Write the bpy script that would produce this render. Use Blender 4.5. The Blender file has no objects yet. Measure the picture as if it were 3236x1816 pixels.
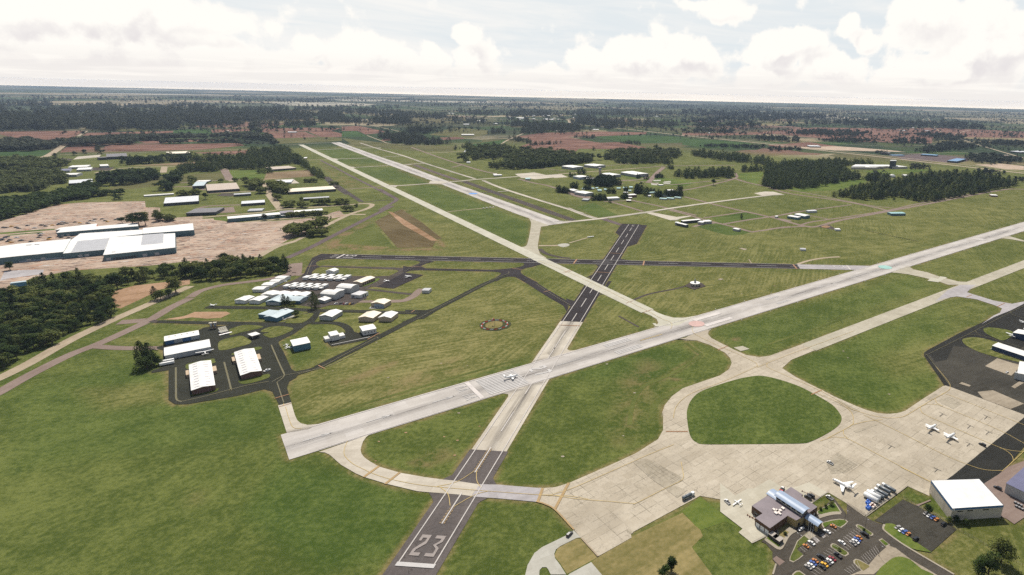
import bpy, bmesh, math, random
import numpy as np
from mathutils import Vector, Matrix
random.seed(7); RNG = np.random.default_rng(7)
SC = bpy.context.scene; COL = SC.collection
PI = math.pi
# ------------------------------------------------------------------ survey: camera of the photograph -> ground metres
PW, PH = 3236, 1816
F, CX, CY, YH, SL, HC = 1849.5, 2139.2, 908.0, 283.0, .0237, 300.0
_yc = YH + SL*(CX-PW/2) - CY
_n = np.array([-SL*F, F, -_yc]); _n /= np.linalg.norm(_n)
_fw = np.array([0, 0, 1.]) - _n*_n[2]; _fw /= np.linalg.norm(_fw)
_rt = np.cross(_n, _fw)
CROP = dict(D=(0,0,2576/3236), Z1=(0,0,2.38519), Z2=(1080,0,2.38519), Z3=(2156,0,2.38519), T1=(0,400,4.25333), T2=(500,400,4.25333),
  T3=(0,640,4.01719), T4=(600,640,4.01719), H1=(450,900,3.615), H2=(720,820,3.96154), H3=(0,780,3.14333), H4=(1200,400,4.01719),
  B1=(2276,1476,4.25238), B2=(2676,1476,4.25357), B3=(2616,1150,4.13065), B4=(2836,900,3.615), B5=(1640,1460,3.68), M1=(860,1100,2.573),
  M2=(1640,450,3.21375), M3=(2436,450,3.21375), M4=(1700,760,2.573), M5=(1130,1380,3.31714), N1=(900,420,6.44), N2=(1640,660,6.44),
  N3=(1220,1580,6.1267), N4=(950,780,6.44), N5=(1760,500,6.44), N6=(2100,640,6.44), N7=(3036,900,4.0165), N8=(2320,1500,8.507),
  N9=(1280,790,6.44), N10=(2420,1640,7.1556), N11=(2640,1490,7.23), N12=(1560,1100,9.64), N13=(1480,980,16.07))
def src(c, p):
    o = CROP[c]; return (o[0]+p[0]/o[2], o[1]+p[1]/o[2])
def ray(c, p):
    x, y = src(c, p); d = np.array([x-CX, y-CY, F]); return np.array([d@_rt, d@_fw, -(d@_n)])
def at(c, p, z=0.0):
    d = ray(c, p); t = (HC-z)/max(-d[2], 1e-3); return Vector((d[0]*t, d[1]*t, z))
def atl(c, pts, z=0.0): return [at(c, p, z) for p in pts]
def V2(v): return np.array([v[0], v[1]])
# ------------------------------------------------------------------ tags
def tag(o, label=None, cat=None, group=None, kind=None):
    if label: o['label'] = label
    if cat: o['category'] = cat
    if group: o['group'] = group
    if kind: o['kind'] = kind
    return o
def thing(name, label, cat, loc=(0,0,0), rz=0, group=None):
    o = bpy.data.objects.new(name, None); COL.objects.link(o); o.empty_display_size = .5
    o.location = loc; o.rotation_euler = (0,0,rz); return tag(o, label, cat, group)
def link(name, me, parent=None):
    o = bpy.data.objects.new(name, me); COL.objects.link(o)
    if parent: o.parent = parent
    return o
def dup(root, loc=None, rz=None, label=None, group=None, scale=None):
    r = root.copy(); COL.objects.link(r)
    if loc is not None: r.location = loc
    if rz is not None: r.rotation_euler = (0,0,rz)
    if scale is not None: r.scale = (scale,)*3 if not hasattr(scale,'__len__') else scale
    if label: r['label'] = label
    if group: r['group'] = group
    for ch in list(root.children):
        c = ch.copy(); COL.objects.link(c); c.parent = r
        for g in list(ch.children):
            d = g.copy(); COL.objects.link(d); d.parent = c
    return r
class MB:
    """collects faces of ONE part"""
    def __init__(s): s.v = []; s.f = []; s.mi = []
    def add(s, vs, fs, m=0):
        n = len(s.v); s.v += [tuple(v) for v in vs]; s.f += [tuple(i+n for i in f) for f in fs]; s.mi += [m]*len(fs); return s
    def box(s, x0, x1, y0, y1, z0, z1, m=0, M=None, taper=1.0):
        cx, cy = (x0+x1)/2, (y0+y1)/2
        vs = [(x0,y0,z0),(x1,y0,z0),(x1,y1,z0),(x0,y1,z0)] + [(cx+(x-cx)*taper, cy+(y-cy)*taper, z1) for x,y in ((x0,y0),(x1,y0),(x1,y1),(x0,y1))]
        if M: vs = [M @ Vector(v) for v in vs]
        return s.add(vs, [(3,2,1,0),(4,5,6,7),(0,1,5,4),(1,2,6,5),(2,3,7,6),(3,0,4,7)], m)
    def prism(s, pts, z0, z1, m=0):
        n = len(pts)
        a = sum(pts[i][0]*pts[(i+1)%n][1]-pts[(i+1)%n][0]*pts[i][1] for i in range(n))
        if a < 0: pts = pts[::-1]
        vs = [(p[0],p[1],z0) for p in pts]+[(p[0],p[1],z1) for p in pts]
        return s.add(vs, [tuple(range(n))[::-1], tuple(range(n,2*n))]+[(i,(i+1)%n,n+(i+1)%n,n+i) for i in range(n)], m)
    def loft(s, rings, m=0, cap=True):
        k = len(rings[0]); vs = [v for r in rings for v in r]; fs = []
        for a in range(len(rings)-1):
            for i in range(k): fs.append((a*k+i, a*k+(i+1)%k, (a+1)*k+(i+1)%k, (a+1)*k+i))
        if cap: fs += [tuple(range(k))[::-1], tuple(range((len(rings)-1)*k, len(rings)*k))]
        return s.add(vs, fs, m)
    def tube(s, a, b, r0, r1=None, n=8, m=0):
        a, b = Vector(a), Vector(b); r1 = r0 if r1 is None else r1; d = (b-a).normalized()
        u = d.orthogonal().normalized(); w = d.cross(u)
        R = lambda c, r: [c+u*math.cos(2*PI*i/n)*r+w*math.sin(2*PI*i/n)*r for i in range(n)]
        return s.loft([R(a,r0), R(b,r1)], m)
    def mesh(s, name, mats, smooth=False):
        me = bpy.data.meshes.new(name); me.from_pydata(s.v, [], s.f)
        for m in (mats if isinstance(mats, (list,tuple)) else [mats]): me.materials.append(m)
        if any(s.mi): me.polygons.foreach_set('material_index', s.mi)
        if smooth: me.polygons.foreach_set('use_smooth', [True]*len(s.f))
        me.update(); return me
    def build(s, name, mats, parent=None, smooth=False): return link(name, s.mesh(name, mats, smooth), parent)
# ------------------------------------------------------------------ materials
class NT:
    def __init__(s, nt): s.t = nt; s.n = nt.nodes; s.l = nt.links
    def new(s, typ, **kw):
        n = s.n.new(typ)
        for k, v in kw.items():
            if hasattr(n, k): setattr(n, k, v)
        return n
    def put(s, sock, v):
        if isinstance(v, bpy.types.NodeSocket): s.l.new(v, sock)
        elif v is not None:
            if hasattr(sock, 'default_value') and hasattr(sock.default_value, '__len__') and len(sock.default_value) == 4 and len(v) == 3: v = (*v, 1)
            sock.default_value = v
    def math(s, op, a, b=None, c=None, clamp=False):
        n = s.new('ShaderNodeMath', operation=op); n.use_clamp = clamp
        for i, x in enumerate((a,b,c)):
            if x is not None: s.put(n.inputs[i], x)
        return n.outputs[0]
    def vmath(s, op, a, b=None, scale=None):
        n = s.new('ShaderNodeVectorMath', operation=op); s.put(n.inputs[0], a)
        if b is not None: s.put(n.inputs[1], b)
        if scale is not None: s.put(n.inputs['Scale'], scale)
        return n.outputs['Value'] if op in ('LENGTH','DISTANCE','DOT_PRODUCT') else n.outputs[0]
    def mix(s, f, a, b, mode='MIX'):
        n = s.new('ShaderNodeMix'); n.data_type = 'RGBA'; n.blend_type = mode; n.clamp_factor = True
        s.put(n.inputs[0], f); s.put(n.inputs[6], a); s.put(n.inputs[7], b); return n.outputs[2]
    def noise(s, vec, scale, detail=3, rough=.55, dist=0, out=0):
        n = s.new('ShaderNodeTexNoise'); s.put(n.inputs['Vector'], vec); n.inputs['Scale'].default_value = scale
        n.inputs['Detail'].default_value = detail; n.inputs['Roughness'].default_value = rough; n.inputs['Distortion'].default_value = dist
        return n.outputs[out]
    def ramp(s, f, a, b, to0=0., to1=1., smooth=True):
        n = s.new('ShaderNodeMapRange'); n.interpolation_type = 'SMOOTHSTEP' if smooth else 'LINEAR'
        s.put(n.inputs[0], f); s.put(n.inputs[1], a); s.put(n.inputs[2], b); s.put(n.inputs[3], to0); s.put(n.inputs[4], to1); return n.outputs[0]
    def mapping(s, vec, rot=0, scale=(1,1,1), loc=(0,0,0)):
        if rot:
            r = s.new('ShaderNodeMapping'); s.put(r.inputs[0], vec); r.inputs['Rotation'].default_value = (0,0,rot); vec = r.outputs[0]; rot = 0
        n = s.new('ShaderNodeMapping'); s.put(n.inputs[0], vec); n.inputs['Location'].default_value = loc
        n.inputs['Rotation'].default_value = (0,0,rot); n.inputs['Scale'].default_value = scale; return n.outputs[0]
    def cramp(s, f, stops, interp='LINEAR'):
        n = s.new('ShaderNodeValToRGB'); s.put(n.inputs[0], f); r = n.color_ramp; r.interpolation = interp
        while len(r.elements) < len(stops): r.elements.new(.5)
        for e, (p, c) in zip(r.elements, stops): e.position = p; e.color = (*c, 1)
        return n.outputs[0]
def mat(name, rough=.8, spec=.3, metal=0.):
    m = bpy.data.materials.new(name); m.use_nodes = True; t = NT(m.node_tree)
    b = m.node_tree.nodes['Principled BSDF']; b.inputs['Roughness'].default_value = rough; b.inputs['Metallic'].default_value = metal
    b.inputs['Specular IOR Level'].default_value = spec
    return m, t, b
def wpos(t): return t.new('ShaderNodeNewGeometry').outputs['Position']
def opos(t): return t.new('ShaderNodeTexCoord').outputs['Object']
M = {}
def plain(name, col, rough=.6, spec=.3, var=.18, scale=.6, metal=0., streak=0.):
    """painted / bare surface with weathering"""
    m, t, b = mat(name, rough, spec, metal); P = opos(t)
    n = t.noise(P, scale, 4, .6); n2 = t.noise(P, scale*9, 2, .5)
    f = t.math('ADD', t.math('MULTIPLY', n, .7), t.math('MULTIPLY', n2, .3))
    lo = tuple(c*(1-var) for c in col); hi = tuple(min(1, c*(1+var*.6)) for c in col)
    c = t.mix(t.ramp(f, .3, .7), lo, hi)
    if streak:
        s = t.noise(t.mapping(P, 0, (2.2,2.2,.12)), 1.2, 3, .6)
        c = t.mix(t.math('MULTIPLY', t.ramp(s, .5, .75), streak), c, tuple(x*.45 for x in col))
    t.put(b.inputs['Base Color'], c); M[name] = m; return m
def ribbed(name, col, period=.6, depth=.25, axis=0, rough=.5, var=.12, dirt=.0, spec=.3, metal=0.):
    """profiled metal sheet: ribs along one object axis, light dirt"""
    m, t, b = mat(name, rough, spec, metal); P = opos(t)
    sx = t.new('ShaderNodeSeparateXYZ'); t.put(sx.inputs[0], P)
    w = t.math('FRACT', t.math('DIVIDE', sx.outputs[axis], period))
    rib = t.ramp(t.math('ABSOLUTE', t.math('SUBTRACT', w, .5)), .36, .46)
    n = t.noise(P, .12, 4, .6); n2 = t.noise(t.mapping(P, 0, (1.,.15,1.) if axis == 0 else (.15,1.,1.)), .7, 3, .6)
    c = t.mix(t.ramp(n, .3, .7), tuple(c*(1-var) for c in col), tuple(min(1,c*(1+var*.5)) for c in col))
    c = t.mix(t.math('MULTIPLY', rib, depth), c, tuple(x*.55 for x in col))
    if dirt: c = t.mix(t.math('MULTIPLY', t.ramp(n2, .52, .75), dirt), c, tuple(x*.5 for x in col))
    t.put(b.inputs['Base Color'], c); M[name] = m; return m
# ---- ground
def grass_nodes(t, attr=True):
    P = wpos(t)
    if attr:
        a = t.new('ShaderNodeAttribute', attribute_name='tint'); sp = t.new('ShaderNodeSeparateColor'); t.put(sp.inputs[0], a.outputs['Color'])
        dry, brown, lush, farm = sp.outputs[0], sp.outputs[1], sp.outputs[2], a.outputs['Alpha']
    big = t.noise(P, .0045, 4, .6); mid = t.noise(P, .03, 4, .6, .4); fine = t.noise(P, .22, 4, .7); vf = t.noise(P, 1.3, 2, .6)
    q = t.mapping(P, math.radians(-76), (.009,.24,.1)); mow = t.noise(q, 1.0, 3, .6)
    q2 = t.mapping(P, math.radians(-29), (.009,.20,.1)); mow2 = t.noise(q2, 1.0, 3, .6)
    stripes = t.mix(t.ramp(t.noise(P, .0035, 2), .42, .58), mow, mow2)
    f = t.math('ADD', t.math('MULTIPLY', mid, .8), t.math('MULTIPLY', big, .6))
    f = t.math('ADD', f, t.math('MULTIPLY', t.math('SUBTRACT', stripes, .5), t.math('MULTIPLY_ADD', dry, 1.15, .15)))
    f = t.math('ADD', f, t.math('MULTIPLY', t.math('SUBTRACT', fine, .5), 1.25))
    f = t.ramp(f, .45, 1.05)
    green = t.mix(f, (.060,.082,.016), (.152,.172,.043))
    lushc = t.mix(f, (.044,.079,.014), (.104,.146,.033))
    dryc = t.mix(f, (.104,.110,.027), (.262,.232,.092))
    c = t.mix(lush, green, lushc); c = t.mix(dry, c, dryc)
    br = t.math('MULTIPLY', brown, t.ramp(t.math('ADD', mid, t.math('MULTIPLY', t.math('SUBTRACT', fine, .5), .5)), .38, .62))
    c = t.mix(br, c, t.mix(fine, (.15,.085,.04), (.30,.20,.12)))
    c = t.mix(t.ramp(vf, .25, .8), t.mix(.42, c, (0.008,.016,.004)), c)
    spots = t.ramp(t.noise(P, .012, 3, .7, .6), .66, .76)
    c = t.mix(t.math('MULTIPLY', spots, .35), c, (.13,.10,.035))
    return P, c, farm, mid, fine
def build_grass():
    m, t, b = mat('grass_ground', 1., .05); P, c, farm, mid, fine = grass_nodes(t)
    # farmland mosaic
    q = t.mapping(P, math.radians(-16), (1,1,0)); d = t.noise(P, .004, 2, .5, 0, 1); q = t.vmath('ADD', q, t.vmath('SCALE', d, scale=60.))
    def cells(scale, stops, off):
        v = t.new('ShaderNodeTexVoronoi', distance='CHEBYCHEV'); v.voronoi_dimensions = '2D'
        t.put(v.inputs['Vector'], t.vmath('ADD', q, (off, off*1.7, 0))); v.inputs['Scale'].default_value = scale; v.inputs['Randomness'].default_value = .8
        s = t.new('ShaderNodeSeparateColor'); t.put(s.inputs[0], v.outputs['Color']); return t.cramp(s.outputs[0], stops, 'CONSTANT'), s.outputs[1]
    pal = [(0,(.030,.050,.018)),(.2,(.055,.070,.024)),(.36,(.10,.088,.04)),(.48,(.028,.044,.02)),(.62,(.17,.095,.07)),(.7,(.045,.075,.022)),(.82,(.20,.16,.085)),(.88,(.04,.05,.022)),(.94,(.28,.23,.15))]
    c1, r1 = cells(1/420., pal, 0); c2, r2 = cells(1/900., pal, 900)
    fc = t.mix(t.ramp(t.noise(P, .0006, 2), .4, .6), c1, c2)
    pal3 = [(0,(.07,.08,.045)),(.18,(.13,.125,.075)),(.3,(.035,.048,.024)),(.45,(.17,.15,.09)),(.52,(.05,.075,.03)),(.66,(.025,.038,.022)),(.78,(.24,.20,.13)),(.84,(.07,.075,.04)),(.93,(.34,.31,.24))]
    c3, r3 = cells(1/1900., pal3, 2300); ln = t.vmath('LENGTH', P); fc = t.mix(t.ramp(ln, 6500., 11000.), fc, c3)
    fur = t.noise(t.mapping(P, math.radians(-16), (.02,.002,1)), 1., 3, .6)
    fc = t.mix(t.math('MULTIPLY', t.ramp(fur, .35, .7), .35), fc, t.mix(.5, fc, (.01,.012,.008)))
    wood = t.ramp(t.noise(t.mapping(P, math.radians(-14), (.0011,.0026,1)), 1., 5, .7, .3), .53, .58)
    fc = t.mix(t.math('MULTIPLY', wood, .85), fc, (.016,.026,.014))
    c = t.mix(farm, c, fc)
    t.put(b.inputs['Base Color'], c); M['grass'] = m
build_grass()
def build_field(name, a, b_, rot=-16, fs=.05):
    m, t, b = mat(name, 1., .05); P = wpos(t)
    fur = t.noise(t.mapping(P, math.radians(rot), (fs*.12,fs,1)), 1., 4, .65, .4); n = t.noise(P, .008, 4, .6, .3); fi = t.noise(P, .25, 3, .6)
    f = t.ramp(t.math('ADD', t.math('ADD', t.math('MULTIPLY', fur, .5), t.math('MULTIPLY', n, .5)), t.math('MULTIPLY', t.math('SUBTRACT', fi, .5), .3)), .34, .66)
    t.put(b.inputs['Base Color'], t.mix(f, a, b_)); M[name] = m
build_field('red_field', (.085,.042,.032), (.215,.118,.084), -16, .02); build_field('crop_field', (.022,.050,.014), (.048,.085,.022), -16, .03)
build_field('tan_field', (.13,.09,.05), (.27,.20,.12)); build_field('olive_field', (.06,.062,.022), (.125,.115,.045)); build_field('dark_field', (.03,.036,.016), (.06,.062,.028))
build_field('plough_strip', (.075,.055,.024), (.13,.10,.05), -150, .10); build_field('bare_dirt', (.17,.10,.05), (.34,.22,.14), -30, .03)
build_field('straw_grass', (.115,.105,.035), (.26,.205,.092), -43, .05)
build_field('lush_grass', (.045,.078,.013), (.125,.150,.034), -35, .07)
build_field('mown_grass', (.055,.072,.016), (.115,.125,.035), -60, .08)
def build_paving(name, lo, hi, slab=None, joint=.35, jcol=(.12,.10,.08), stain=.4, tar=0., patch=0., rub=None, cracks=.0, rough=.9):
    m, t, b = mat(name, rough, .04); P = wpos(t); uv = t.new('ShaderNodeUVMap'); U = uv.outputs[0]
    n = t.noise(P, .02, 5, .65, .3); f = t.noise(P, .6, 3, .6); s = t.noise(t.mapping(U, 0, (.02,.25,1)), 1., 4, .65)
    v = t.math('ADD', t.math('MULTIPLY', n, .5), t.math('ADD', t.math('MULTIPLY', f, .25), t.math('MULTIPLY', s, .3)))
    c = t.mix(t.ramp(v, .35, .7), lo, hi)
    if slab:
        bk = t.new('ShaderNodeTexBrick'); t.put(bk.inputs['Vector'], U); bk.inputs['Scale'].default_value = 1.; bk.offset = 0.
        bk.inputs['Brick Width'].default_value = slab[0]; bk.inputs['Row Height'].default_value = slab[1]; bk.inputs['Mortar Size'].default_value = slab[2]; bk.inputs['Mortar Smooth'].default_value = .3
        bk.inputs['Color1'].default_value = (1,1,1,1); bk.inputs['Color2'].default_value = (.86,.85,.83,1); bk.inputs['Mortar'].default_value = (1,1,1,1)
        c = t.mix(.8, c, bk.outputs[0], 'MULTIPLY')
        jn = t.ramp(t.noise(P, .05, 3, .7), .4, .65)
        c = t.mix(t.math('MULTIPLY', bk.outputs[1], t.math('MULTIPLY', jn, joint)), c, jcol)
    if stain: c = t.mix(t.math('MULTIPLY', t.ramp(t.noise(P, .055, 5, .75, .8), .55, .78), stain), c, tuple(x*.45 for x in lo))
    if tar:
        tn = t.noise(t.mapping(U, 0, (.05,.22,1)), 1., 6, .8, 1.6); c = t.mix(t.math('MULTIPLY', t.ramp(t.math('ABSOLUTE', t.math('SUBTRACT', tn, .5)), .05, .0), tar), c, hi)
        c = t.mix(t.math('MULTIPLY', t.ramp(t.noise(P, .03, 4, .7), .45, .7), tar*.8), c, tuple(x*1.6 for x in hi))
    if patch: c = t.mix(t.math('MULTIPLY', t.ramp(t.noise(P, .011, 2, .4), .55, .6), patch), c, tuple(x*.8 for x in lo))
    if rub:     # rubber deposited by tyres along the centreline; UV v = metres from the centreline
        sx = t.new('ShaderNodeSeparateXYZ'); t.put(sx.inputs[0], U)
        g = t.ramp(t.math('ABSOLUTE', sx.outputs[1]), 0., rub[0], 1., 0.)
        st = t.noise(t.mapping(U, 0, (.012,1.3,1)), 1., 4, .75); st2 = t.noise(t.mapping(U, 0, (.004,.02,1)), 1., 3, .6)
        k = t.math('MULTIPLY', g, t.math('MULTIPLY', t.ramp(st, .36, .62), t.ramp(st2, rub[2], rub[2]+.2)))
        c = t.mix(t.math('MULTIPLY', k, rub[1]), c, (.075,.068,.065))
    if cracks: c = t.mix(t.math('MULTIPLY', t.ramp(t.math('ABSOLUTE', t.math('SUBTRACT', t.noise(P, .04, 6, .7, 2.), .5)), .012, .0), cracks), c, tuple(x*.4 for x in lo))
    t.put(b.inputs['Base Color'], c); M[name] = m
build_paving('concrete_runway', (.38,.352,.322), (.50,.468,.432), (15,7.6,.12), .25, (.16,.15,.14), .15, rub=(14,.85,.34))
build_paving('concrete_warm', (.38,.338,.275), (.51,.465,.39), (12,6,.12), .3, (.16,.13,.10), .2, rub=(8.5,.9,.30))
build_paving('concrete_taxi', (.32,.292,.225), (.43,.395,.315), (8,8,.14), .3, (.14,.12,.08), .22, cracks=.3)
build_paving('concrete_pale', (.38,.362,.29), (.49,.468,.385), (8,8,.14), .25, (.18,.16,.10), .12)
build_paving('concrete_apron', (.345,.298,.228), (.455,.402,.318), (11,7.6,.20), .9, (.10,.085,.06), .26, patch=.35, cracks=.5)
build_paving('concrete_pad', (.38,.35,.275), (.475,.44,.355), (6,6,.1), .25, (.18,.16,.12), .2)
build_paving('concrete_blue', (.28,.262,.262), (.40,.375,.375), (6,6,.1), .2, (.15,.14,.14), .3)
build_paving('concrete_drive', (.33,.315,.27), (.41,.395,.345), (7,7,.1), .3, (.17,.16,.13), .15)
build_paving('asphalt_black', (.026,.022,.023), (.040,.035,.036), stain=.2)
build_paving('asphalt_grey', (.078,.067,.063), (.125,.108,.10), stain=.4, cracks=.6, rub=(9,.75,.25))
build_paving('asphalt_ramp', (.022,.023,.017), (.040,.040,.030), stain=.3)
build_paving('asphalt_worn', (.05,.041,.036), (.085,.071,.062), stain=.3, cracks=.3)
build_paving('asphalt_purple', (.085,.062,.062), (.135,.105,.10), stain=.3)
build_paving('asphalt_old', (.030,.028,.023), (.062,.057,.046), stain=.55, tar=.22, cracks=.3)
build_paving('asphalt_sealed', (.018,.018,.016), (.032,.031,.027), stain=.3)
build_paving('asphalt_lot', (.052,.045,.036), (.085,.074,.060), stain=.35, cracks=.5)
build_paving('asphalt_tarry', (.030,.028,.022), (.062,.057,.046), stain=.5, tar=.16, cracks=.4)
build_paving('path_brown', (.165,.12,.10), (.235,.18,.15), stain=.2)
build_paving('road_tan', (.27,.215,.15), (.40,.33,.24), (6,3.4,.1), .4, (.20,.14,.09), .2)
build_paving('gravel_lot', (.27,.20,.145), (.44,.345,.26), stain=.25, tar=.25)
build_paving('gravel_bed', (.20,.165,.12), (.34,.29,.22), stain=.3)
build_paving('kerb_concrete', (.26,.225,.17), (.34,.30,.235), stain=.2)
def build_paint(name, col, wear=.35):
    m, t, b = mat(name, .7, .2); P = wpos(t); n = t.noise(P, 1.2, 4, .7); n2 = t.noise(P, .08, 3, .6)
    t.put(b.inputs['Base Color'], t.mix(t.math('MULTIPLY', t.ramp(t.math('ADD', t.math('MULTIPLY', n, .6), t.math('MULTIPLY', n2, .4)), .42, .66), wear), col, tuple(x*.5+.06 for x in col))); M[name] = m
build_paint('paint_white', (.45,.415,.38), .7); build_paint('paint_white_worn', (.52,.475,.44), .7); build_paint('paint_numeral', (.245,.21,.19), .9); build_paint('paint_yellow', (.44,.32,.11), .55); build_paint('paint_dull', (.115,.10,.042), .8)
build_paint('paint_orange', (.32,.21,.085), .8); build_paint('paint_pale', (.44,.42,.40), .4); build_paint('paint_red', (.48,.31,.27), .9); build_paint('paint_teal', (.26,.45,.40), .7)
build_paint('paint_blue', (.06,.2,.5), .3); build_paint('paint_joint', (.28,.14,.06), .4); build_paint('tar_black', (.05,.045,.04), .3)
# lot clutter: rows of stored goods seen as streaks of colour on the yards
def build_yard():
    m, t, b = mat('yard_gravel', .95, .1); P = wpos(t); U = t.new('ShaderNodeUVMap').outputs[0]
    n = t.noise(P, .02, 4, .6); f = t.noise(P, .3, 3, .6)
    c = t.mix(t.ramp(t.math('ADD', t.math('MULTIPLY', n, .7), t.math('MULTIPLY', f, .3)), .35, .65), (.27,.198,.148), (.42,.325,.25))
    rows = t.noise(t.mapping(U, 0, (.014,.12,1)), 1., 3, .7, .3); dots = t.noise(t.mapping(U, 0, (.09,.15,1)), 1., 2, .6)
    zone = t.ramp(t.noise(P, .009, 2, .5), .28, .42)
    k = t.math('MULTIPLY', zone, t.math('MULTIPLY', t.ramp(rows, .48, .53), t.ramp(dots, .44, .52)))
    hue = t.noise(t.mapping(U, 0, (.03,.2,1), (17,5,0)), 1., 1, .5)
    cc = t.cramp(hue, [(0,(.05,.042,.042)),(.40,(.10,.075,.065)),(.47,(.33,.15,.085)),(.52,(.43,.26,.16)),(.55,(.08,.065,.062)),(.64,(.5,.46,.42))], 'CONSTANT')
    t.put(b.inputs['Base Color'], t.mix(t.math('MULTIPLY', k, .9), c, cc)); M['yard_gravel'] = m
build_yard()
# ---- building finishes
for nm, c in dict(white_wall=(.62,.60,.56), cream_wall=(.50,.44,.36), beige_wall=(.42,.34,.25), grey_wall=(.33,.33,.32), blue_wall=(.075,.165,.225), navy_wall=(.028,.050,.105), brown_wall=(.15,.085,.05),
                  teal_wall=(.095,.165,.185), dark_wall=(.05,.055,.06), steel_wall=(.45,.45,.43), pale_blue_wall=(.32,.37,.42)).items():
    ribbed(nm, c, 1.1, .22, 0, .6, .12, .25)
for nm, c in dict(white_roof=(.67,.655,.62), cream_roof=(.70,.61,.47), grey_roof=(.36,.36,.37), blue_roof=(.40,.47,.49), pale_roof=(.55,.56,.57), dark_roof=(.12,.11,.115), tan_roof=(.40,.32,.25), purple_roof=(.19,.165,.185),
                  violet_roof=(.125,.125,.20), teal_roof=(.25,.42,.42), bright_blue_roof=(.14,.26,.42), patchy_roof=(.50,.49,.49)).items():
    ribbed(nm, c, 1.5, .20, 0, .55, .10, .22)
ribbed('terminal_roof', (.165,.135,.145), 1.8, .0, 1, .5, .15, .1)
ribbed('sky_blue_roof', (.27,.335,.44), 1.1, .25, 1, .4, .12, .15)
plain('brick_brown', (.115,.066,.042), .8, .2, .25, .8); plain('brick_tan', (.33,.25,.11), .8, .2, .25, .8); plain('cream_panel', (.50,.46,.36), .7)
plain('door_grey', (.42,.42,.41), .6, .3, .15, .3); plain('door_dark', (.06,.06,.06), .6); plain('door_white', (.68,.68,.66)); plain('door_blue', (.30,.36,.42)); plain('door_brown', (.14,.075,.06)); plain('glass_dark', (.012,.015,.018), .12, .6, .2)
plain('trim_blue', (.055,.14,.28), .5); plain('black_metal', (.018,.018,.018), .5); plain('grey_metal', (.30,.30,.30), .45, .5); plain('galvanised', (.42,.42,.41), .4, .5, .2, 1., .3); plain('rubber', (.012,.012,.012), .8)
plain('white_metal', (.78,.77,.74), .4, .4, .08); plain('rust_metal', (.22,.08,.04), .8); plain('tan_block', (.46,.35,.24), .8); plain('sign_red', (.5,.03,.02), .6, .3, .1); plain('sock_orange', (.62,.10,.03), .8, .2, .1)
plain('tank_white', (.72,.71,.68), .35, .5, .08); plain('chrome_tank', (.10,.13,.15), .35, .5, .2, .5, .0); plain('drum_blue', (.05,.16,.56), .4, .4, .1); plain('crate_white', (.72,.63,.56)); plain('crate_strap', (.28,.08,.05)); plain('pale_stone', (.58,.56,.52)); plain('dark_box', (.05,.045,.04)); plain('box_lid', (.33,.29,.25))
plain('canvas_green', (.05,.075,.03)); plain('tarp_blue', (.12,.28,.45))
def paint_car(name, col, rough=.3):
    m, t, b = mat(name, rough, .5); P = opos(t); n = t.noise(P, 3., 3, .6); t.put(b.inputs['Base Color'], t.mix(t.math('MULTIPLY', n, .3), col, tuple(x*.8 for x in col))); b.inputs['Coat Weight'].default_value = .4; M[name] = m
for nm, c in dict(car_white=(.70,.69,.66), car_orange=(.47,.17,.03), car_blue=(.035,.085,.30), car_black=(.012,.013,.016), car_silver=(.30,.28,.26), car_red=(.22,.015,.022), car_yellow=(.72,.38,.02), car_grey=(.10,.10,.105), plane_white=(.78,.77,.74), plane_grey=(.20,.20,.20)).items(): paint_car(nm, c)
# ---- foliage
def build_leaf(name, lo, hi, hi2):
    m, t, b = mat(name, .9, .08); P = wpos(t); n = t.noise(P, .085, 2, .5); n2 = t.noise(P, .9, 2, .6); oi = t.new('ShaderNodeObjectInfo')
    f = t.math('ADD', t.math('MULTIPLY', n, .85), t.math('ADD', t.math('MULTIPLY', n2, .35), t.math('MULTIPLY', t.math('SUBTRACT', oi.outputs['Random'], .55), .45)))
    c = t.mix(t.ramp(f, .32, .55), lo, hi); c = t.mix(t.ramp(f, .55, .8), c, hi2); t.put(b.inputs['Base Color'], c)
    b.inputs['Subsurface Weight'].default_value = 0.
    tr = t.new('ShaderNodeBsdfTranslucent'); t.put(tr.inputs[0], c); ms = t.new('ShaderNodeMixShader'); ms.inputs[0].default_value = .22
    t.l.new(b.outputs[0], ms.inputs[1]); t.l.new(tr.outputs[0], ms.inputs[2]); out = m.node_tree.nodes['Material Output']; t.l.new(ms.outputs[0], out.inputs[0]); M[name] = m
build_leaf('leaf_broad', (.018,.034,.010), (.050,.076,.021), (.135,.150,.042))
build_leaf('leaf_conifer', (.016,.032,.012), (.045,.068,.023), (.115,.130,.045))
build_leaf('leaf_far', (.028,.040,.028), (.056,.067,.044), (.11,.115,.072))  # paler, bluer leaf: distance haze partly painted into the colour
plain('bark', (.07,.05,.035), .9, .1, .3, 2.)

build_paving('concrete_old', (.285,.248,.188), (.39,.345,.268), (3.8,3.8,.18), .9, (.09,.075,.055), .5, cracks=.6)
build_field('deep_grass', (.042,.068,.015), (.088,.114,.027), -30, .05)
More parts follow.
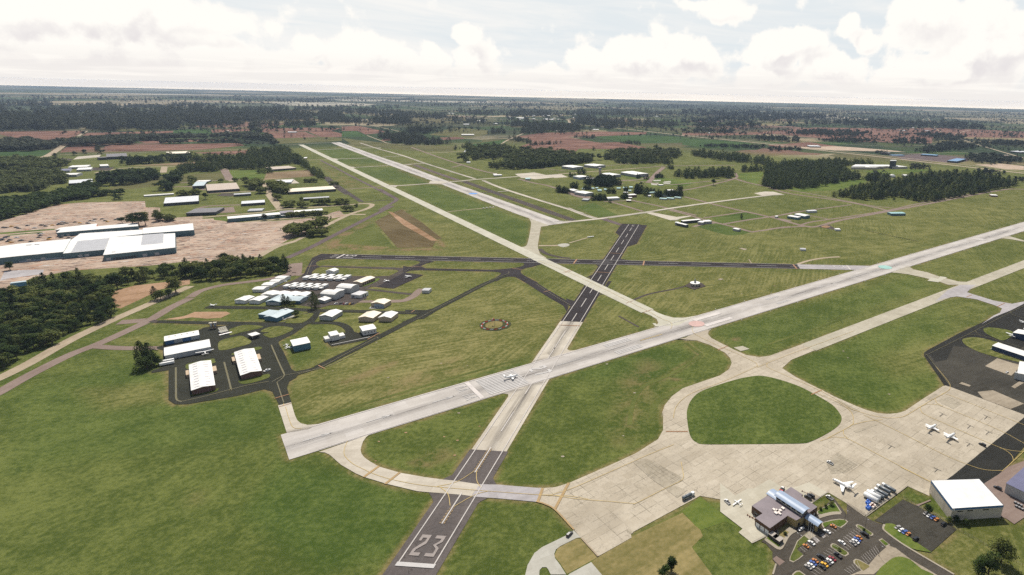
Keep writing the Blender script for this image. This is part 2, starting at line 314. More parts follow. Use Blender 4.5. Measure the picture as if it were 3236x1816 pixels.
# ------------------------------------------------------------------ ground and paving
EDGES = []; LAY = {}; ZL = dict(field=.05, road=.14, asphalt=.24, concrete=.36, island=.48, mark=.56)
def lz(layer):
    k = LAY.get(layer, 0); LAY[layer] = k+1; return ZL[layer] + (k % 30)*.003
def crom(pts, n=5):
    if len(pts) < 3: return pts
    P = [V2(p) for p in pts]; out = []
    for i in range(len(P)-1):
        a = P[i-1] if i else 2*P[0]-P[1]; b, c = P[i], P[i+1]; d = P[i+2] if i+2 < len(P) else 2*P[-1]-P[-2]
        for k in range(n):
            t = k/n; out.append(.5*((2*b)+(-a+c)*t+(2*a-5*b+4*c-d)*t*t+(-a+3*b-3*c+d)*t**3))
    out.append(P[-1]); return out
def chk(name, P):
    n = len(P); cr = lambda o,a,b: (a[0]-o[0])*(b[1]-o[1])-(a[1]-o[1])*(b[0]-o[0])
    for i in range(n):
        for j in range(i+2, n):
            if i == 0 and j == n-1: continue
            a,b,c,d = P[i],P[(i+1)%n],P[j],P[(j+1)%n]
            if cr(a,b,c)*cr(a,b,d) < 0 and cr(c,d,a)*cr(c,d,b) < 0: print('SELFX', name, n, i, j, np.round(a), np.round(c))
def sheet(name, pts, layer, mt, uvo=None, uvd=None, tint=None, kind='structure'):
    """flat sheet over world points; UV in metres in the frame (origin, direction)"""
    z = lz(layer); P = [V2(p) for p in pts]
    a = sum(P[i][0]*P[(i+1)%len(P)][1]-P[(i+1)%len(P)][0]*P[i][1] for i in range(len(P)))
    if a < 0: P = P[::-1]
    import os
    if os.environ.get('DBG'): chk(name, P)
    if layer in ('asphalt','concrete') and abs(a)/2 > 1500 and 'pad' not in name: EDGES.append([tuple(p) for p in P])
    return mesh_sheet(name, P, [tuple(range(len(P)))], z, mt, uvo, uvd, tint, kind)
def mesh_sheet(name, P, faces, z, mt, uvo=None, uvd=None, tint=None, kind='structure'):
    me = bpy.data.meshes.new(name); me.from_pydata([(p[0],p[1],z) for p in P], [], faces); me.materials.append(M[mt])
    uvo = V2(P[0]) if uvo is None else V2(uvo); d = np.array([.86,.5]) if uvd is None else V2(uvd)/np.linalg.norm(V2(uvd)); w = np.array([-d[1], d[0]])
    uv = me.uv_layers.new(name='UVMap'); vi = np.zeros(len(me.loops), int); me.loops.foreach_get('vertex_index', vi)
    A = np.array([(float((p-uvo)@d), float((p-uvo)@w)) for p in P])[vi]; uv.data.foreach_set('uv', A.ravel())
    if tint is not None:
        at_ = me.color_attributes.new('tint', 'FLOAT_COLOR', 'POINT'); at_.data.foreach_set('color', list(tint)*len(P))
    me.update(); o = link(name, me); return tag(o, kind=kind)
def strip(name, pts, w, layer, mt, smooth=True, tint=None):
    """ribbon of width w (metres) along world points"""
    P = crom(pts) if smooth and len(pts) > 2 else [V2(p) for p in pts]; L = []; R = []
    for i, p in enumerate(P):
        d = P[min(i+1,len(P)-1)]-P[max(i-1,0)]; d = d/(np.linalg.norm(d)+1e-9); q = np.array([-d[1], d[0]]); L.append(p+q*w/2); R.append(p-q*w/2)
    n = len(P); o = mesh_sheet(name, L+R, [(i, n+i, n+i+1, i+1) for i in range(n-1)], lz(layer), mt, P[0], P[-1]-P[0], tint)
    return o
def poly(name, c, pts, layer, mt, **k): return sheet(name, atl(c, pts), layer, mt, **k)
def cur(name, c, pts, layer, mt, **k):
    """closed smooth outline"""
    W = [V2(p) for p in atl(c, pts)]; n = len(W); out = []
    for i in range(n):
        a, b, cc, d = W[i-1], W[i], W[(i+1)%n], W[(i+2)%n]
        for j in range(4):
            t = j/4; out.append(.5*((2*b)+(-a+cc)*t+(2*a-5*b+4*cc-d)*t*t+(-a+3*b-3*cc+d)*t**3))
    return sheet(name, out, layer, mt, **k)
def path(name, c, pts, w, layer, mt, smooth=True): return strip(name, atl(c, pts), w, layer, mt, smooth)

def inside_sd(X, Y, poly_):
    """signed distance (positive inside) to a polygon for arrays X, Y"""
    n = len(poly_); ins = np.zeros(X.shape, bool); d2 = np.full(X.shape, 1e18)
    for i in range(n):
        x0, y0 = poly_[i]; x1, y1 = poly_[(i+1)%n]
        dx, dy = x1-x0, y1-y0; t = np.clip(((X-x0)*dx+(Y-y0)*dy)/(dx*dx+dy*dy+1e-9), 0, 1)
        d2 = np.minimum(d2, (X-x0-t*dx)**2+(Y-y0-t*dy)**2)
        c = ((y0 > Y) != (y1 > Y)); xi = x0 + (Y-y0)*dx/np.where(abs(dy) < 1e-9, 1e-9, dy); ins ^= c & (X < xi)
    return np.where(ins, 1, -1)*np.sqrt(d2)
def sstep(x, a, b):
    t = np.clip((x-a)/(b-a), 0, 1); return t*t*(3-2*t)
# tints: (channel, amount, feather m, crop, outline)  0 dry/olive 1 bare soil 2 lush 3 -
TINT = [
 (0,.85,14,'D',[(735,940),(860,872),(1060,795),(1255,700),(1290,705),(1420,785),(1395,830),(1325,905),(1190,948),(900,1045),(765,1062),(730,1030)]),
 (0,.80,12,'D',[(1530,745),(1600,672),(2000,682),(2145,688),(1720,795),(1640,772)]),
 (0,.65,10,'D',[(1370,570),(1550,560),(1560,655),(1370,640)]),
 (0,.70,15,'D',[(1500,760),(1650,805),(1440,880),(1450,830)]),
 (0,.65,25,'D',[(1640,580),(1900,560),(2576,470),(2576,550),(2150,662),(1590,658)]),
 (0,.75,8,'D',[(780,640),(1330,650),(1330,645),(1130,560),(1040,560),(960,560),(740,640)]),
 (0,.6,10,'D',[(800,655),(1320,670),(1310,680),(1240,690),(900,870),(760,760),(740,690)]),
 (0,.55,10,'D',[(1320,700),(1560,670),(1440,750)]),
 (0,.55,15,'D',[(1010,500),(1330,650),(1120,560)]),
 (2,.75,10,'D',[(900,420),(990,420),(1080,460),(1000,465),(890,430)]),
 (2,.75,8,'D',[(1005,470),(1090,465),(1330,560),(1335,610),(1310,618),(1180,560)]),
 (2,.7,8,'D',[(800,375),(880,372),(1000,410),(860,415)]),
 (2,.6,20,'D',[(1480,870),(1700,862),(1760,900),(1700,960),(1560,960),(1430,950)]),
 (2,.55,25,'D',[(1975,905),(2380,760),(2390,840),(2340,960),(2200,1035),(2060,960)]),
 (2,.5,30,'D',[(0,990),(350,900),(690,1000),(700,1100),(300,1150),(0,1200)]),
 (2,.6,15,'D',[(1790,830),(2300,690),(2340,720),(1900,890)]),
 (0,.45,12,'D',[(2440,740),(2576,690),(2576,740),(2480,765)]),
 (0,.45,25,'D',[(2200,900),(2340,850),(2380,930),(2250,950)]),
 (1,.75,6,'T4',[(1560,560),(2571,580),(2571,600),(1540,575)]),
 (1,.55,14,'T4',[(1700,470),(1900,400),(2400,380),(1900,430),(1750,560),(1640,555)]),
 (1,.6,10,'D',[(1040,570),(1110,600),(1115,625),(1060,590)]),
 (1,.5,25,'D',[(1570,950),(1640,900),(1660,940),(1600,1060),(1560,1110)]),
 (1,.5,10,'H2',[(20,880),(100,850),(170,890),(60,915)]),
 (1,.45,9,'N1',[(620,580),(800,590),(1330,940),(1200,950),(980,910),(760,680)]),
 (1,.45,9,'N1',[(1000,950),(1430,960),(1650,1100),(1250,1120)]),
 (1,.35,15,'D',[(1030,400),(1180,470),(1120,475),(1000,430)]),
 (0,.6,12,'H3',[(1000,960),(1420,860),(1640,900),(1400,990)]),
 (0,.7,12,'D',[(1790,1500),(2576,1500),(2576,1240),(2280,1330),(2100,1446)]),
 (1,.85,3,'D',[(812,625),(858,588),(935,553),(945,557),(872,592),(850,613),(1000,624),(1112,624),(1112,630),(1000,630)]), (1,.8,4,'D',[(1096,598),(1106,592),(1122,622),(1110,628)]), (1,.5,5,'D',[(1010,527),(1020,526),(1110,598),(1098,600)]),
 (0,1.,5,'M4',[(1200,830),(1225,828),(1290,885),(1335,925),(1320,945),(1240,1000),(1060,1110),(900,1185),(830,1270),(790,1370),(775,1446),(735,1446),(750,1380),(790,1270),(870,1165),(1040,1085),(1220,980),(1290,930),(1260,890)]),
 (0,1.,5,'M4',[(1250,1160),(1270,1165),(1120,1235),(990,1310),(950,1390),(945,1446),(905,1446),(915,1390),(960,1300),(1090,1210)]),
 (1,.45,4,'M4',[(1200,830),(1225,828),(1290,885),(1335,925),(1320,945),(1240,1000),(1060,1110),(900,1185),(830,1270),(790,1370),(775,1446),(735,1446),(750,1380),(790,1270),(870,1165),(1040,1085),(1220,980),(1290,930),(1260,890)]),
 (1,.45,4,'M4',[(1250,1160),(1270,1165),(1120,1235),(990,1310),(950,1390),(945,1446),(905,1446),(915,1390),(960,1300),(1090,1210)]),
 (1,.8,4,'M4',[(1000,1130),(1060,1105),(1160,1130),(1130,1140),(1060,1118)]), (1,.8,3,'M4',[(1575,800),(1600,785),(1650,785),(1640,805),(1590,810)]), (1,.7,6,'M1',[(1120,930),(1220,895),(1310,955),(1200,965)]), (1,.5,7,'D',[(850,960),(1000,900),(1010,910),(870,975)]),
 (0,.9,9,'D',[(1245,712),(1290,708),(1330,735),(1300,730),(1275,725)]), (0,1.,10,'D',[(1000,905),(1200,830),(1400,760),(1390,800),(1200,880),(1010,960)]), (1,.35,12,'D',[(930,980),(1150,900),(1160,930),(950,1010)]),
 (2,.8,5,'D',[(730,1062),(900,1040),(1190,958),(1340,915),(1335,905),(1180,945),(900,1025),(765,1048)]), (0,.6,14,'D',[(200,980),(400,960),(430,1010),(260,1030)]), (1,.3,12,'D',[(480,1240),(500,1240),(498,1262),(482,1262)]),
 (2,.7,14,'D',[(700,1160),(900,1190),(1060,1250),(1000,1400),(800,1446),(600,1300)]), (1,.4,8,'D',[(1060,1140),(1120,1120),(1150,1150),(1090,1170)]), (0,.7,12,'D',[(1940,1000),(2060,1010),(2090,1060),(1960,1060)]), (0,.5,14,'M2',[(900,780),(1270,730),(1500,770),(1300,830),(1040,820)]),
 (1,.4,8,'D',[(2560,780),(2576,775),(2576,800)]),
]
def build_ground():
    ang = np.concatenate([np.linspace(-180,-60,13)[:-1], np.linspace(-60,50,441), np.linspace(50,180,14)[1:-1]])
    rad = np.concatenate([[60,120], np.geomspace(180, 12000, 430)])
    A, R = np.meshgrid(np.radians(ang), rad)
    edge = np.interp(ang, [-180,-60,-48.5,-15.5,30,50,180], [26000,38500,38500,27800,29900,30000,26000])   # the visible rim of the land
    R = np.vstack([R] + [12000*(edge/12000.)**(k/40.) for k in range(1,41)]); A = np.vstack([A, np.repeat(A[:1], 40, 0)])
    X = R*np.sin(A); Y = R*np.cos(A)
    Z = np.zeros_like(X)
    n_r, n_a = X.shape; x, y = X.ravel(), Y.ravel()
    T = np.zeros((len(x), 4)); r = np.hypot(x, y)
    T[:,0] = .08 + .36*sstep(y, 520, 900); T[:,2] = .15
    T[:,3] = sstep(r + 250*np.sin(x/700.)+180*np.sin(y/430.), 3300, 3900)
    for ch, amt, fe, c, pts in TINT:
        P = [V2(p) for p in atl(c, pts)]; sd = inside_sd(x, y, P); k = sstep(sd, -fe, fe)*amt
        if ch == 0: T[:,0] = T[:,0]*(1-k/max(amt,.01)) + k; T[:,2] *= 1-sstep(sd,-fe,fe)
        elif ch == 2: T[:,2] = np.maximum(T[:,2], k); T[:,0] *= 1-.8*k
        else: T[:,1] = np.maximum(T[:,1], k)
    for E in EDGES:       # worn, thin turf beside the paving
        e = np.array(E); k = (x > e[:,0].min()-9) & (x < e[:,0].max()+9) & (y > e[:,1].min()-9) & (y < e[:,1].max()+9) & (r < 2500)
        if not k.any(): continue
        w = sstep(inside_sd(x[k], y[k], E), -5.5, -.5); T[k,1] = np.maximum(T[k,1], .5*w); T[k,0] = np.maximum(T[k,0], .8*w)
    vs = np.vstack([np.stack([x, y, Z.ravel()], 1), [[0,0,0]]])
    T = np.vstack([T, [[.1,0,.2,0]]])
    i = np.arange(n_r-1)[:,None]*n_a; j = np.arange(n_a)[None,:]; j2 = (j+1) % n_a
    q = np.stack([i+j, i+j2, i+n_a+j2, i+n_a+j], -1).reshape(-1,4)[:, ::-1]
    cen = n_r*n_a; tri = [(cen, (k+1) % n_a, k) for k in range(n_a)]
    me = bpy.data.meshes.new('ground'); nq = len(q); nt = len(tri)
    me.vertices.add(len(vs)); me.vertices.foreach_set('co', vs.ravel())
    lv = np.concatenate([q.ravel(), np.array(tri).ravel()]); me.loops.add(len(lv)); me.loops.foreach_set('vertex_index', lv)
    ls = np.concatenate([np.arange(nq)*4, nq*4+np.arange(nt)*3]); me.polygons.add(nq+nt); me.polygons.foreach_set('loop_start', ls)
    me.update(calc_edges=True); me.validate()
    a = me.color_attributes.new('tint', 'FLOAT_COLOR', 'POINT'); a.data.foreach_set('color', T.ravel())
    me.materials.append(M['grass']); me.polygons.foreach_set('use_smooth', [True]*len(me.polygons)); me.update()
    tag(link('ground', me), kind='structure')
G_DRY = (.6,0,.1,0); G_MID = (.35,0,.2,0); G_LUSH = (.1,0,.6,0)
def frame2(c1, p1, c2, p2): a, b = V2(at(c1,p1)), V2(at(c2,p2)); return a, b, (b-a)/np.linalg.norm(b-a)
def band(name, a, d, s0, s1, w, layer, mt, off=0.):
    q = np.array([-d[1], d[0]]); A, B = a+d*s0+q*off, a+d*s1+q*off
    return sheet(name, [A-q*w/2, B-q*w/2, B+q*w/2, A+q*w/2], layer, mt, uvo=a, uvd=d)
class Marks:
    """painted markings of one runway collected into a single sheet"""
    def __init__(s, a, d): s.a = a; s.d = d; s.q = np.array([-d[1], d[0]]); s.P = []; s.F = []
    def quad(s, pts):
        n = len(s.P); W = [s.a+s.d*u+s.q*v for u, v in pts]
        ar = sum(W[i][0]*W[(i+1)%len(W)][1]-W[(i+1)%len(W)][0]*W[i][1] for i in range(len(W)))
        if ar < 0: W = W[::-1]
        s.P += W; s.F.append(tuple(range(n, n+len(W))))
    def rect(s, u0, u1, v0, v1): s.quad([(u0,v0),(u1,v0),(u1,v1),(u0,v1)])
    def done(s, name, mt): return mesh_sheet(name, s.P, s.F, lz('mark'), mt, s.a, s.d)
def proj(a, d, c, p): w = V2(at(c,p))-a; return float(w@d), float(w@np.array([-d[1],d[0]]))
# ---------- fields and far roads
for c, mt, pts in [
 ('Z1','red_field',[(0,990),(640,985),(560,1030),(430,1060),(230,1075),(0,1010)]), ('Z1','red_field',[(655,1000),(1310,985),(1330,1000),(900,1010),(620,1022)]),
 ('Z1','crop_field',[(1315,975),(1580,975),(1590,1005),(1300,1000)]), ('Z1','red_field',[(1590,975),(1890,968),(1890,985),(1600,1000)]),
 ('Z1','crop_field',[(0,1140),(390,1128),(330,1175),(0,1172)]), ('Z1','red_field',[(500,1108),(745,1095),(740,1120),(450,1150)]),
 ('Z1','red_field',[(800,1093),(1790,1078),(1860,1095),(1530,1125),(1000,1142),(770,1132)]), ('Z1','red_field',[(1030,1060),(1760,1045),(1790,1055),(1100,1080)]),
 ('Z1','red_field',[(1450,1150),(1870,1130),(1860,1160),(1640,1165)]), ('Z1','olive_field',[(1970,975),(2576,1040),(2576,1060),(2100,1085)]),
 ('Z1','red_field',[(1925,968),(2330,960),(2576,965),(2500,985),(2300,988),(1985,995)]), ('Z1','red_field',[(1990,997),(2300,992),(2400,1032),(2060,1042)]),
 ('Z1','red_field',[(2320,990),(2490,985),(2576,1005),(2576,1032),(2420,1032)]),
 ('Z1','tan_field',[(960,1250),(1490,1215),(1640,1213),(1600,1225),(1330,1245)]), ('Z1','tan_field',[(2010,1300),(2330,1280),(2380,1325),(1990,1355)]),
 ('Z1','lush_grass',[(1730,1285),(1990,1280),(1990,1340),(1900,1352),(1755,1350)]), ('Z1','olive_field',[(1350,1320),(1690,1295),(1720,1355),(1330,1380)]),
 ('Z1','olive_field',[(900,1395),(1210,1330),(1240,1345),(1200,1400),(780,1446),(730,1446)]),
 ('Z2','red_field',[(0,952),(130,948),(330,990),(310,1000),(180,1012),(120,985),(0,985)]), ('Z2','crop_field',[(0,990),(110,986),(195,1028),(0,1030)]),
 ('Z2','red_field',[(310,1040),(620,1030),(640,1060),(300,1060)]), ('Z2','red_field',[(740,1035),(900,1030),(930,1045),(760,1055)]),
 ('Z2','olive_field',[(700,1000),(850,960),(1100,980),(1100,1010),(960,1040),(660,1015)]), ('Z2','dark_field',[(560,930),(1140,915),(1150,945),(860,950),(380,960),(400,940)]),
 ('Z2','red_field',[(1310,1030),(1500,1000),(1940,990),(2300,995),(2290,1010),(1850,1030),(1700,1030),(1850,1060),(1950,1075),(2080,1070),(2300,1110),(2200,1125),(1790,1120),(1750,1150),(1640,1155),(1420,1120),(1350,1100),(1440,1070),(1400,1040)]),
 ('Z2','crop_field',[(980,1085),(1230,1050),(1250,1070),(1130,1110),(990,1110)]), ('Z2','crop_field',[(1900,1030),(2300,1015),(2576,1030),(2576,1075),(2250,1080),(2080,1065)]),
 ('Z2','olive_field',[(0,1040),(500,1095),(880,1100),(830,1140),(600,1140),(100,1100)]),
 ('Z3','red_field',[(0,1000),(500,1000),(1000,960),(1460,965),(1900,1010),(1880,1080),(1300,1065),(700,1010),(300,1020),(0,1020)]), ('Z3','red_field',[(1450,975),(1900,960),(2576,990),(2576,1040),(1990,1030)]),
 ('Z3','crop_field',[(0,1035),(500,1075),(560,1110),(200,1115),(0,1090)]), ('Z3','crop_field',[(900,1075),(1280,1060),(1300,1085),(1000,1095)]), ('Z3','red_field',[(640,1090),(960,1070),(1060,1085),(1170,1100),(700,1112)]),
 ('Z3','lush_grass',[(390,1310),(600,1290),(620,1300),(560,1390),(400,1330)]), ('Z3','lush_grass',[(760,1420),(1350,1340),(1410,1360),(1190,1430),(900,1446)]),
 ('Z3','lush_grass',[(1360,1290),(1720,1270),(1900,1280),(1560,1320)]), ('Z3','crop_field',[(1640,1140),(2050,1140),(2250,1160),(1900,1165)]),
 ('N6','deep_grass',[(650,485),(1040,420),(1200,440),(1410,500),(1580,560),(1740,600),(1640,640),(1420,665),(1250,655),(1000,590)]), ('N6','deep_grass',[(1000,290),(1270,265),(1620,190),(1850,240),(2050,285),(1500,365),(1200,425),(1030,370),(960,310)]),
 ('M2','deep_grass',[(590,655),(760,610),(1000,735),(840,755),(760,745)]), ('M2','lush_grass',[(1000,330),(1600,370),(1830,395),(1700,440),(1330,450),(1280,400)]),
 ('B5','straw_grass',[(1320,860),(1900,590),(2110,790),(2140,860),(2010,990),(2260,1330),(560,1330),(590,1300),(840,1165),(930,1100)]),
 ('B5','straw_grass',[(640,880),(740,900),(910,1110),(560,1300),(480,1180),(410,1090),(450,1000)]), ('B5','lush_grass',[(1900,570),(2105,400),(2576,770),(2400,690),(2120,790),(2050,740)]),
 ('B2','gravel_bed',[(555,1050),(660,1090),(860,1240),(1200,1446),(1190,1446),(860,1250),(690,1205),(600,1230),(470,1350),(360,1446),(120,1446),(240,1370),(400,1200)]),
 ]: poly('field', c, pts, 'field', mt)
poly('ploughed_field','D',[(943,557),(978,538),(1045,580),(1098,602),(1088,622),(1000,623)],'field','plough_strip'); poly('ploughed_field','D',[(980,537),(1010,526),(1062,560),(1112,600),(1100,601),(1048,579)],'field','plough_strip'); poly('ploughed_field','D',[(853,611),(872,594),(938,562),(992,621)],'field','mown_grass')
poly('dirt_track','H4',[(100,1075),(160,1085),(560,1330),(740,1446),(650,1446),(300,1250)],'road','bare_dirt')
poly('bare_ground','H1',[(235,395),(480,355),(600,308),(960,305),(1005,325),(900,375),(740,385),(560,370),(400,395)],'field','bare_dirt')
poly('bare_ground','H3',[(1130,440),(1330,385),(1886,320),(1886,370),(1600,420),(1480,480),(1200,610),(1150,600),(1110,500)],'field','bare_dirt')
# ---------- yards of the factory
poly('factory_yard','T3',[(-200,930),(-200,300),(0,240),(480,95),(700,30),(1000,0),(1840,-20),(1850,60),(2020,60),(1950,110),(2030,60),(2040,150),(2230,190),(2571,170),(2571,720),(1900,800),(900,860),(400,960),(0,1130),(-200,1150)],'field','yard_gravel', uvo=at('T3',(0,700)), uvd=at('T3',(800,630))-at('T3',(0,700)))
poly('factory_yard','T4',[(0,210),(300,200),(500,250),(690,250),(1130,230),(1700,180),(1790,130),(1900,100),(1980,170),(1800,200),(1500,380),(1230,480),(870,690),(800,690),(500,740),(0,770)],'field','yard_gravel', uvo=at('T4',(0,700)), uvd=at('T4',(1200,480))-at('T4',(0,560)))
poly('grass_verge','T3',[(0,380),(550,340),(700,330),(690,345),(100,395),(0,400)],'road','lush_grass'); poly('grass_verge','T4',[(300,200),(480,180),(470,235),(310,220)],'road','lush_grass')
poly('grass_verge','T3',[(80,410),(540,370),(540,380),(110,420)],'road','lush_grass'); poly('concrete_slab','T3',[(0,990),(60,870),(130,865),(440,850),(560,852),(540,905),(100,965)],'road','concrete_blue')
for c, pts, w, mt in [
 ('Z1',[(1040,735),(930,800),(850,865)],16,'road_tan'), ('Z1',[(655,985),(590,1025)],14,'road_tan'), ('Z1',[(475,1095),(400,1150),(310,1195)],24,'road_tan'), ('Z1',[(160,1275),(95,1310)],16,'road_tan'),
 ('Z1',[(0,855),(850,850),(1200,880)],10,'road_tan'), ('Z1',[(1315,968),(2576,940)],8,'road_tan'), ('Z1',[(0,985),(650,983)],8,'road_tan'), ('Z1',[(450,1165),(1000,1150),(1600,1130),(1900,1125)],8,'road_tan'),
 ('Z1',[(715,1302),(860,1275),(1000,1262),(1320,1252)],12,'road_tan'), ('Z1',[(1240,1255),(1230,1300)],18,'road_tan'), ('Z1',[(1700,1270),(1745,1365)],14,'road_tan'),
 ('Z2',[(215,765),(800,830),(1040,850)],22,'road_tan'), ('Z2',[(160,930),(300,960),(440,990)],10,'road_tan'), ('Z2',[(190,1020),(300,1060),(380,1082),(700,1098)],8,'road_tan'), ('Z2',[(1390,995),(1250,1055),(1165,1115)],12,'road_tan'),
 ('Z2',[(1370,885),(1500,905),(1700,900),(1740,930),(2080,965),(2576,1020)],26,'road_tan'), ('Z2',[(1680,855),(1620,880),(1480,870)],22,'road_tan'), ('Z2',[(640,1150),(830,1145),(1180,1110)],8,'road_tan'),
 ('Z3',[(0,1020),(560,1075),(1070,1135),(1480,1180),(2000,1240),(2576,1305)],30,'road_tan'), ('Z3',[(0,1012),(560,1066),(1100,1128),(1500,1170),(2050,1232),(2576,1292)],14,'road_tan'),
 ('Z3',[(2060,1035),(2200,1080),(2400,1140),(2576,1190)],16,'road_tan'), ('Z3',[(1600,1160),(2100,1150),(2380,1165)],9,'road_tan'), ('Z3',[(1800,910),(1850,890),(1960,1000),(2170,980)],10,'road_tan'),
 ('H1',[(730,253),(1000,254),(1446,262)],10,'asphalt_worn'),
 ('M3',[(0,465),(200,520),(700,590),(1060,660),(1180,690)],9,'path_brown'), ('M3',[(130,475),(400,520),(900,620),(1180,660),(1250,665)],6,'path_brown'), ('M3',[(0,755),(330,845),(480,850),(700,790),(1100,715),(1500,640),(2100,525),(2400,475),(2571,475)],9,'path_brown'),
 ('M3',[(280,845),(420,805),(700,765),(1180,690),(1500,620),(2050,520)],6,'path_brown'), ('M3',[(0,875),(250,855),(400,850)],7,'path_brown'), ('M3',[(120,790),(330,850)],6,'path_brown'), ('M3',[(0,755),(270,705),(560,665),(820,630)],6,'path_brown'), ('M3',[(390,740),(600,780)],5,'path_brown'),
 ('N6',[(1000,35),(1500,150),(1860,225),(2130,290),(2430,345),(2576,380)],8,'path_brown'), ('N6',[(100,150),(400,225),(700,315),(1000,395),(1250,455),(1420,500),(1750,590)],7,'path_brown'), ('N6',[(800,310),(1200,250),(1640,185)],6,'path_brown'),
 ('N6',[(1200,435),(1700,350),(2130,290),(2576,220)],7,'path_brown'), ('N6',[(1750,600),(2100,550),(2400,500),(2576,490)],7,'path_brown'), ('N6',[(580,490),(800,435),(1040,410)],8,'path_brown'),
 ('M2',[(930,600),(1100,650),(1260,700)],7,'path_brown'), ('M2',[(1160,590),(1400,640),(1600,690),(1800,740)],7,'path_brown'), ('M2',[(1680,550),(1800,580),(1990,630),(2250,690),(2571,760)],8,'path_brown'),
 ('M2',[(860,600),(1100,590),(1180,585)],6,'path_brown'), ('M2',[(1310,410),(1400,310),(1470,250)],14,'path_brown'), ('M2',[(0,370),(150,410),(300,440),(600,540)],8,'path_brown'), ('M2',[(400,320),(800,290),(1180,262)],12,'road_tan'),
 ('M2',[(1180,262),(1470,240),(1700,235),(2200,230)],9,'path_brown'), ('M2',[(500,275),(1000,225),(1200,205)],6,'path_brown'), ('M2',[(1050,380),(1300,400),(1500,430),(1800,405),(2180,370)],7,'path_brown'), ('M2',[(1500,480),(1700,480),(2180,370),(2200,310)],8,'path_brown'),
 ('M2',[(2180,360),(2300,400),(2571,460)],9,'path_brown'), ('M2',[(500,500),(640,550),(760,560)],22,'path_brown'), ('M2',[(650,340),(820,380),(1050,420)],12,'path_brown'), ('M2',[(1000,390),(1250,370),(1320,330)],9,'path_brown'), ('M2',[(0,250),(300,270),(480,290)],6,'path_brown'),
 ('T2',[(880,570),(970,720)],17,'path_brown'), ('T2',[(600,900),(1000,880),(1350,860)],9,'road_tan'), ('T2',[(200,1250),(800,1200),(1400,1150),(1700,1105),(2100,1080),(2552,1050)],11,'road_tan'), ('T2',[(1490,910),(1560,1000),(1640,1100)],18,'road_tan'),
 ('T2',[(400,1170),(600,1080),(800,1060),(1100,1050)],9,'path_brown'), ('T2',[(0,820),(420,805),(640,850)],9,'path_brown'), ('T2',[(300,755),(600,740),(940,712),(1380,715)],9,'path_brown'), ('T2',[(1390,720),(1480,860),(1500,920)],14,'road_tan'), ('T2',[(2250,680),(2360,790),(2552,910)],15,'asphalt_worn'),
 ('T4',[(1100,85),(1400,70),(1900,35),(2200,12),(2300,18),(2310,40),(2240,80),(2050,140),(1850,230),(1780,270)],12,'road_tan'), ('T4',[(690,250),(1300,195),(1700,165),(2000,150),(2230,150)],11,'road_tan'), ('T4',[(1330,490),(1100,560),(860,690)],13,'road_tan'),
 ('T4',[(1780,270),(1560,380),(1330,490)],9,'road_tan'), ('N1',[(0,243),(290,232)],9,'road_tan'), ('N1',[(420,550),(860,535),(930,530)],9,'road_tan'), ('N1',[(850,890),(1100,1090),(1560,1400)],13,'asphalt_worn'), ('N1',[(730,555),(1000,690),(1400,900),(1800,1100),(2300,1360)],9,'asphalt_purple'),
 ('N1',[(1230,1145),(1700,1110),(2000,1085)],7,'path_brown'), ('N1',[(1560,1410),(2000,1370),(2300,1365)],7,'asphalt_worn'), ('H4',[(0,790),(150,880),(215,925),(120,990),(0,1060)],11,'asphalt_purple'),
 ('T4',[(2571,40),(2250,200),(1800,430),(1560,555),(1230,705)],13,'asphalt_purple'), ('T4',[(1340,770),(1320,900),(1260,910)],16,'path_brown'),
 ('H3',[(-150,1360),(0,1300),(300,1150),(700,925),(1100,735),(1500,560),(1886,390)],14,'road_tan'), ('H3',[(-100,1490),(0,1440),(300,1270),(700,1070),(960,970),(1250,840),(1500,720),(1700,600),(1886,510)],10,'path_brown'),
 ('T4',[(0,1205),(140,1120),(400,1050),(700,1010),(1000,970),(1260,910),(1420,915)],9,'path_brown'), ('H3',[(900,985),(1200,1005),(1600,1005)],8,'path_brown'), ('H3',[(1180,750),(1430,730)],12,'path_brown'), ('H3',[(1500,735),(1600,745),(1886,748)],8,'asphalt_worn'),
 ('H4',[(860,1080),(1150,1050),(1450,1025)],5,'road_tan'), ('H4',[(610,325),(1000,316)],6,'road_tan'), ('H4',[(400,260),(700,370),(1000,470),(1300,560),(1500,600)],8,'path_brown'), ('H4',[(920,515),(1060,480)],8,'path_brown'),
 ('M2',[(200,1048),(400,1045)],9,'road_tan'), ('M2',[(510,1020),(700,965)],4,'road_tan'), ('M4',[(770,485),(900,435),(1100,395),(1200,370)],5,'asphalt_worn'), ('M3',[(270,1235),(400,1195),(560,1170),(700,1160)],7,'road_tan'),
 ('M2',[(210,1080),(280,1130),(420,1165),(520,1175)],9,'asphalt_worn'), ('N4',[(1350,860),(1700,900),(2280,965)],7,'asphalt_worn'), ('N4',[(1830,1105),(2100,1090),(2300,1000),(2400,900),(2480,850)],9,'path_brown'), ('N4',[(1200,1110),(1480,1110)],7,'path_brown'),
 ]: path('road', c, pts, w*(1.35 if mt == 'path_brown' else 1), 'road', mt)
cur('road_pad','M2',[(390,1040),(450,1025),(500,1028),(512,1045),(470,1060),(430,1060)],'road','concrete_drive'); cur('road_pad','M3',[(480,855),(570,835),(600,840),(660,885),(560,870)],'road','asphalt_worn')
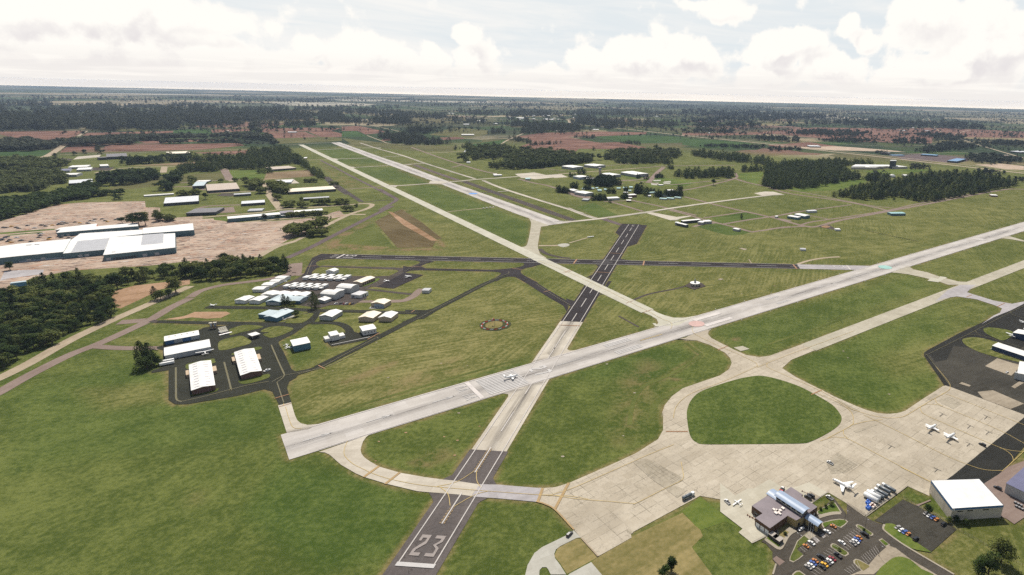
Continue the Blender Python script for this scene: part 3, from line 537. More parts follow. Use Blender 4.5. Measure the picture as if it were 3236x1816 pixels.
for c, pts, w in [('M4',[(1205,832),(1290,900),(1325,930),(1240,990),(1050,1100),(870,1180),(790,1280),(755,1400),(745,1500)],5),('M4',[(1260,1162),(1110,1222),(965,1305),(925,1400),(915,1500)],5),('M4',[(1240,1180),(1090,1245),(985,1315),(950,1400),(940,1500)],3),('M4',[(2573,600),(2300,700),(2000,800),(1850,850)],4),('M4',[(2573,575),(2350,660)],3),('H3',[(1160,640),(1300,580),(1480,500)],5),('H3',[(0,1395),(300,1230),(640,1060)],2.5),('D',[(770,1058),(900,1020),(1180,938),(1330,898)],4)]: path('worn_track', c, pts, w, 'field', 'mown_grass')
poly('apron','H4',[(1715,600),(1960,580),(2110,612),(2300,600),(2390,640),(2220,650),(2210,645),(1970,668),(1900,655),(1800,650),(1760,628)],'road','concrete_warm')
poly('apron','M2',[(1280,712),(1350,708),(1600,755),(1745,742),(1750,748),(1640,772),(1600,790),(1540,790)],'road','concrete_warm'); poly('apron','M2',[(2385,515),(2495,497),(2590,500),(2700,530),(2480,542)],'road','concrete_warm')
for pts in [[(1360,380),(1440,378),(1440,390),(1370,392)],[(1340,412),(1420,408),(1400,435),(1345,430)],[(1470,395),(1540,390),(1545,402),(1480,404)],[(1460,405),(1545,408),(1530,420),(1470,418)]]: poly('road_pad','M2',pts,'road','concrete_drive')
poly('apron','Z3',[(660,1090),(1080,1130),(1700,1145),(1560,1130),(1300,1110),(1000,1090)],'field','gravel_lot'); poly('apron','Z3',[(1600,1170),(1850,1155),(2160,1190),(2150,1215),(2000,1225),(1660,1200)],'field','asphalt_purple'); poly('apron','Z3',[(2200,1240),(2400,1232),(2576,1250),(2576,1280),(2450,1275)],'field','gravel_lot')
poly('parking_lot','T1',[(985,440),(1040,402),(1360,375),(1330,410)],'road','concrete_warm'); poly('parking_lot','T2',[(820,1160),(800,1100),(1010,1075),(1040,1150)],'road','path_brown'); poly('parking_lot','T1',[(760,430),(830,420),(990,435),(950,455)],'road','asphalt_worn')
poly('parking_lot','T1',[(1200,590),(1250,550),(1340,545),(1540,545),(1480,585)],'road','asphalt_worn'); poly('parking_lot','T2',[(780,930),(860,895),(1020,895),(1010,935)],'road','asphalt_worn'); poly('parking_lot','T2',[(1560,715),(1810,700),(1900,760),(1780,765)],'road','concrete_warm')
# ---------- runways
RW_a, RW_b, RW_d = frame2('M1',(105,808),'M3',(2571,853))      # the long pale runway across the picture
_, w0 = proj(RW_a,RW_d,'M1',(75,705)); _, w1 = proj(RW_a,RW_d,'M1',(135,910)); RW_w = abs(w0-w1); RW_off = (w0+w1)/2
band('runway', RW_a, RW_d, 0, 2400, RW_w, 'concrete', 'concrete_runway', RW_off)
NS_a, NS_b, NS_d = frame2('N3',(600,1220),'N2',(2334,324))     # the runway numbered 23 in the foreground
ns = lambda c, p: proj(NS_a, NS_d, c, p)[0]
NS_hw = abs(proj(NS_a,NS_d,'N3',(235,1190))[1]-proj(NS_a,NS_d,'N3',(920,1240))[1])/2
s_g0 = ns('M1',(1762,832)); s_c1 = ns('M4',(276,659)); s_end = ns('N2',(2334,318))
band('runway', NS_a, NS_d, -90, s_g0, NS_hw*2+10, 'asphalt', 'asphalt_grey'); band('runway', NS_a, NS_d, s_g0, s_c1, NS_hw*2+7, 'asphalt', 'concrete_warm'); band('runway', NS_a, NS_d, s_c1, s_end+6, NS_hw*2+7, 'asphalt', 'asphalt_black')
poly('runway','N2',[(2090,298),(2240,305),(2060,560),(2040,540),(1965,480)],'asphalt','asphalt_black'); poly('runway','M2',[(1210,835),(1300,840),(1195,1030),(1100,1058),(1070,1085)],'asphalt','asphalt_black')
EW_a, EW_b, EW_d = frame2('N4',(800,188),'M3',(970,1278)); ew = lambda c, p: proj(EW_a, EW_d, c, p)[0]   # the dark cross runway
EW_hw = abs(proj(EW_a,EW_d,'N9',(1200,145))[1]-proj(EW_a,EW_d,'N9',(1200,228))[1])/2; EW_of = (proj(EW_a,EW_d,'N9',(1200,145))[1]+proj(EW_a,EW_d,'N9',(1200,228))[1])/2
EW_of2 = (proj(EW_a,EW_d,'M4',(1800,187))[1]+proj(EW_a,EW_d,'M4',(1800,219))[1])/2
_sh = EW_of; EW_a = EW_a + np.array([-EW_d[1],EW_d[0]])*EW_of
_b = EW_b + np.array([-EW_d[1],EW_d[0]])*EW_of2; EW_d = (_b-EW_a)/np.linalg.norm(_b-EW_a)
e_blk = ew('M4',(2120,213)); e_wid = ew('M3',(840,1283)); e_thr = ew('M3',(795,1280))
band('runway', EW_a, EW_d, -8, e_blk, EW_hw*2+3, 'asphalt', 'asphalt_black'); band('runway', EW_a, EW_d, e_blk, e_wid+90, EW_hw*2+3, 'asphalt', 'concrete_blue')
poly('runway','N4',[(880,150),(420,140),(235,225),(140,400),(65,560),(0,600),(120,600),(240,560),(225,520),(260,480),(330,430),(420,405),(350,380),(310,350),(320,310),(400,270),(560,245),(800,240)],'asphalt','asphalt_black')
FR_a, FR_b, FR_d = frame2('N1',(1030,191),'N2',(715,290)); fr_w = abs(proj(FR_a,FR_d,'N1',(1120,188))[1]-proj(FR_a,FR_d,'N1',(940,195))[1])   # the far pale runway
fr_e = proj(FR_a,FR_d,'N2',(715,290))[0]; fr_w2 = abs(proj(FR_a,FR_d,'H4',(860,690))[1]-proj(FR_a,FR_d,'H4',(770,725))[1])
FRW = fr_w
L_ = [at('N1',(940,195)), at('N1',(1210,303)), at('N1',(1720,497)), at('N1',(2100,645)), at('H4',(770,725)), at('H4',(1690,1090)), at('N2',(345,240)), at('N2',(600,332))]
R_ = [at('N1',(1120,188)), at('N1',(2000,505)), at('H4',(320,487)), at('H4',(860,690)), at('H4',(2280,1190)), at('N2',(820,240))]
sheet('runway', L_+[at('N2',(910,292)),at('N2',(1000,270))]+R_[::-1], 'concrete', 'concrete_runway', uvo=FR_a, uvd=FR_d)
poly('runway','N2',[(820,238),(930,246),(1050,240),(1050,272),(900,292),(700,260)],'concrete','concrete_runway')
cur('taxiway','N2',[(20,75),(110,130),(200,190),(240,260),(245,330),(220,500),(180,680),(150,745),(100,770),(0,775),(-60,760),(40,840),(200,940),(400,1060),(560,1010),(440,920),(395,820),(385,740),(400,640),(445,385),(475,360),(600,332),(340,238),(150,150)],'concrete','concrete_taxi')
# ---------- taxiways: pale concrete
tw = [at('N1',(326,236)), at('M4',(232,251)), at('M4',(745,498)), at('M4',(892,574))]; strip('taxiway',[tw[0],tw[3]],23,'concrete','concrete_pale',False)
poly('taxiway','M4',[(857,584),(925,562),(970,585),(1030,608),(1100,627),(1190,628),(1280,612),(1220,650),(1140,690),(940,700),(965,690),(978,668),(965,640),(920,612)],'concrete','concrete_pale'); poly('taxiway','M4',[(930,675),(955,672),(972,690),(955,695)],'concrete','concrete_pale')
for c, pts, w, mt in [('H4',[(-250,205),(0,285),(285,365),(580,466),(1210,662)],12,'concrete_warm'),('H4',[(1310,682),(1630,808),(2571,1100)],12,'concrete_warm'),('N2',[(980,-20),(1200,70),(1420,150),(1560,190)],14,'concrete_warm'),
   ('N2',[(880,262),(1100,252),(1350,228),(1650,195),(2100,135),(2576,72)],14,'concrete_warm'),('M2',[(900,765),(1270,712),(1600,660),(2100,590),(2571,532)],14,'concrete_warm'),
   ('N1',[(270,213),(600,207),(950,195)],9,'concrete_warm'),('N1',[(620,342),(900,330),(1260,316)],11,'concrete_warm'),('N1',[(1490,310),(1700,302),(1900,297),(1945,305)],9,'concrete_warm'),('N1',[(1000,530),(1300,522),(1740,505)],12,'concrete_warm'),('N1',[(1970,492),(2180,478),(2410,463)],10,'concrete_warm'),
   ('N1',[(1380,702),(1700,685),(2110,662)],11,'concrete_warm'),('N1',[(2430,650),(2576,640)],12,'concrete_warm'),('H4',[(300,485),(420,474),(590,466)],11,'concrete_warm'),('H4',[(80,752),(350,742),(640,720),(800,712)],13,'concrete_warm'),('H4',[(800,705),(1000,692),(1250,668),(1500,652),(1760,632)],15,'concrete_taxi'),('H4',[(1500,826),(1640,815)],9,'concrete_warm')]:
    path('taxiway', c, pts, w, 'concrete', mt)
for c, pts in [('N1',[(560,320),(680,355),(640,345),(610,338)]),('N1',[(880,510),(1000,545),(1100,548),(1040,520),(960,515)]),('N1',[(1290,680),(1380,712),(1450,706),(1400,690)]),('H4',[(120,742),(240,745),(200,770),(150,755)]),('H4',[(640,690),(770,690),(860,705),(780,730),(620,725)])]: poly('taxiway',c,pts,'concrete','concrete_warm')
poly('old_taxiway','H4',[(410,485),(470,483),(720,575),(1030,678),(950,680),(700,590)],'asphalt','asphalt_purple'); poly('old_taxiway','H4',[(1030,697),(1110,690),(1480,825),(2100,1040),(2500,1182),(2420,1195),(2050,1070),(1440,848)],'asphalt','asphalt_worn'); path('old_taxiway','H4',[(1300,842),(1420,828)],9,'asphalt','asphalt_worn')
poly('old_taxiway','M2',[(820,778),(890,772),(1050,830),(1020,842)],'asphalt','asphalt_purple')
# big junction and apron
K1 = atl('M4',[(1120,806),(1145,800),(1200,812),(1290,812),(1400,850),(1520,912),(1562,955),(1575,995),(1555,1045),(1480,1097),(1180,1200),(1090,1265),(1030,1340),(1010,1400),(1006,1446)]) + \
     atl('D',[(1668,1035),(1668,1082),(1655,1105),(1600,1140)]) + atl('B5',[(1140,0),(580,245),(430,292),(300,302),(200,300),(0,290)]) + atl('M5',[(1500,503),(1380,500),(1260,625),(1380,640),(1500,652),(1880,685)]) + \
     atl('B5',[(300,490),(370,520),(425,560),(630,780),(720,880),(920,1100),(1310,880),(1300,830),(2105,395)]) + atl('B1',[(600,540),(1460,345)]) + atl('B2',[(0,490),(250,650),(660,350),(800,250),(1110,390),(1110,330)]) + \
     atl('B3',[(1645,1446),(2593,674),(1550,278),(1500,292),(1250,450),(1010,612),(920,640),(830,650),(760,652),(640,640),(500,600),(370,550),(0,385)]) + \
     atl('M4',[(2573,1345),(2420,1272),(2100,1112),(1985,1038),(2060,970),(2573,765),(2573,692),(1880,938),(1800,948),(1690,930),(1600,890),(1500,840),(1410,792),(1383,762),(1388,738),(1410,722),(1300,735),(1200,790)])
sheet('apron', K1[:16]+K1[16:], 'asphalt', 'concrete_apron', uvo=at('B5',(920,1100)), uvd=at('B5',(2105,395))-at('B5',(920,1100)))
for c, pts in [('B5',[(1330,10),(1480,-40),(1900,180),(1905,200),(1720,320),(1560,215)]),('B5',[(1715,325),(1800,275),(1960,330),(1840,420)]),('B5',[(1240,800),(1290,780),(1330,830),(1290,840)]),('B3',[(1420,480),(1600,430),(1745,520),(1640,590)]),('B3',[(-20,1290),(140,1170),(390,1320),(230,1420),(40,1440)]),('B3',[(60,505),(150,470),(420,620),(330,650),(250,580)]),('B3',[(1280,450),(1400,385),(1470,430),(1340,480)]),('B3',[(330,880),(600,790),(640,800),(380,900)])]: poly('repaired_slabs',c,pts,'concrete','concrete_old',uvo=at('B5',(920,1100)),uvd=at('B5',(2105,395))-at('B5',(920,1100)))
cur('grass_island','D',[(1900,946),(1925,947),(1960,955),(2010,972),(2060,998),(2095,1020),(2112,1040),(2117,1052),(2113,1066),(2098,1080),(2070,1097),(2038,1112),(2018,1116),(1960,1117),(1860,1118),(1772,1118),(1752,1113),(1740,1103),(1733,1085),(1728,1050),(1729,1030),(1738,1008),(1755,990),(1780,978),(1815,966),(1860,953)],'island','grass',tint=G_LUSH)
# taxiway continuing to the right edge, its side branches
_e1, _e2 = V2(at('M4',(2200,870))), V2(at('M3',(2571,1235))); strip('taxiway',[_e1,_e2,_e2+(_e2-_e1)*.6],24,'concrete','concrete_taxi',False)
poly('taxiway','M3',[(1220,1320),(1290,1325),(1400,1340),(1560,1375),(1700,1410),(1800,1446),(2100,1446),(2090,1420),(1950,1415),(1900,1412),(1720,1365),(1590,1320),(1450,1290),(1410,1265),(1400,1250),(1330,1275)],'concrete','concrete_taxi')
poly('taxiway','M3',[(1590,1405),(1630,1372),(1700,1385),(1720,1360),(1790,1370),(1700,1420)],'concrete','concrete_pale'); poly('taxiway','M3',[(2330,970),(2420,950),(2571,995),(2571,1008),(2450,985)],'concrete','concrete_taxi'); poly('taxiway','M4',[(1590,870),(1665,858),(1720,882),(1650,900)],'concrete','concrete_taxi')
poly('taxiway','B4',[(560,70),(720,0),(900,0),(840,40),(795,85),(870,110),(1100,180),(1310,217),(1446,190),(1446,215),(1300,290),(1100,370),(960,450),(1100,350),(1170,320),(1195,270),(1100,230),(900,165),(680,133),(560,150),(430,190)],'concrete','concrete_blue')
# west loop
poly('taxiway','M1',[(380,846),(430,850),(470,870),(560,950),(680,1020),(750,1050),(930,1105),(1180,1165),(1290,1175),(1550,1195),(1620,1205),(1690,1110),(1490,1080),(1390,1070),(1240,1050),(1040,1015),(870,965),(800,925),(750,890),(726,858),(720,830),(726,800),(740,760),(765,725),(790,705),(600,770)],'concrete','concrete_warm',uvo=at('M1',(700,400)),uvd=(1,0))
poly('taxiway','M1',[(1690,1108),(1830,1112),(2060,1130),(2195,1142),(2150,1252),(1900,1228),(1620,1208)],'concrete','concrete_blue')
for pts in [[(890,447),(990,402),(1060,360),(1110,440),(1050,470)],[(1400,380),(1420,395),(1424,440),(1440,475),(1460,502),(1360,495)],[(748,588),(780,640),(796,690),(775,740),(860,640),(900,600)],[(1375,638),(1290,680),(1240,715),(1180,765),(1230,620)]]: poly('taxiway_fillet','M5',pts,'asphalt','asphalt_grey')
poly('taxiway_fillet','M1',[(2120,113),(2080,140),(2200,160),(2260,60),(2190,20)],'asphalt','concrete_warm'); poly('taxiway_fillet','M1',[(1870,368),(1920,375),(1920,392),(1850,510),(2050,330),(1960,340)],'asphalt','concrete_warm'); poly('taxiway_fillet','M1',[(2280,235),(2250,250),(2200,300),(2100,300)],'asphalt','concrete_warm')
poly('taxiway_fillet','M4',[(240,868),(238,885),(260,895),(300,893),(380,870),(200,960),(180,960)],'asphalt','concrete_warm')
poly('taxiway','M1',[(48,468),(155,442),(185,545),(205,588),(235,613),(290,626),(370,618),(300,660),(120,692)],'concrete','concrete_warm'); 
poly('pad','B1',[(0,215),(200,385),(300,330),(370,290),(450,290),(660,165),(830,270),(1000,275),(1190,205),(1440,345),(1300,440),(600,945),(430,1028),(245,880),(300,832),(0,600)],'concrete','concrete_pad')
poly('driveway','B5',[(630,790),(720,880),(670,885),(480,980),(430,1020),(410,1070),(420,1120),(480,1200),(550,1310),(370,1310),(340,1250),(320,1225),(270,1225),(240,1260),(235,1330),(70,1330),(100,1200),(180,1060),(270,990),(550,855),(625,810)],'asphalt','concrete_drive'); poly('driveway','B5',[(590,1300),(840,1165),(970,1320),(560,1330)],'asphalt','concrete_drive')
# ---------- GA asphalt
A1 = atl('H1',[(105,985),(240,935),(235,745),(165,730),(165,710),(240,690),(640,520),(700,490),(780,478),(880,470),(1020,458),(520,445),(180,432),(150,440),(190,405),(560,415),(1000,420),(1446,430)]) + atl('H2',[(700,785),(760,760),(900,690),(1000,668),(1160,650),(1130,720),(1085,775),(1060,795),(990,815),(940,850),(830,930),(680,1000),(635,1030),(640,1060),(700,1160),(760,1290),(800,1375),(850,1400),(1000,1372),(1130,1330),(1160,1360),(1000,1410),(880,1446)]) + \
     atl('D',[(745,950),(728,960),(722,975),(733,1011),(703,1020),(685,985),(665,979),(595,996),(470,1017),(440,1017),(424,1006)]) + atl('H1',[(300,975),(105,1008)])
sheet('hangar_ramp', A1, 'asphalt', 'asphalt_ramp')
for c, pts in [('H2',[(20,880),(60,860),(200,822),(360,825),(440,840),(400,862),(150,918),(30,948)]),('H2',[(415,905),(460,870),(560,840),(700,838),(815,860),(800,890),(720,930),(640,960),(560,982),(510,975),(440,940),(520,915)]),
   ('H1',[(865,690),(880,650),(950,620),(1080,590),(1150,587),(1240,640),(1235,668),(1180,690),(1000,735),(900,750),(870,735)]),('H2',[(725,795),(760,762),(900,695),(1060,674),(1060,702),(980,770),(890,798)])]: cur('grass_island',c,pts,'island','grass',tint=G_DRY)
for c, pts in [('H1',[(500,915),(560,895),(800,845),(828,870),(820,895),(560,960),(500,955)]),('H1',[(545,1265),(600,1250),(840,1190),(875,1188),(830,1225),(640,1262),(570,1272)]),('H1',[(1020,790),(1080,770),(1300,712),(1360,715),(1340,740),(1060,800)]),('H1',[(1110,1090),(1370,1035),(1446,1020),(1446,1060),(1300,1110),(1150,1135)])]: cur('grass_island',c,pts,'island','mown_grass')
for c, pts, w in [('H2',[(-270,596),(0,600),(560,607),(1040,634),(1500,645),(2000,658),(2300,668),(2480,665)],10.5),('H2',[(1130,1345),(1500,1165),(1900,965),(2250,785),(2575,625)],11),('N9',[(0,1480),(420,1300),(1000,1010),(1600,700),(2080,500)],11),('H2',[(1060,795),(1300,792),(1420,812),(1500,858),(1535,915)],9),('H2',[(1000,660),(1100,640),(1160,635)],12)]: path('taxiway', c, pts, w, 'asphalt', 'asphalt_ramp')
path('taxiway','N4',[(0,1180),(300,1010),(560,900)],8,'asphalt','asphalt_ramp')
poly('hangar_ramp','H2',[(1220,990),(1530,895),(1690,930),(1890,905),(1895,930),(1780,1000),(1300,1090),(1260,1060)],'asphalt','asphalt_ramp'); poly('taxiway_fillet','N9',[(130,1417),(240,1340),(235,1310),(160,1280),(0,1275),(0,1215),(430,1222),(560,1190),(640,1240),(380,1400)],'asphalt','asphalt_ramp')
A2 = atl('N4',[(65,560),(240,555),(400,560),(760,590),(1500,600),(1800,590),(1900,550),(2000,490),(1950,465),(1900,458),(420,405),(420,380),(2100,425),(2250,400),(2400,340),(2435,310),(2440,290),(2576,290),(2576,330),(2440,385),(2576,450),(2576,470),(2250,480),(2120,520),(2500,572),(1890,850),(1560,815),(1440,808),(1360,850),(1330,890),(1345,1050),(1200,1110),(1080,1180),(860,1185),(600,1185),(400,1240),(0,1190),(0,1160),(180,1090),(100,1060),(-180,880),(-420,860)])
sheet('hangar_ramp', A2, 'asphalt', 'asphalt_worn')
poly('hangar_ramp','H2',[(980,150),(900,225),(640,330),(430,430),(520,470),(1000,480),(1010,300)],'asphalt','asphalt_worn')
cur('grass_island','N4',[(1240,790),(1500,660),(1590,640),(1610,655),(1560,700),(1330,795)],'island','lush_grass')
poly('hangar_ramp','N4',[(1560,810),(2100,530),(2500,572),(1890,850)],'concrete','asphalt_black')
poly('taxiway','N9',[(-40,325),(100,345),(200,320),(300,265),(320,240),(200,210),(520,218),(600,232),(440,270),(320,325),(330,350),(430,372),(1780,400),(2000,385),(2180,368),(2330,345),(2410,310),(2430,285),(2400,262),(2300,252),(2900,250),(2576,345),(2450,365),(2360,410),(2350,440),(2380,490),(2576,600),(2700,660),(2700,800),(2576,735),(2330,590),(2240,545),(2100,540),(1990,565),(1850,640),(1850,560),(1950,490),(1955,470),(1900,450),(1780,437),(440,412),(200,408),(100,420),(-40,470)],'asphalt','asphalt_black')
path('taxiway','M4',[(-40,352),(100,440),(250,525)],15,'asphalt','asphalt_black')
for pts in [[(250,535),(235,580),(225,560),(200,520)],[(230,470),(290,490),(330,480),(280,540),(230,520)],[(390,300),(440,300),(480,240),(440,280)],[(380,350),(375,370),(340,420),(420,330)],[(490,450),(520,437),(550,435),(560,430),(530,420)],[(545,370),(550,378),(560,385),(600,330),(570,330)],[(650,130),(680,150),(720,157),(760,160),(640,165),(620,150)],[(540,150),(500,155),(560,160),(580,120)],[(470,195),(490,210),(495,230),(520,200)],[(620,200),(640,200),(625,215)]]: poly('taxiway_fillet','M4',pts,'asphalt','asphalt_black')
# ---------- east apron and landside
poly('east_ramp','B4',[(530,1145),(520,1110),(420,980),(300,810),(300,785),(340,750),(700,560),(1300,285),(1446,205),(1700,90),(1900,300),(1700,1700),(1446,1480),(1286,1420),(600,1165)],'asphalt','asphalt_old')
poly('east_ramp','B4',[(345,770),(700,570),(1000,430),(1320,260),(1446,200),(1446,700),(1290,820),(1110,830),(820,720),(640,700),(560,860),(430,880)],'asphalt','asphalt_sealed')
poly('taxiway','B4',[(300,800),(305,775),(345,745),(700,555),(1300,270),(1446,195),(1446,235),(1290,310),(750,610),(370,790),(360,815),(600,1165),(530,1145),(505,1105)],'asphalt','asphalt_sealed')
cur('grass_island','B4',[(740,640),(760,615),(850,600),(970,612),(1100,645),(1200,675),(1100,720),(1446,860),(1700,960),(1700,1000),(1446,900),(1100,820),(900,755),(780,690)],'island','grass',tint=G_DRY); cur('grass_island','B4',[(980,510),(1010,492),(1080,490),(1230,510),(1310,535),(1310,580),(1215,635),(1130,615),(1010,555)],'island','grass',tint=G_MID)
poly('pad','B4',[(1000,930),(1140,840),(1300,890),(1420,920),(1330,1010),(1300,1040)],'concrete','gravel_bed'); poly('pad','B4',[(915,1225),(1090,1205),(1446,1360),(1290,1420),(980,1305)],'concrete','gravel_bed'); poly('pad','B4',[(1300,1165),(1390,1105),(1446,1085),(1446,1120),(1340,1185)],'concrete','gravel_bed'); poly('pad','B4',[(705,1130),(735,1112),(840,1150),(820,1165)],'concrete','gravel_bed'); poly('pad','B4',[(1060,735),(1110,705),(1446,830),(1446,885),(1300,840)],'concrete','gravel_bed')
poly('east_ramp','B3',[(1645,1446),(2561,700),(2900,420),(3100,560),(2561,1080),(2300,1380),(2150,1560),(1950,1750),(1500,1560)],'concrete','asphalt_sealed')
poly('east_ramp','B2',[(1850,220),(2040,100),(2160,0),(2700,-200),(2700,500),(2370,690),(2250,770),(2150,700),(2050,660),(1800,300)],'concrete','path_brown')
poly('parking_lot','B2',[(755,435),(930,520),(1250,690),(1475,840),(1130,1145),(880,1000),(600,830),(540,790),(510,770),(370,720)],'asphalt','asphalt_tarry')
K2 = atl('B1',[(550,1005),(600,960),(650,900),(870,760),(1120,690),(1300,600),(1450,480),(1520,405)]) + atl('B2',[(0,640),(0,500),(240,660),(340,720),(440,760),(505,775),(490,820),(520,870),(700,1010),(900,1130),(1440,1446),(1700,1600)]) + atl('N10',[(1900,1500),(150,1500),(160,1259),(190,1170),(230,1020),(150,910),(150,740),(0,560)])
sheet('parking_lot', K2, 'asphalt', 'asphalt_lot')
poly('gravel_bed','B2',[(556,1055),(660,1095),(860,1245),(1200,1446),(1500,1640),(1100,1600),(860,1250),(760,1215),(690,1205),(610,1230),(470,1350),(360,1446),(120,1446),(30,1500),(-60,1500),(250,1370),(400,1195)],'concrete','gravel_bed'); cur('grass_island','B2',[(690,1208),(760,1215),(860,1255),(1000,1370),(1180,1470),(1000,1600),(380,1600),(420,1400),(520,1300),(610,1232)],'island','lush_grass')
for c, pts, mt in [('N10',[(1300,90),(1500,45),(1650,20),(1780,30),(1830,70),(1780,120),(1680,185),(1620,165),(1500,95),(1330,200),(1290,130)],'lush_grass'),('N10',[(940,320),(980,310),(1110,400),(980,480),(760,640),(705,680),(730,720),(840,805),(750,890),(630,965),(550,930),(560,860),(640,700),(720,520),(800,440)],'mown_grass'),
   ('N10',[(2060,160),(2100,145),(2180,180),(2390,320),(2400,350),(2360,370),(2280,330),(2080,200)],'mown_grass'),('N10',[(1490,610),(1520,580),(1580,590),(1830,750),(1845,790),(1780,830),(1700,790),(1500,650)],'mown_grass'),('N10',[(630,1259),(700,1205),(760,1200),(850,1262),(900,1320),(640,1330)],'mown_grass'),('N10',[(2010,960),(2050,930),(2120,950),(2330,1060),(2340,1090),(2200,1180),(2150,1130),(2020,1010)],'straw_grass'),
   ('N10',[(0,470),(100,330),(260,330),(400,470),(320,680),(290,670),(160,580)],'lush_grass'),('N10',[(250,200),(470,100),(620,200),(600,260),(430,430),(310,370)],'straw_grass'),('B2',[(445,990),(480,975),(560,1040),(520,1060)],'lush_grass'),('B1',[(1310,600),(1480,500),(1540,490),(1615,610),(1560,625),(1400,640),(1320,630)],'lush_grass')]:
    W = [V2(p) for p in atl(c, pts)]; cm = sum(W)/len(W)
    sheet('kerb', [p+(p-cm)/np.linalg.norm(p-cm)*1.1 for p in W], 'concrete', 'kerb_concrete'); sheet('grass_island', W, 'island', mt)
path('pavement','N10',[(680,265),(560,330),(470,430),(400,560),(310,675),(150,580),(0,470)],2.6,'mark','kerb_concrete'); path('pavement','B1',[(1250,700),(1400,650),(1520,625),(1615,622)],3.2,'mark','kerb_concrete')
path('kerb','B2',[(505,775),(488,820),(515,865),(700,1005),(900,1130),(1440,1446)],1.4,'mark','kerb_concrete'); path('kerb','B2',[(0,495),(240,660)],1.2,'mark','kerb_concrete'); path('kerb','N10',[(230,1020),(190,1160),(160,1259)],1.2,'mark','kerb_concrete')
cur('grass_island','B2',[(505,775),(560,762),(640,775),(720,840),(900,990),(1130,1145),(1120,1150),(880,1100),(700,995),(540,880),(500,820)],'island','lush_grass')
poly('pavement','N10',[(155,910),(240,840),(430,970),(310,1060)],'concrete','path_brown'); cur('pavement','N10',[(480,215),(540,180),(610,230),(600,280),(530,300),(440,260)],'mark','kerb_concrete')
poly('pavement','N10',[(870,390),(970,310),(1120,395),(990,480)],'mark','kerb_concrete'); poly('pavement','B2',[(920,515),(1020,480),(1120,440),(1130,455),(1000,510),(960,530)],'mark','path_brown'); poly('pad','N11',[(680,1030),(1380,500),(1640,320),(1660,335),(1400,530),(700,1045)],'mark','kerb_concrete')
poly('pad','B1',[(1120,440),(1210,330),(1345,405),(1240,470)],'mark','gravel_bed')
for c, pts in [('H2',[(640,765),(800,640),(860,640),(830,720),(740,740),(720,755)]),('H2',[(1330,750),(1400,690),(1420,695),(1350,755)]),('H2',[(1770,605),(1795,590),(1965,600),(1945,620)]),('N4',[(1430,1235),(1690,1240),(1670,1265),(1390,1260)])]: poly('pad',c,pts,'mark','concrete_drive')
poly('pad','M4',[(1190,370),(1230,345),(1330,345),(1365,372),(1270,400)],'mark','asphalt_worn'); poly('pad','M4',[(650,615),(665,612),(825,700),(815,706)],'road','asphalt_worn'); poly('pad','M2',[(2235,1075),(2260,1070),(2320,1083),(2290,1092)],'road','gravel_bed'); poly('pad','M2',[(2020,1390),(2045,1380),(2080,1385),(2050,1398)],'road','gravel_bed'); cur('pad','M3',[(510,855),(560,843),(605,855),(560,868)],'concrete','bare_dirt'); poly('pad','M2',[(2340,1185),(2365,1225),(2358,1228),(2330,1190)],'road','road_tan')
for i in range(44):
    c, x0, x1, y0, y1 = [('D',740,1380,830,1040),('D',930,1250,1030,1180),('D',1290,1640,900,1180),('D',1800,2360,720,1030),('D',1540,2100,690,790),('D',1010,1300,480,600)][i % 6]; p = (x0+(x1-x0)*random.random(), y0+(y1-y0)*random.random()); q = at(c,p); r = .6+.7*random.random()
    sheet('drain_slab', [(q.x+r*math.cos(a)*1.4, q.y+r*math.sin(a)) for a in (0,1.3,2.6,3.9,5.2)], 'field', ['gravel_bed','bare_dirt','kerb_concrete'][i % 3])
cur('grass_ring','N13',[(560,760),(700,600),(1000,500),(1400,440),(1800,480),(2120,600),(2180,700),(2100,850),(1800,980),(1400,1060),(1000,1040),(680,950)],'field','dark_field'); cur('grass_ring','N13',[(860,760),(960,650),(1300,560),(1600,575),(1740,650),(1700,800),(1500,890),(1150,930),(920,870)],'road','straw_grass')
build_ground()
# ------------------------------------------------------------------ painted markings
DIG = { # strokes in a unit cell, x 0..1 across, y 0..3 along (reading direction away from the threshold)
 '2': [[(0,0),(1,0),(1,.45),(0,.45)],[(0,.45),(.3,.45),(.34,.85),(1,1.75),(1,2.2),(.7,2.05),(0,.9)],[(.72,2.05),(1,2.2),(1,2.55),(.72,2.55)],[(0,2.55),(1,2.55),(1,3),(0,3)],[(0,2.1),(.28,2.1),(.28,2.55),(0,2.55)]],
 '3': [[(0,0),(1,0),(1,.45),(0,.45)],[(.72,.45),(1,.45),(1,1.2),(.55,1.6),(.2,1.6),(.72,1.1)],[(.2,1.6),(.55,1.6),(1,2.1),(1,2.55),(.68,2.55),(.68,2.2)],[(0,2.55),(1,2.55),(1,3),(0,3)]],
 '1': [[(.38,0),(.66,0),(.66,3),(.38,3)]],
 '7': [[(0,2.5),(1,2.5),(1,3),(0,3)],[(.28,0),(.58,0),(1,2.5),(.70,2.5)]],
 '5': [[(0,0),(1,0),(1,.45),(0,.45)],[(.7,.45),(1,.45),(1,1.75),(.7,1.75)],[(0,1.75),(1,1.75),(1,2.1),(0,2.1)],[(0,2.1),(.3,2.1),(.3,2.55),(0,2.55)],[(0,2.55),(1,2.55),(1,3),(0,3)]]}
def digits(mk, txt, u0, v0, w, h, gap, su=1):
    """numeral starting at distance u0, centred on v0; su=+1 reads when travelling along +u"""
    n = len(txt); tot = n*w+(n-1)*gap
    for i, ch in enumerate(txt):
        x0 = -tot/2+i*(w+gap)
        for st in DIG[ch]: mk.quad([(u0+su*(y/3*h), v0-su*(x0+x*w)) for x, y in st])
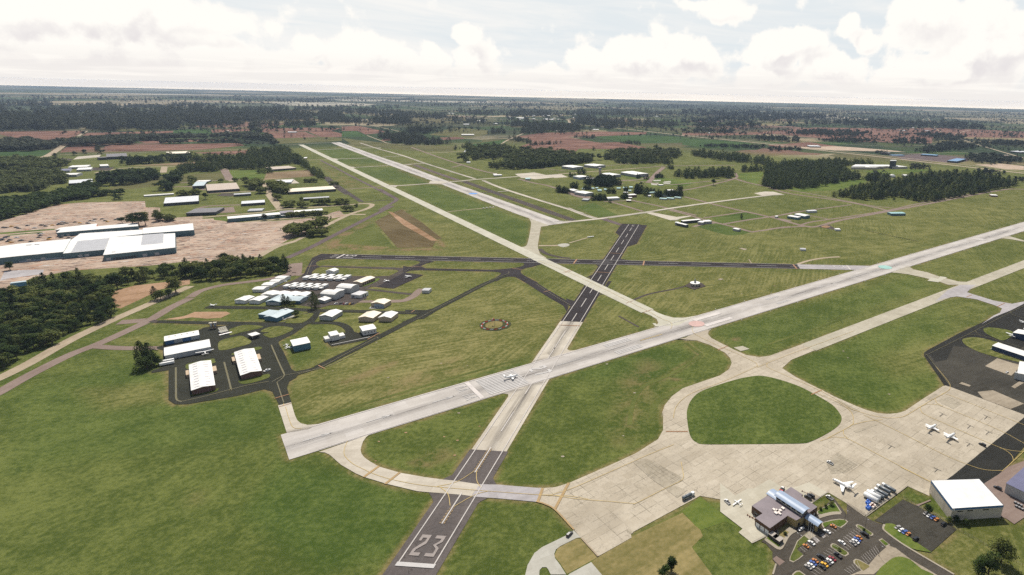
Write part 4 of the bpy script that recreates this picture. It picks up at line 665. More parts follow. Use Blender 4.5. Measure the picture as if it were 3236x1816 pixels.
# runway 23 / 5
a, d = NS_a, NS_d; mk = Marks(a, d); u_bar0 = ns('N3',(525,1305)); u_bar1 = ns('N3',(575,1225)); hw = NS_hw
mk.rect(u_bar1, s_end, -hw-.45, -hw+.45); mk.rect(u_bar1, s_end, hw-.45, hw+.45); mk.done('edge_marking', 'paint_white')
mk = Marks(a, d); mk.rect(u_bar0, u_bar1, -hw-1, hw+1); mk.done('threshold_bar', 'paint_pale')
mk = Marks(a, d); n0 = ns('N3',(600,1090)); n1 = ns('N3',(915,690)); digits(mk, '23', n0, 0, hw*.56, n1-n0, hw*.30); mk.done('runway_numeral', 'paint_numeral')
mk = Marks(a, d)
for c0, c1 in [(('M5',(880,915)),('M5',(1090,590))),(('M5',(1225,378)),('M5',(1395,115)))]: mk.rect(ns(*c0), ns(*c1), -.55, .55)
s = ns('N2',(1740,1250)); L0 = ns('N2',(1815,1130))-s; 
k = 0
for p0, p1 in [(('M1',(1862,680)),('M1',(1965,520))),(('M1',(2060,375)),('M1',(2110,290))),(('M1',(2270,85)),('M1',(2320,0))),(('M4',(100,880)),('M4',(230,735))),(('M4',(270,657)),(('M4'),(318,592))),(('M4',(350,540)),('M4',(395,472))),(('M4',(420,430)),('M4',(460,370))),(('M4',(485,330)),('M4',(520,280))),(('M4',(542,240)),('M4',(570,195))),(('M4',(590,162)),('M4',(618,122))),(('N2',(1975,880)),('N2',(2035,790))),(('N2',(2078,718)),('N2',(2135,635))),(('N2',(2165,580)),('N2',(2215,505))),(('N2',(2250,450)),('N2',(2300,382)))]:
    mk.rect(ns(*p0), ns(*p1), -.5, .5)
mk.done('centreline_marking', 'paint_white')
mk = Marks(a, d); digits(mk, '5', s_end-6, 0, 5.5, 15, 2, -1); mk.done('runway_numeral', 'paint_numeral')
mk = Marks(a, d)       # ladder along the near dashes: enhanced taxi centreline in yellow
for c0, c1 in [(('M5',(880,915)),('M5',(1010,735))),(('M5',(1225,370)),('M5',(1395,125)))]:
    s0, s1 = ns(*c0), ns(*c1); n = int((s1-s0)/3.2)
    for sg in (-1,1):
        mk.rect(s0, s1, sg*1.3-.16, sg*1.3+.16)
        for i in range(n): mk.quad([(s0+i*3.2, sg*1.5),(s0+i*3.2+1.6, sg*1.5),(s0+i*3.2+.8, sg*2.2)])
mk.done('taxi_marking', 'paint_orange')
for c, p, q in [('N2',(1550,1285),(1880,1303)),('N2',(1805,898),(2120,912)),('M4',(170,688),(342,695))]: strip('hold_line',[at(c,p),at(c,q)],1.3,'mark','paint_joint',False)
# wide runway 27
a, d = RW_a, RW_d; mk = Marks(a, d); rw = lambda c, p: proj(a, d, c, p)[0]; hw = RW_w/2; o = RW_off
mk.rect(22, 2400, o-hw+1.2, o-hw+2.2); mk.rect(22, 2400, o+hw-2.2, o+hw-1.2)
t0 = rw('M1',(1645,345)); mk.rect(t0-2.2, t0+2.2, o-hw+2.5, o+hw-2.5)
mk.done('edge_marking', 'paint_white_worn')
mk = Marks(a, d)
p0, p1 = rw('M1',(1720,330)), rw('M1',(2030,235))
for i in range(12):
    v = o+(-hw+4)+(i+.5)*(2*hw-8)/12; mk.rect(p0, p1, v-1.05, v+1.05)
digits(mk, '27', rw('N12',(1150,740)), o, 7.0, rw('N12',(1700,640))-rw('N12',(1150,740)), 5.5)
for c in [('M1',(380,725)),('M1',(880,575)),('M1',(1400,418))]:
    s = rw(*c); mk.quad([(s-12,o-.5),(s+10,o-.5),(s+10,o+.5),(s-12,o+.5)])
    for sg in (-1,1): mk.quad([(s+12,o),(s+2,o+sg*2.4),(s+2,o+sg*1.6),(s+10,o)])
for v in (-14,-7,7,14):
    s = rw('M1',(1540,385))
    for sg in (-1,1): mk.quad([(s+14,o+v),(s,o+v+sg*2.6),(s,o+v+sg*1.6),(s+10,o+v)])
for c0, c1 in [(('M4',(150,1018)),('M4',(365,955))),(('M4',(590,885)),('M4',(720,848))),(('M4',(2270,385)),('M4',(2400,350)))] : mk.rect(rw(*c0), rw(*c1), o-.45, o+.45)
s = rw('M3',(545,1420)); u = s
while u < 2350: mk.rect(u, u+36, o-.5, o+.5); u += 61
s = rw('M4',(540,850))
for v in (9,12.5,16): 
    for sg in (-1,1): mk.rect(s-2, s+36, o+sg*v-.9, o+sg*v+.9)
s = rw('M4',(1870,468))
for v in (10,13): 
    for sg in (-1,1): mk.rect(s-8, s+20, o+sg*v-.9, o+sg*v+.9)
mk.done('runway_marking', 'paint_pale')
mk = Marks(a, d); s = rw('M4',(1310,625))
for sg in (-1,1): mk.rect(s-14, s+36, o+sg*12-3.8, o+sg*12+3.8)
mk.done('aiming_point', 'paint_white_worn')
mk = Marks(a, d); mk.rect(rw('M4',(830,815)), rw('M4',(1010,763)), o-.6, o+.6); mk.done('centreline_marking', 'paint_yellow')
def disc(name, c, p, rx, mt):
    q = V2(at(c,p)); sheet(name, [q+rx*np.array([math.cos(i*PI/16), math.sin(i*PI/16)]) for i in range(32)], 'mark', mt)
disc('painted_circle','M4',(1290,678),11.,'paint_red'); disc('painted_circle','M3',(1160,1268),12.5,'paint_teal'); disc('painted_circle','M3',(2120,984),12.5,'paint_white'); disc('painted_circle','H4',(1185,850),13,'paint_blue')
# dark cross runway 31 / 13
a, d = EW_a, EW_d; ew = lambda c, p: proj(a, d, c, p)[0]; hw = EW_hw; mk = Marks(a, d)
tb = ew('N4',(810,195)); mk.rect(tb-2, tb+2, -hw-.5, hw+.5); mk.rect(ew('M3',(797,1280))-2, ew('M3',(797,1280))+2, -hw-.5, hw+.5)
for v in (-.55,0,.55): mk.rect(ew('N4',(640,190)), ew('N4',(740,190)), v*hw-.9, v*hw+.9)
h = ew('N4',(1130,190))-ew('N4',(905,190)); digits(mk, '31', tb+7, 0, hw*.55, 19, hw*.35); 
mk.done('runway_marking', 'paint_white')
mk = Marks(a, d); digits(mk, '13', ew('M3',(755,1272)), 0, hw*.6, 20, hw*.35, -1); mk.done('runway_numeral', 'paint_pale')
mk = Marks(a, d)
for sg in (-1,1):
    mk.rect(tb, e_blk, sg*hw-.4, sg*hw+.4); mk.rect(e_blk, e_wid, sg*hw-.4, sg*hw+.4)
u = ew('N4',(1240,205))
while u < ew('M3',(620,1272)): mk.rect(u, u+36.5, -.4, .4); u += 61
mk.done('edge_marking', 'paint_pale')
for c, p, q in [('N2',(1110,1118),(1180,1022)),('M4',(855,203),(865,165)),('M3',(225,1240),(265,1285))]: strip('hold_line',[at(c,p),at(c,q)],2.6,'mark','paint_joint',False)
# far runway: worn centreline
mk = Marks(FR_a, FR_d); u = 60
while u < 1500: mk.rect(u, u+36, -.6, .6); u += 61
mk.done('runway_marking', 'paint_pale')
# taxi lines
YL = [('M4',[(0,1065),(0,1065)]),]
def yl(c, pts, w=.42, mt='paint_yellow', sm=True): path('taxi_line', c, pts, w, 'mark', mt, sm)
yl('M1',[(615,757),(595,800),(585,850),(600,890),(660,945),(740,985),(840,1030),(980,1072),(1200,1115),(1420,1138),(1750,1165),(2210,1198),(2420,1205),(2573,1232)]); yl('M1',[(1340,1128),(1500,1090),(1640,1005)],.5); yl('M1',[(1700,1140),(1665,1080),(1662,1000)],.5); yl('M1',[(1370,1135),(1430,1190),(1448,1285)],.5); yl('M1',[(1760,1165),(1650,1195),(1480,1290)],.5)
yl('M1',[(110,480),(150,610),(180,650),(240,658)]); yl('M1',[(95,470),(95,452)]); yl('M1',[(55,480),(155,450)],.9,'paint_joint')
for p, q in [((745,1052),(870,962)),((920,1108),(1040,1013)),((2160,1255),(2200,1142)),((2300,1310),(2412,1098))]: strip('hold_line',[at('M1',p),at('M1',q)],2.2,'mark','paint_orange',False)
yl('B5',[(0,370),(230,385),(370,390),(500,405),(700,435),(1050,462),(1310,485),(1370,478),(1700,310),(1860,235),(1905,200),(1912,150),(1885,0)]); yl('B5',[(360,390),(600,315),(860,205),(1310,5),(1500,-80),(1800,-200)])
path('kerb','B5',[(200,462),(300,490),(425,560),(640,790)],1.3,'mark','paint_orange'); path('kerb','B5',[(725,885),(920,1100)],1.0,'mark','road_tan')
yl('M4',[(1010,640),(1075,665),(1090,690),(1080,720)]); yl('M4',[(1255,700),(1258,740),(1290,770),(1450,850),(1650,935),(1760,990),(1780,1015),(1760,1035),(1500,1150),(1280,1230),(1180,1290),(1120,1360),(1100,1446)]); yl('M4',[(1780,1035),(2000,945),(2573,735)]); yl('M4',[(1865,1000),(1865,1030),(1960,1075),(2300,1225),(2573,1385)]); yl('M4',[(0,165),(240,255),(560,405),(745,500),(892,575),(1010,640)],.45)
for c, p, q in [('M4',(1465,890),(1545,858)),('M4',(2220,1255),(2305,1218)),('M4',(715,510),(775,490)),('M4',(860,585),(925,563)),('M4',(200,260),(265,240)),('M4',(215,265),(280,244)),('N2',(200,512),(425,512)),('D',(1675,1086),(1730,1086)),('H2',(1135,1328),(1215,1368)),('H2',(2295,665),(2340,635)),('H2',(1750,1003),(1900,920)),('N4',(140,402),(330,380)),('N9',(105,342),(320,346)),('N9',(2180,370),(2390,405)),('M4',(45,420),(105,405)),('D',(690,1003),(728,992)),('B4',(1140,250),(1225,210)),('B4',(790,140),(850,115))]:
    strip('hold_line',[at(c,p),at(c,q)],1.2,'mark','paint_joint',False)
yl('B3',[(0,970),(300,810),(330,740),(320,660),(250,580),(100,490),(-150,380)]); yl('B3',[(250,575),(520,660),(700,700),(850,708),(1010,680),(1210,560),(1400,450),(1560,360),(1595,310),(1570,230),(1380,0)]); yl('B3',[(290,805),(500,755),(720,728)]); yl('B3',[(470,670),(620,740),(950,900),(1500,1180),(1830,1320),(2050,1385),(2250,1395),(2300,1380),(2561,1140)]); yl('B3',[(-100,1010),(60,960),(160,965),(280,990),(700,1210),(1150,1446)]); yl('B3',[(205,865),(205,920),(270,990)])
yl('B3',[(1210,560),(1210,600),(1260,660),(1500,770),(2100,1035),(2300,1120),(2400,1200),(2420,1265)]); yl('B3',[(1210,560),(1290,530),(1400,535),(1500,560),(2200,850),(2561,1040)]); yl('B3',[(1400,455),(1420,510),(1500,560)]); yl('B3',[(1480,410),(1600,415),(2561,800)]); yl('B3',[(2240,1100),(2400,1135),(2561,1150)])
yl('B4',[(600,1155),(345,810),(350,795),(820,560),(1300,310),(1446,240)],.5,'paint_dull'); yl('B4',[(890,520),(905,550),(945,575)],.5,'paint_dull'); yl('B4',[(800,568),(870,570),(1000,590),(1446,725)],.5,'paint_dull'); yl('B4',[(1285,300),(1320,340),(1446,385)],.5,'paint_dull')
yl('H1',[(430,1338),(700,1280),(1000,1200),(1200,1150),(1446,1105)],1.0,'paint_dull'); yl('H1',[(383,945),(385,1200),(392,1310),(450,1338)],1.6,'paint_dull'); yl('H1',[(935,885),(1010,1180),(1000,1200)],1.6,'paint_dull'); yl('H2',[(545,1072),(630,1270),(710,1446)],1.4,'paint_dull'); yl('H2',[(870,1440),(1160,1350),(1500,1170),(1850,985)],.8,'paint_dull'); yl('H2',[(1300,1070),(1780,970)],1.1,'paint_pale'); yl('H2',[(1830,970),(1870,975),(1885,990)],.8,'paint_dull'); yl('M1',[(0,0),(60,130),(100,220),(40,280)],.9,'paint_dull'); yl('M1',[(0,275),(100,225),(250,195),(450,150),(700,30)],.8,'paint_dull'); yl('M1',[(40,280),(95,445)],.9,'paint_dull')
yl('N9',[(240,1410),(700,1160),(1300,860),(1900,560),(2100,480),(2110,440)],.7,'paint_dull'); yl('H2',[(1040,632),(1500,645),(2000,658),(2400,665)],.5,'paint_dull'); yl('N4',[(130,560),(200,380),(260,290),(450,235),(700,210)],.7,'paint_dull'); yl('N4',[(1290,870),(1700,660),(2050,530),(2320,400),(2576,300)],.6,'paint_dull'); yl('M4',[(-20,352),(100,430),(260,525)],.7,'paint_dull'); yl('N4',[(-20,1170),(300,1010)],.6,'paint_dull')
# apron joints stained darker, gate T-marks
for c, p, q in [('B2',(720,0),(1130,205))]: yl(c, [p, q], .7)
for x, y in [(1500,655),(2080,690),(1860,810),(2100,890),(1850,1045),(1430,1380),(830,1075)]:
    yl('B3',[(x-50,y-25),(x+50,y+22)],.4,'tar_black',False); yl('B3',[(x-40,y+35),(x,y)],.4,'tar_black',False)
# parking bays
mk = []
def bays(c, a0, a1, b0, b1, n):
    for i in range(n):
        t = i/(n-1); p = (a0[0]+(a1[0]-a0[0])*t, a0[1]+(a1[1]-a0[1])*t); q = (b0[0]+(b1[0]-b0[0])*t, b0[1]+(b1[1]-b0[1])*t); mk.append((c,p,q))
bays('N10',(1190,845),(1520,600),(1340,935),(1690,680),7); bays('N10',(1760,400),(2080,180),(1900,500),(2220,280),7); bays('N10',(1010,1190),(1210,1060),(1170,1290),(1340,1165),4); bays('N10',(1640,520),(1900,330),(1880,710),(2150,520),6); bays('N10',(2150,850),(2470,620),(2290,1010),(2576,790),8); bays('N10',(1770,1150),(2060,960),(1920,1250),(2130,1110),6); bays('N10',(770,650),(1130,430),(890,750),(1230,530),8); bays('N10',(1320,340),(1560,180),(1420,410),(1650,250),5)
P_, F_ = [], []
for c, p, q in mk:
    A, B = V2(at(c,p)), V2(at(c,q)); dd = (B-A)/np.linalg.norm(B-A); n_ = np.array([-dd[1],dd[0]])*.07; k = len(P_); P_ += [A+n_, A-n_, B-n_, B+n_]; F_.append((k,k+1,k+2,k+3))
mesh_sheet('bay_marking', P_, F_, lz('mark'), 'paint_white_worn')
P_, F_ = [], []
for c, cor in [('N10',[(1050,440),(1110,400),(1220,500),(1150,560)]),('N10',[(1235,370),(1300,330),(1365,400),(1300,450)])]:
    W = [V2(at(c,p)) for p in cor]
    for i in range(7):
        t = (i+.2)/7.; e = .22/7
        A, B = W[0]+(W[1]-W[0])*t, W[3]+(W[2]-W[3])*t; A2, B2 = W[0]+(W[1]-W[0])*(t+.45/7), W[3]+(W[2]-W[3])*(t+.45/7); k = len(P_); P_ += [A,A2,B2,B]; F_.append((k,k+1,k+2,k+3))
mesh_sheet('crossing_marking', P_, F_, lz('mark'), 'paint_white_worn')
# ------------------------------------------------------------------ buildings
def fit(c, pts, h):
    """rectangle through four roof corners (near-left, near-right, far-right, far-left) seen at height h"""
    P = [V2(at(c,p,h)) for p in pts]; cen = sum(P)/4; u = (P[1]-P[0]+P[2]-P[3])/2; v = (P[3]-P[0]+P[2]-P[1])/2
    lu, lv = np.linalg.norm(u), np.linalg.norm(v); ru = np.array([-u[1],u[0]])/lu; e = ru*lu*0 + v/lv
    a1 = math.atan2(u[1],u[0]); a2 = math.atan2(v[1],v[0])-PI/2; d = (a2-a1+PI)%(2*PI)-PI; th = a1 + d*lv/(lu+lv)
    U = np.array([math.cos(th), math.sin(th)]); W = np.array([-U[1],U[0]])
    return cen, th, abs(float(u@U)), abs(float(v@W))
def shell(parent, L, D, h, rise, axis, wall, roof, over=.35, name='wall', rt=.22, ridge=0., curve=0):
    """walls and roof centred on the origin; axis 0: ridge along x, 1: ridge along y"""
    x, y = L/2, D/2; w = MB()
    if axis == 0: gab = [((x,-y),(x,y)),((-x,y),(-x,-y))]; flat = [((-x,-y),(x,-y)),((x,y),(-x,y))]
    else: gab = [((-x,-y),(x,-y)),((x,y),(-x,y))]; flat = [((x,-y),(x,y)),((-x,y),(-x,-y))]
    for a, b in flat: w.add([(*a,0),(*b,0),(*b,h),(*a,h)], [(0,1,2,3)])
    for a, b in gab:
        if rise > 0:
            m = ((a[0]+b[0])/2, (a[1]+b[1])/2, h+rise-.05); w.add([(*a,0),(*b,0),(*b,h),m,(*a,h)], [(0,1,2,3,4)])
        else: w.add([(*a,0),(*b,0),(*b,h),(*a,h)], [(0,1,2,3)])
    w.build(name, M[wall], parent)
    r = MB()
    if rise <= 0: r.box(-x-over*.5,x+over*.5,-y-over*.5,y+over*.5,h+.01,h+.35)
    else:
        X, Y = x+over, y+over; hh = h-over*rise/((D if axis == 0 else L)/2)
        n = curve or 2; prof = []
        half = Y if axis == 0 else X
        for i in range(n+1):
            s = -1+2*i/n; z = hh+(h+rise-hh)*((1-abs(s)) if not curve else (1-abs(s)**2.0)); prof.append((s*half, z))
        top = [(s,z+rt) for s,z in prof]; ring = prof+top[::-1]; e = X if axis == 0 else Y
        mk_ = (lambda t,s,z: (t,s,z)) if axis == 0 else (lambda t,s,z: (s,t,z))
        k = len(ring); vs = [mk_(-e,s,z) for s,z in ring]+[mk_(e,s,z) for s,z in ring]
        fs = [(i,(i+1)%k,k+(i+1)%k,k+i) for i in range(k)]
        for q in range(n): fs.append((q,q+1,k-2-q,k-1-q)); fs.append((k+q,k+q+1,k+k-2-q,k+k-1-q))
        r.add(vs, fs)
    ro = r.build('roof', M[roof], parent); return ro
def side_frame(L, D, side):
    """origin and direction of a wall seen from outside, left to right"""
    x, y = L/2, D/2
    return [((-x,-y),(1,0),L,(0,-1)),((x,-y),(0,1),D,(1,0)),((x,y),(-1,0),L,(0,1)),((-x,y),(0,-1),D,(-1,0))][side]
def wall_panel(parent, name, L, D, side, f0, f1, z0, z1, mt, proud=.07):
    o, d, ln, n = side_frame(L, D, side); a = (o[0]+d[0]*ln*f0, o[1]+d[1]*ln*f0); b = (o[0]+d[0]*ln*f1, o[1]+d[1]*ln*f1)
    m = MB(); q = [a, b, (b[0]+n[0]*proud,b[1]+n[1]*proud), (a[0]+n[0]*proud,a[1]+n[1]*proud)]; q2 = [(p[0]-n[0]*.02,p[1]-n[1]*.02) for p in q]
    m.prism(q, z0, z1); return m.build(name, M[mt], parent)
def bld(name, label, cat, c, pts, h, rise=0., axis=0, wall='white_wall', roof='white_roof', doors=(), group=None, vents=(), curve=0, over=.35, grow=0.):
    cen, th, L, D = fit(c, pts, h); L += grow; D += grow
    t = thing(name, label, cat, (cen[0], cen[1], 0), th, group)
    ro = shell(t, L, D, h, rise, axis, wall, roof, over, curve=curve)
    for d in doors:
        nm, side, f0, f1, z0, z1, mt = d; wall_panel(t, nm, L, D, side, f0, f1, z0, z1, mt)
    for (fx, fy, sx, sy, sz, mt) in vents:
        X, Y = (fx-.5)*L, (fy-.5)*D; z = h+(rise*(1-abs((fy-.5)*2)) if axis == 0 else rise*(1-abs((fx-.5)*2)))
        m = MB(); m.box(X-sx/2,X+sx/2,Y-sy/2,Y+sy/2,z-.1,z+.25+sz); m.build('vent', M[mt], ro)
    return t, L, D
def rowdoors(side, n, f0, f1, gap, z1, mts, name='door'):
    w = (f1-f0)/n; return [(name, side, f0+i*w+gap*w/2, f0+(i+1)*w-gap*w/2, .02, z1, mts[i % len(mts)]) for i in range(n)]
H = 'hangar'
bld('hangar_row','long low hangar of blue and grey doors beside the unmarked grass','hangar','H1',[(258,640),(650,572),(635,518),(247,590)],5.2,.5,0,'blue_wall','white_roof', rowdoors(0,4,.01,.99,.03,4.4,['trim_blue','door_grey']), vents=[(f,.62,1.6,1.6,.1,'black_metal') for f in (.13,.31,.5,.66,.85)])
bld('hangar_row','long white-roofed hangar with six grey doors beside the dark conifers','hangar','H1',[(258,808),(778,706),(762,622),(248,718)],6.0,.6,0,'pale_blue_wall','white_roof', rowdoors(0,6,.01,.99,.12,5.0,['door_grey']))
for lab, cor, ann in [('brown-walled hangar with ribbed white roof, nearest the bottom edge of the ramp',[(562,1205),(830,1145),(778,862),(532,912)],[(3,.14,.32),(1,.60,.80)]),('brown-walled hangar with ribbed white roof beside the small white jet-shaped car',[(1122,1033),(1363,980),(1272,724),(1050,770)],[(3,.12,.30),(1,.55,.78)])]:
    t, L, D = bld('hangar', lab,'hangar','H1',cor,5.6,1.4,1,'brown_wall','white_roof',[('door',0,.08,.92,0.02,4.9,'door_brown')], group='brown hangars on the ramp')
    for k in range(10):      # translucent roof strips either side of the ridge
        for sg in (-1,1):
            y = -D/2+(k+.6)*D/10.2; m = MB(); sl_ = 1.4/(L/2); x0, x1 = sg*L*.14, sg*L*.36
            z = lambda x: 5.6+1.4-abs(x)*sl_+.235
            m.add([(x0,y-.6,z(x0)+.03),(x1,y-.6,z(x1)+.03),(x1,y+.6,z(x1)+.03),(x0,y+.6,z(x0)+.03)],[(0,1,2,3)]); m.build('roof_strip', M['purple_roof'], t)
    for side, f0, f1 in ann:
        o, d, ln, n = side_frame(L,D,side); a = (o[0]+d[0]*ln*f0,o[1]+d[1]*ln*f0); b = (o[0]+d[0]*ln*f1,o[1]+d[1]*ln*f1); m = MB(); m.prism([a,b,(b[0]+n[0]*3.6,b[1]+n[1]*3.6),(a[0]+n[0]*3.6,a[1]+n[1]*3.6)],0,3.8); m.build('annex', M['tan_block'], t)
# open shade shelter
cen, th, L, D = fit('H2',[(300,962),(400,930),(350,900),(250,932)],4.6); t = thing('shade_shelter','small white flat shelter on posts between two grass islands','shelter',(cen[0],cen[1],.24),th)
m = MB(); m.box(-L/2,L/2,-D/2,D/2,4.1,4.6); m.build('roof', M['white_roof'], t)
for k in range(9): mm = MB(); x = -L/2+(k+.5)*L/9; mm.box(x-L/40,x+L/40,D/2-1.6,D/2-.4,4.605,4.65); mm.build('roof_vent', M['door_dark'], t)
for sx in (-1,1):
    for sy in (-1,1): mm = MB(); mm.box(sx*(L/2-.6)-.15,sx*(L/2-.6)+.15,sy*(D/2-.6)-.15,sy*(D/2-.6)+.15,0,4.1); mm.build('post', M['grey_metal'], t)
m = MB(); m.box(-L/2+1,L/2-1,-D/2+1.2,D/2-.5,0,2.2); m.build('pump_block', M['door_dark'], t)
bld('hangar','box hangar with white roof and blue front beside two parked twins','hangar','H2',[(822,1080),(1028,1040),(990,965),(780,1012)],7.6,.3,0,'blue_wall','white_roof')
t, L, D = bld('hangar','small white hangar with a stepped low wing at each side','hangar','H2',[(1290,957),(1393,935),(1357,888),(1257,910)],7.,.3,0,'white_wall','white_roof')
for sg in (-1,1):
    m = MB(); m.box(sg*L/2, sg*(L/2+6.5), -D*.42, D*.30, 0, 4.0) if sg>0 else m.box(-L/2-6.5, -L/2, -D*.42, D*.30, 0, 4.0); m.build('side_wing', M['white_wall'], t)
bld('hangar','white hall with four small dark windows beside the diagonal taxiway','hangar','H2',[(1690,893),(1858,862),(1812,805),(1645,840)],6.4,.9,0,'white_wall','white_roof',[('window',0,f,f+.06,2.2,4.0,'glass_dark') for f in (.12,.36,.60,.82)])
bld('hangar','grey-sided white hangar with a concrete strip, south of the main taxiway','hangar','H2',[(1160,702),(1312,722),(1408,645),(1275,630)],5.6,2.2,1,'grey_wall','white_roof',[('door',0,.1,.9,.02,4.8,'steel_wall')])
bld('hangar','beige gabled hangar with a cream roof, south of the main taxiway','hangar','H2',[(1640,725),(1822,733),(1908,665),(1740,650)],5.6,2.2,1,'beige_wall','cream_roof',[('door',0,.06,.94,.02,5.0,'beige_wall')])
bld('hangar','beige-walled hangar with a bright white roof, nearest the taxiway corner','hangar','H2',[(1887,725),(2045,730),(2122,665),(1975,655)],5.6,2.2,1,'beige_wall','white_roof',[('door',0,.06,.94,.02,5.0,'beige_wall')])
bld('hangar','beige gabled hangar with a grey-blue sliding door, north of the main taxiway','hangar','H2',[(1790,545),(1958,556),(2037,510),(1880,495)],6.,2.2,1,'beige_wall','cream_roof',[('door',0,.24,.96,.02,5.2,'door_blue')])
bld('shed','lone grey flat-roofed shed at the end of a brown path','shed','H2',[(2433,384),(2515,388),(2548,357),(2460,356)],4.6,.25,0,'steel_wall','grey_roof')
t, L, D = bld('office_block','low white block with a patchy grey roof and dark windows','building','N4',[(1020,965),(1210,985),(1370,915),(1195,892)],5.,0,0,'white_wall','patchy_roof',[('window',1,f,f+.13,.6,3.4,'door_dark') for f in (.3,.55)]+[('window',0,.15,.35,1.2,3.0,'glass_dark')])
for lab, cor in [('small white gabled hangar nearest the woods, furthest up its row of four',[(1095,958),(1192,966),(1268,935),(1150,922)]),('second small white hangar from the woods in the staggered row',[(1030,998),(1125,1005),(1182,976),(1068,967)]),('third small white hangar from the woods in the staggered row',[(933,1045),(1030,1050),(1115,1012),(968,1006)]),('small white hangar at the lower end of the staggered row',[(815,1098),(925,1104),(1003,1066),(852,1060)])]:
    bld('small_hangar',lab,'hangar','T4',cor,4.6,1.2,0,'white_wall','white_roof',[('door',1,.1,.9,.02,3.8,'door_white')],group='small white hangars by the woods')
for lab, cor in [('first white hangar of the close row behind the blue hangar',[(920,1165),(1062,1174),(1105,1128),(982,1118)]),('second white hangar of the close row behind the blue hangar',[(1065,1168),(1203,1178),(1247,1133),(1125,1122)]),('third white hangar of the close row, half hidden by the blue hangar',[(1215,1172),(1345,1182),(1388,1138),(1270,1128)]),('fourth white hangar of the close row, beside the lone dark tree',[(1352,1180),(1472,1190),(1533,1143),(1412,1132)]),('white hangar on the grass with a parked plane at its corner',[(583,1235),(706,1246),(803,1195),(690,1180)]),('white hangar on the grass beside the blue hangar',[(760,1240),(888,1248),(978,1197),(862,1184)])]:
    bld('small_hangar',lab,'hangar','T4',cor,4.8,1.4,1,'white_wall','white_roof',[('door',0,.06,.94,.02,4.0,'door_white')],group='white hangars round the blue hangar')
t, L, D = bld('hangar','blue hangar with pale blue roof and a gabled side wing, behind the small trees','hangar','T4',[(978,1256),(1148,1264),(1300,1180),(1130,1165)],5.,2.6,1,'blue_wall','blue_roof',[('door',0,.08,.92,.02,4.4,'door_grey')])
m = MB(); x0, x1 = L/2, L/2+L*1.1; yy = D*.52; m.box(x0,x1,-yy*.5,yy*.5+4,0,5.); wng = m.build('side_wing', M['blue_wall'], t)
m = MB(); yc0 = 2.; hw_ = yy*.5+2.3; m.add([(x0-.3,yc0-hw_,4.95),(x1+.3,yc0-hw_,4.95),(x1+.3,yc0,6.8),(x0-.3,yc0,6.8),(x0-.3,yc0+hw_,4.95),(x1+.3,yc0+hw_,4.95)],[(0,1,2,3),(3,2,5,4)]); m.add([(x1+.02,yc0-hw_,4.95),(x1+.02,yc0+hw_,4.95),(x1+.02,yc0,6.7)],[(0,1,2)]); m.build('roof', M['blue_roof'], t); m = MB(); m.box(x1,x1+.1,yc0-hw_*.8,yc0+hw_*.8,0,4.2); m.build('door', M['door_grey'], t)
t, L, D = bld('hangar','large blue hangar with a pale roof, north of the dark road junction','hangar','H2',[(443,717),(630,728),(803,645),(690,615)],5.4,1.8,1,'blue_wall','blue_roof',[('door',1,.28,.36,.02,3.2,'door_white')])
m = MB(); m.box(-L/2-L*.75,-L/2,-D*.30,D*.32,0,5.2); m.build('side_wing', M['blue_wall'], t); m = MB(); m.box(-L/2-L*.76,-L/2,-D*.31,D*.33,5.21,5.5); m.build('wing_roof', M['blue_roof'], t)
m = MB(); m.box(-1.5,1.5,D*.36,D*.44,6.6,8.4); m.build('roof_unit', M['white_metal'], t)
t, L, D = bld('hangar','large white hangar with shallow gable and lower link, nearest the lone dark tree','hangar','N4',[(428,942),(682,975),(880,888),(575,862)],8.4,2.2,0,'steel_wall','white_roof',[('door',1,.1,.9,.02,6.8,'door_grey')],curve=6)
t, L, D = bld('hangar','large white hangar with shallow gable beside the beige hangar','hangar','N4',[(752,812),(1012,846),(1185,768),(885,742)],8.4,2.2,0,'steel_wall','white_roof',[('door',1,.1,.9,.02,6.8,'door_grey')],curve=6)
bld('hangar_link','low white hall joining the two large white hangars','hangar','N4',[(690,868),(858,900),(925,845),(800,828)],6.2,.8,0,'steel_wall','white_roof')
bld('small_hangar','small white gabled hall behind the lone dark tree','hangar','N4',[(352,1062),(480,1108),(596,1042),(455,1015)],4.4,1.2,1,'grey_wall','white_roof',vents=[(.3,.9,4,4,.6,'white_metal')])
bld('hangar_row','long beige hangar with six brown doors on a grass strip','hangar','N4',[(1080,710),(1235,730),(1503,622),(1340,596)],5.6,1.6,1,'beige_wall','cream_roof',rowdoors(1,6,.04,.98,.35,4.4,['door_brown']))
bld('hangar','single white gabled hangar alone on the grass above the nested hangars','hangar','N4',[(515,485),(675,497),(768,455),(615,442)],5.4,2.,1,'white_wall','white_roof',[('door',0,.05,.95,.02,4.6,'door_white')])
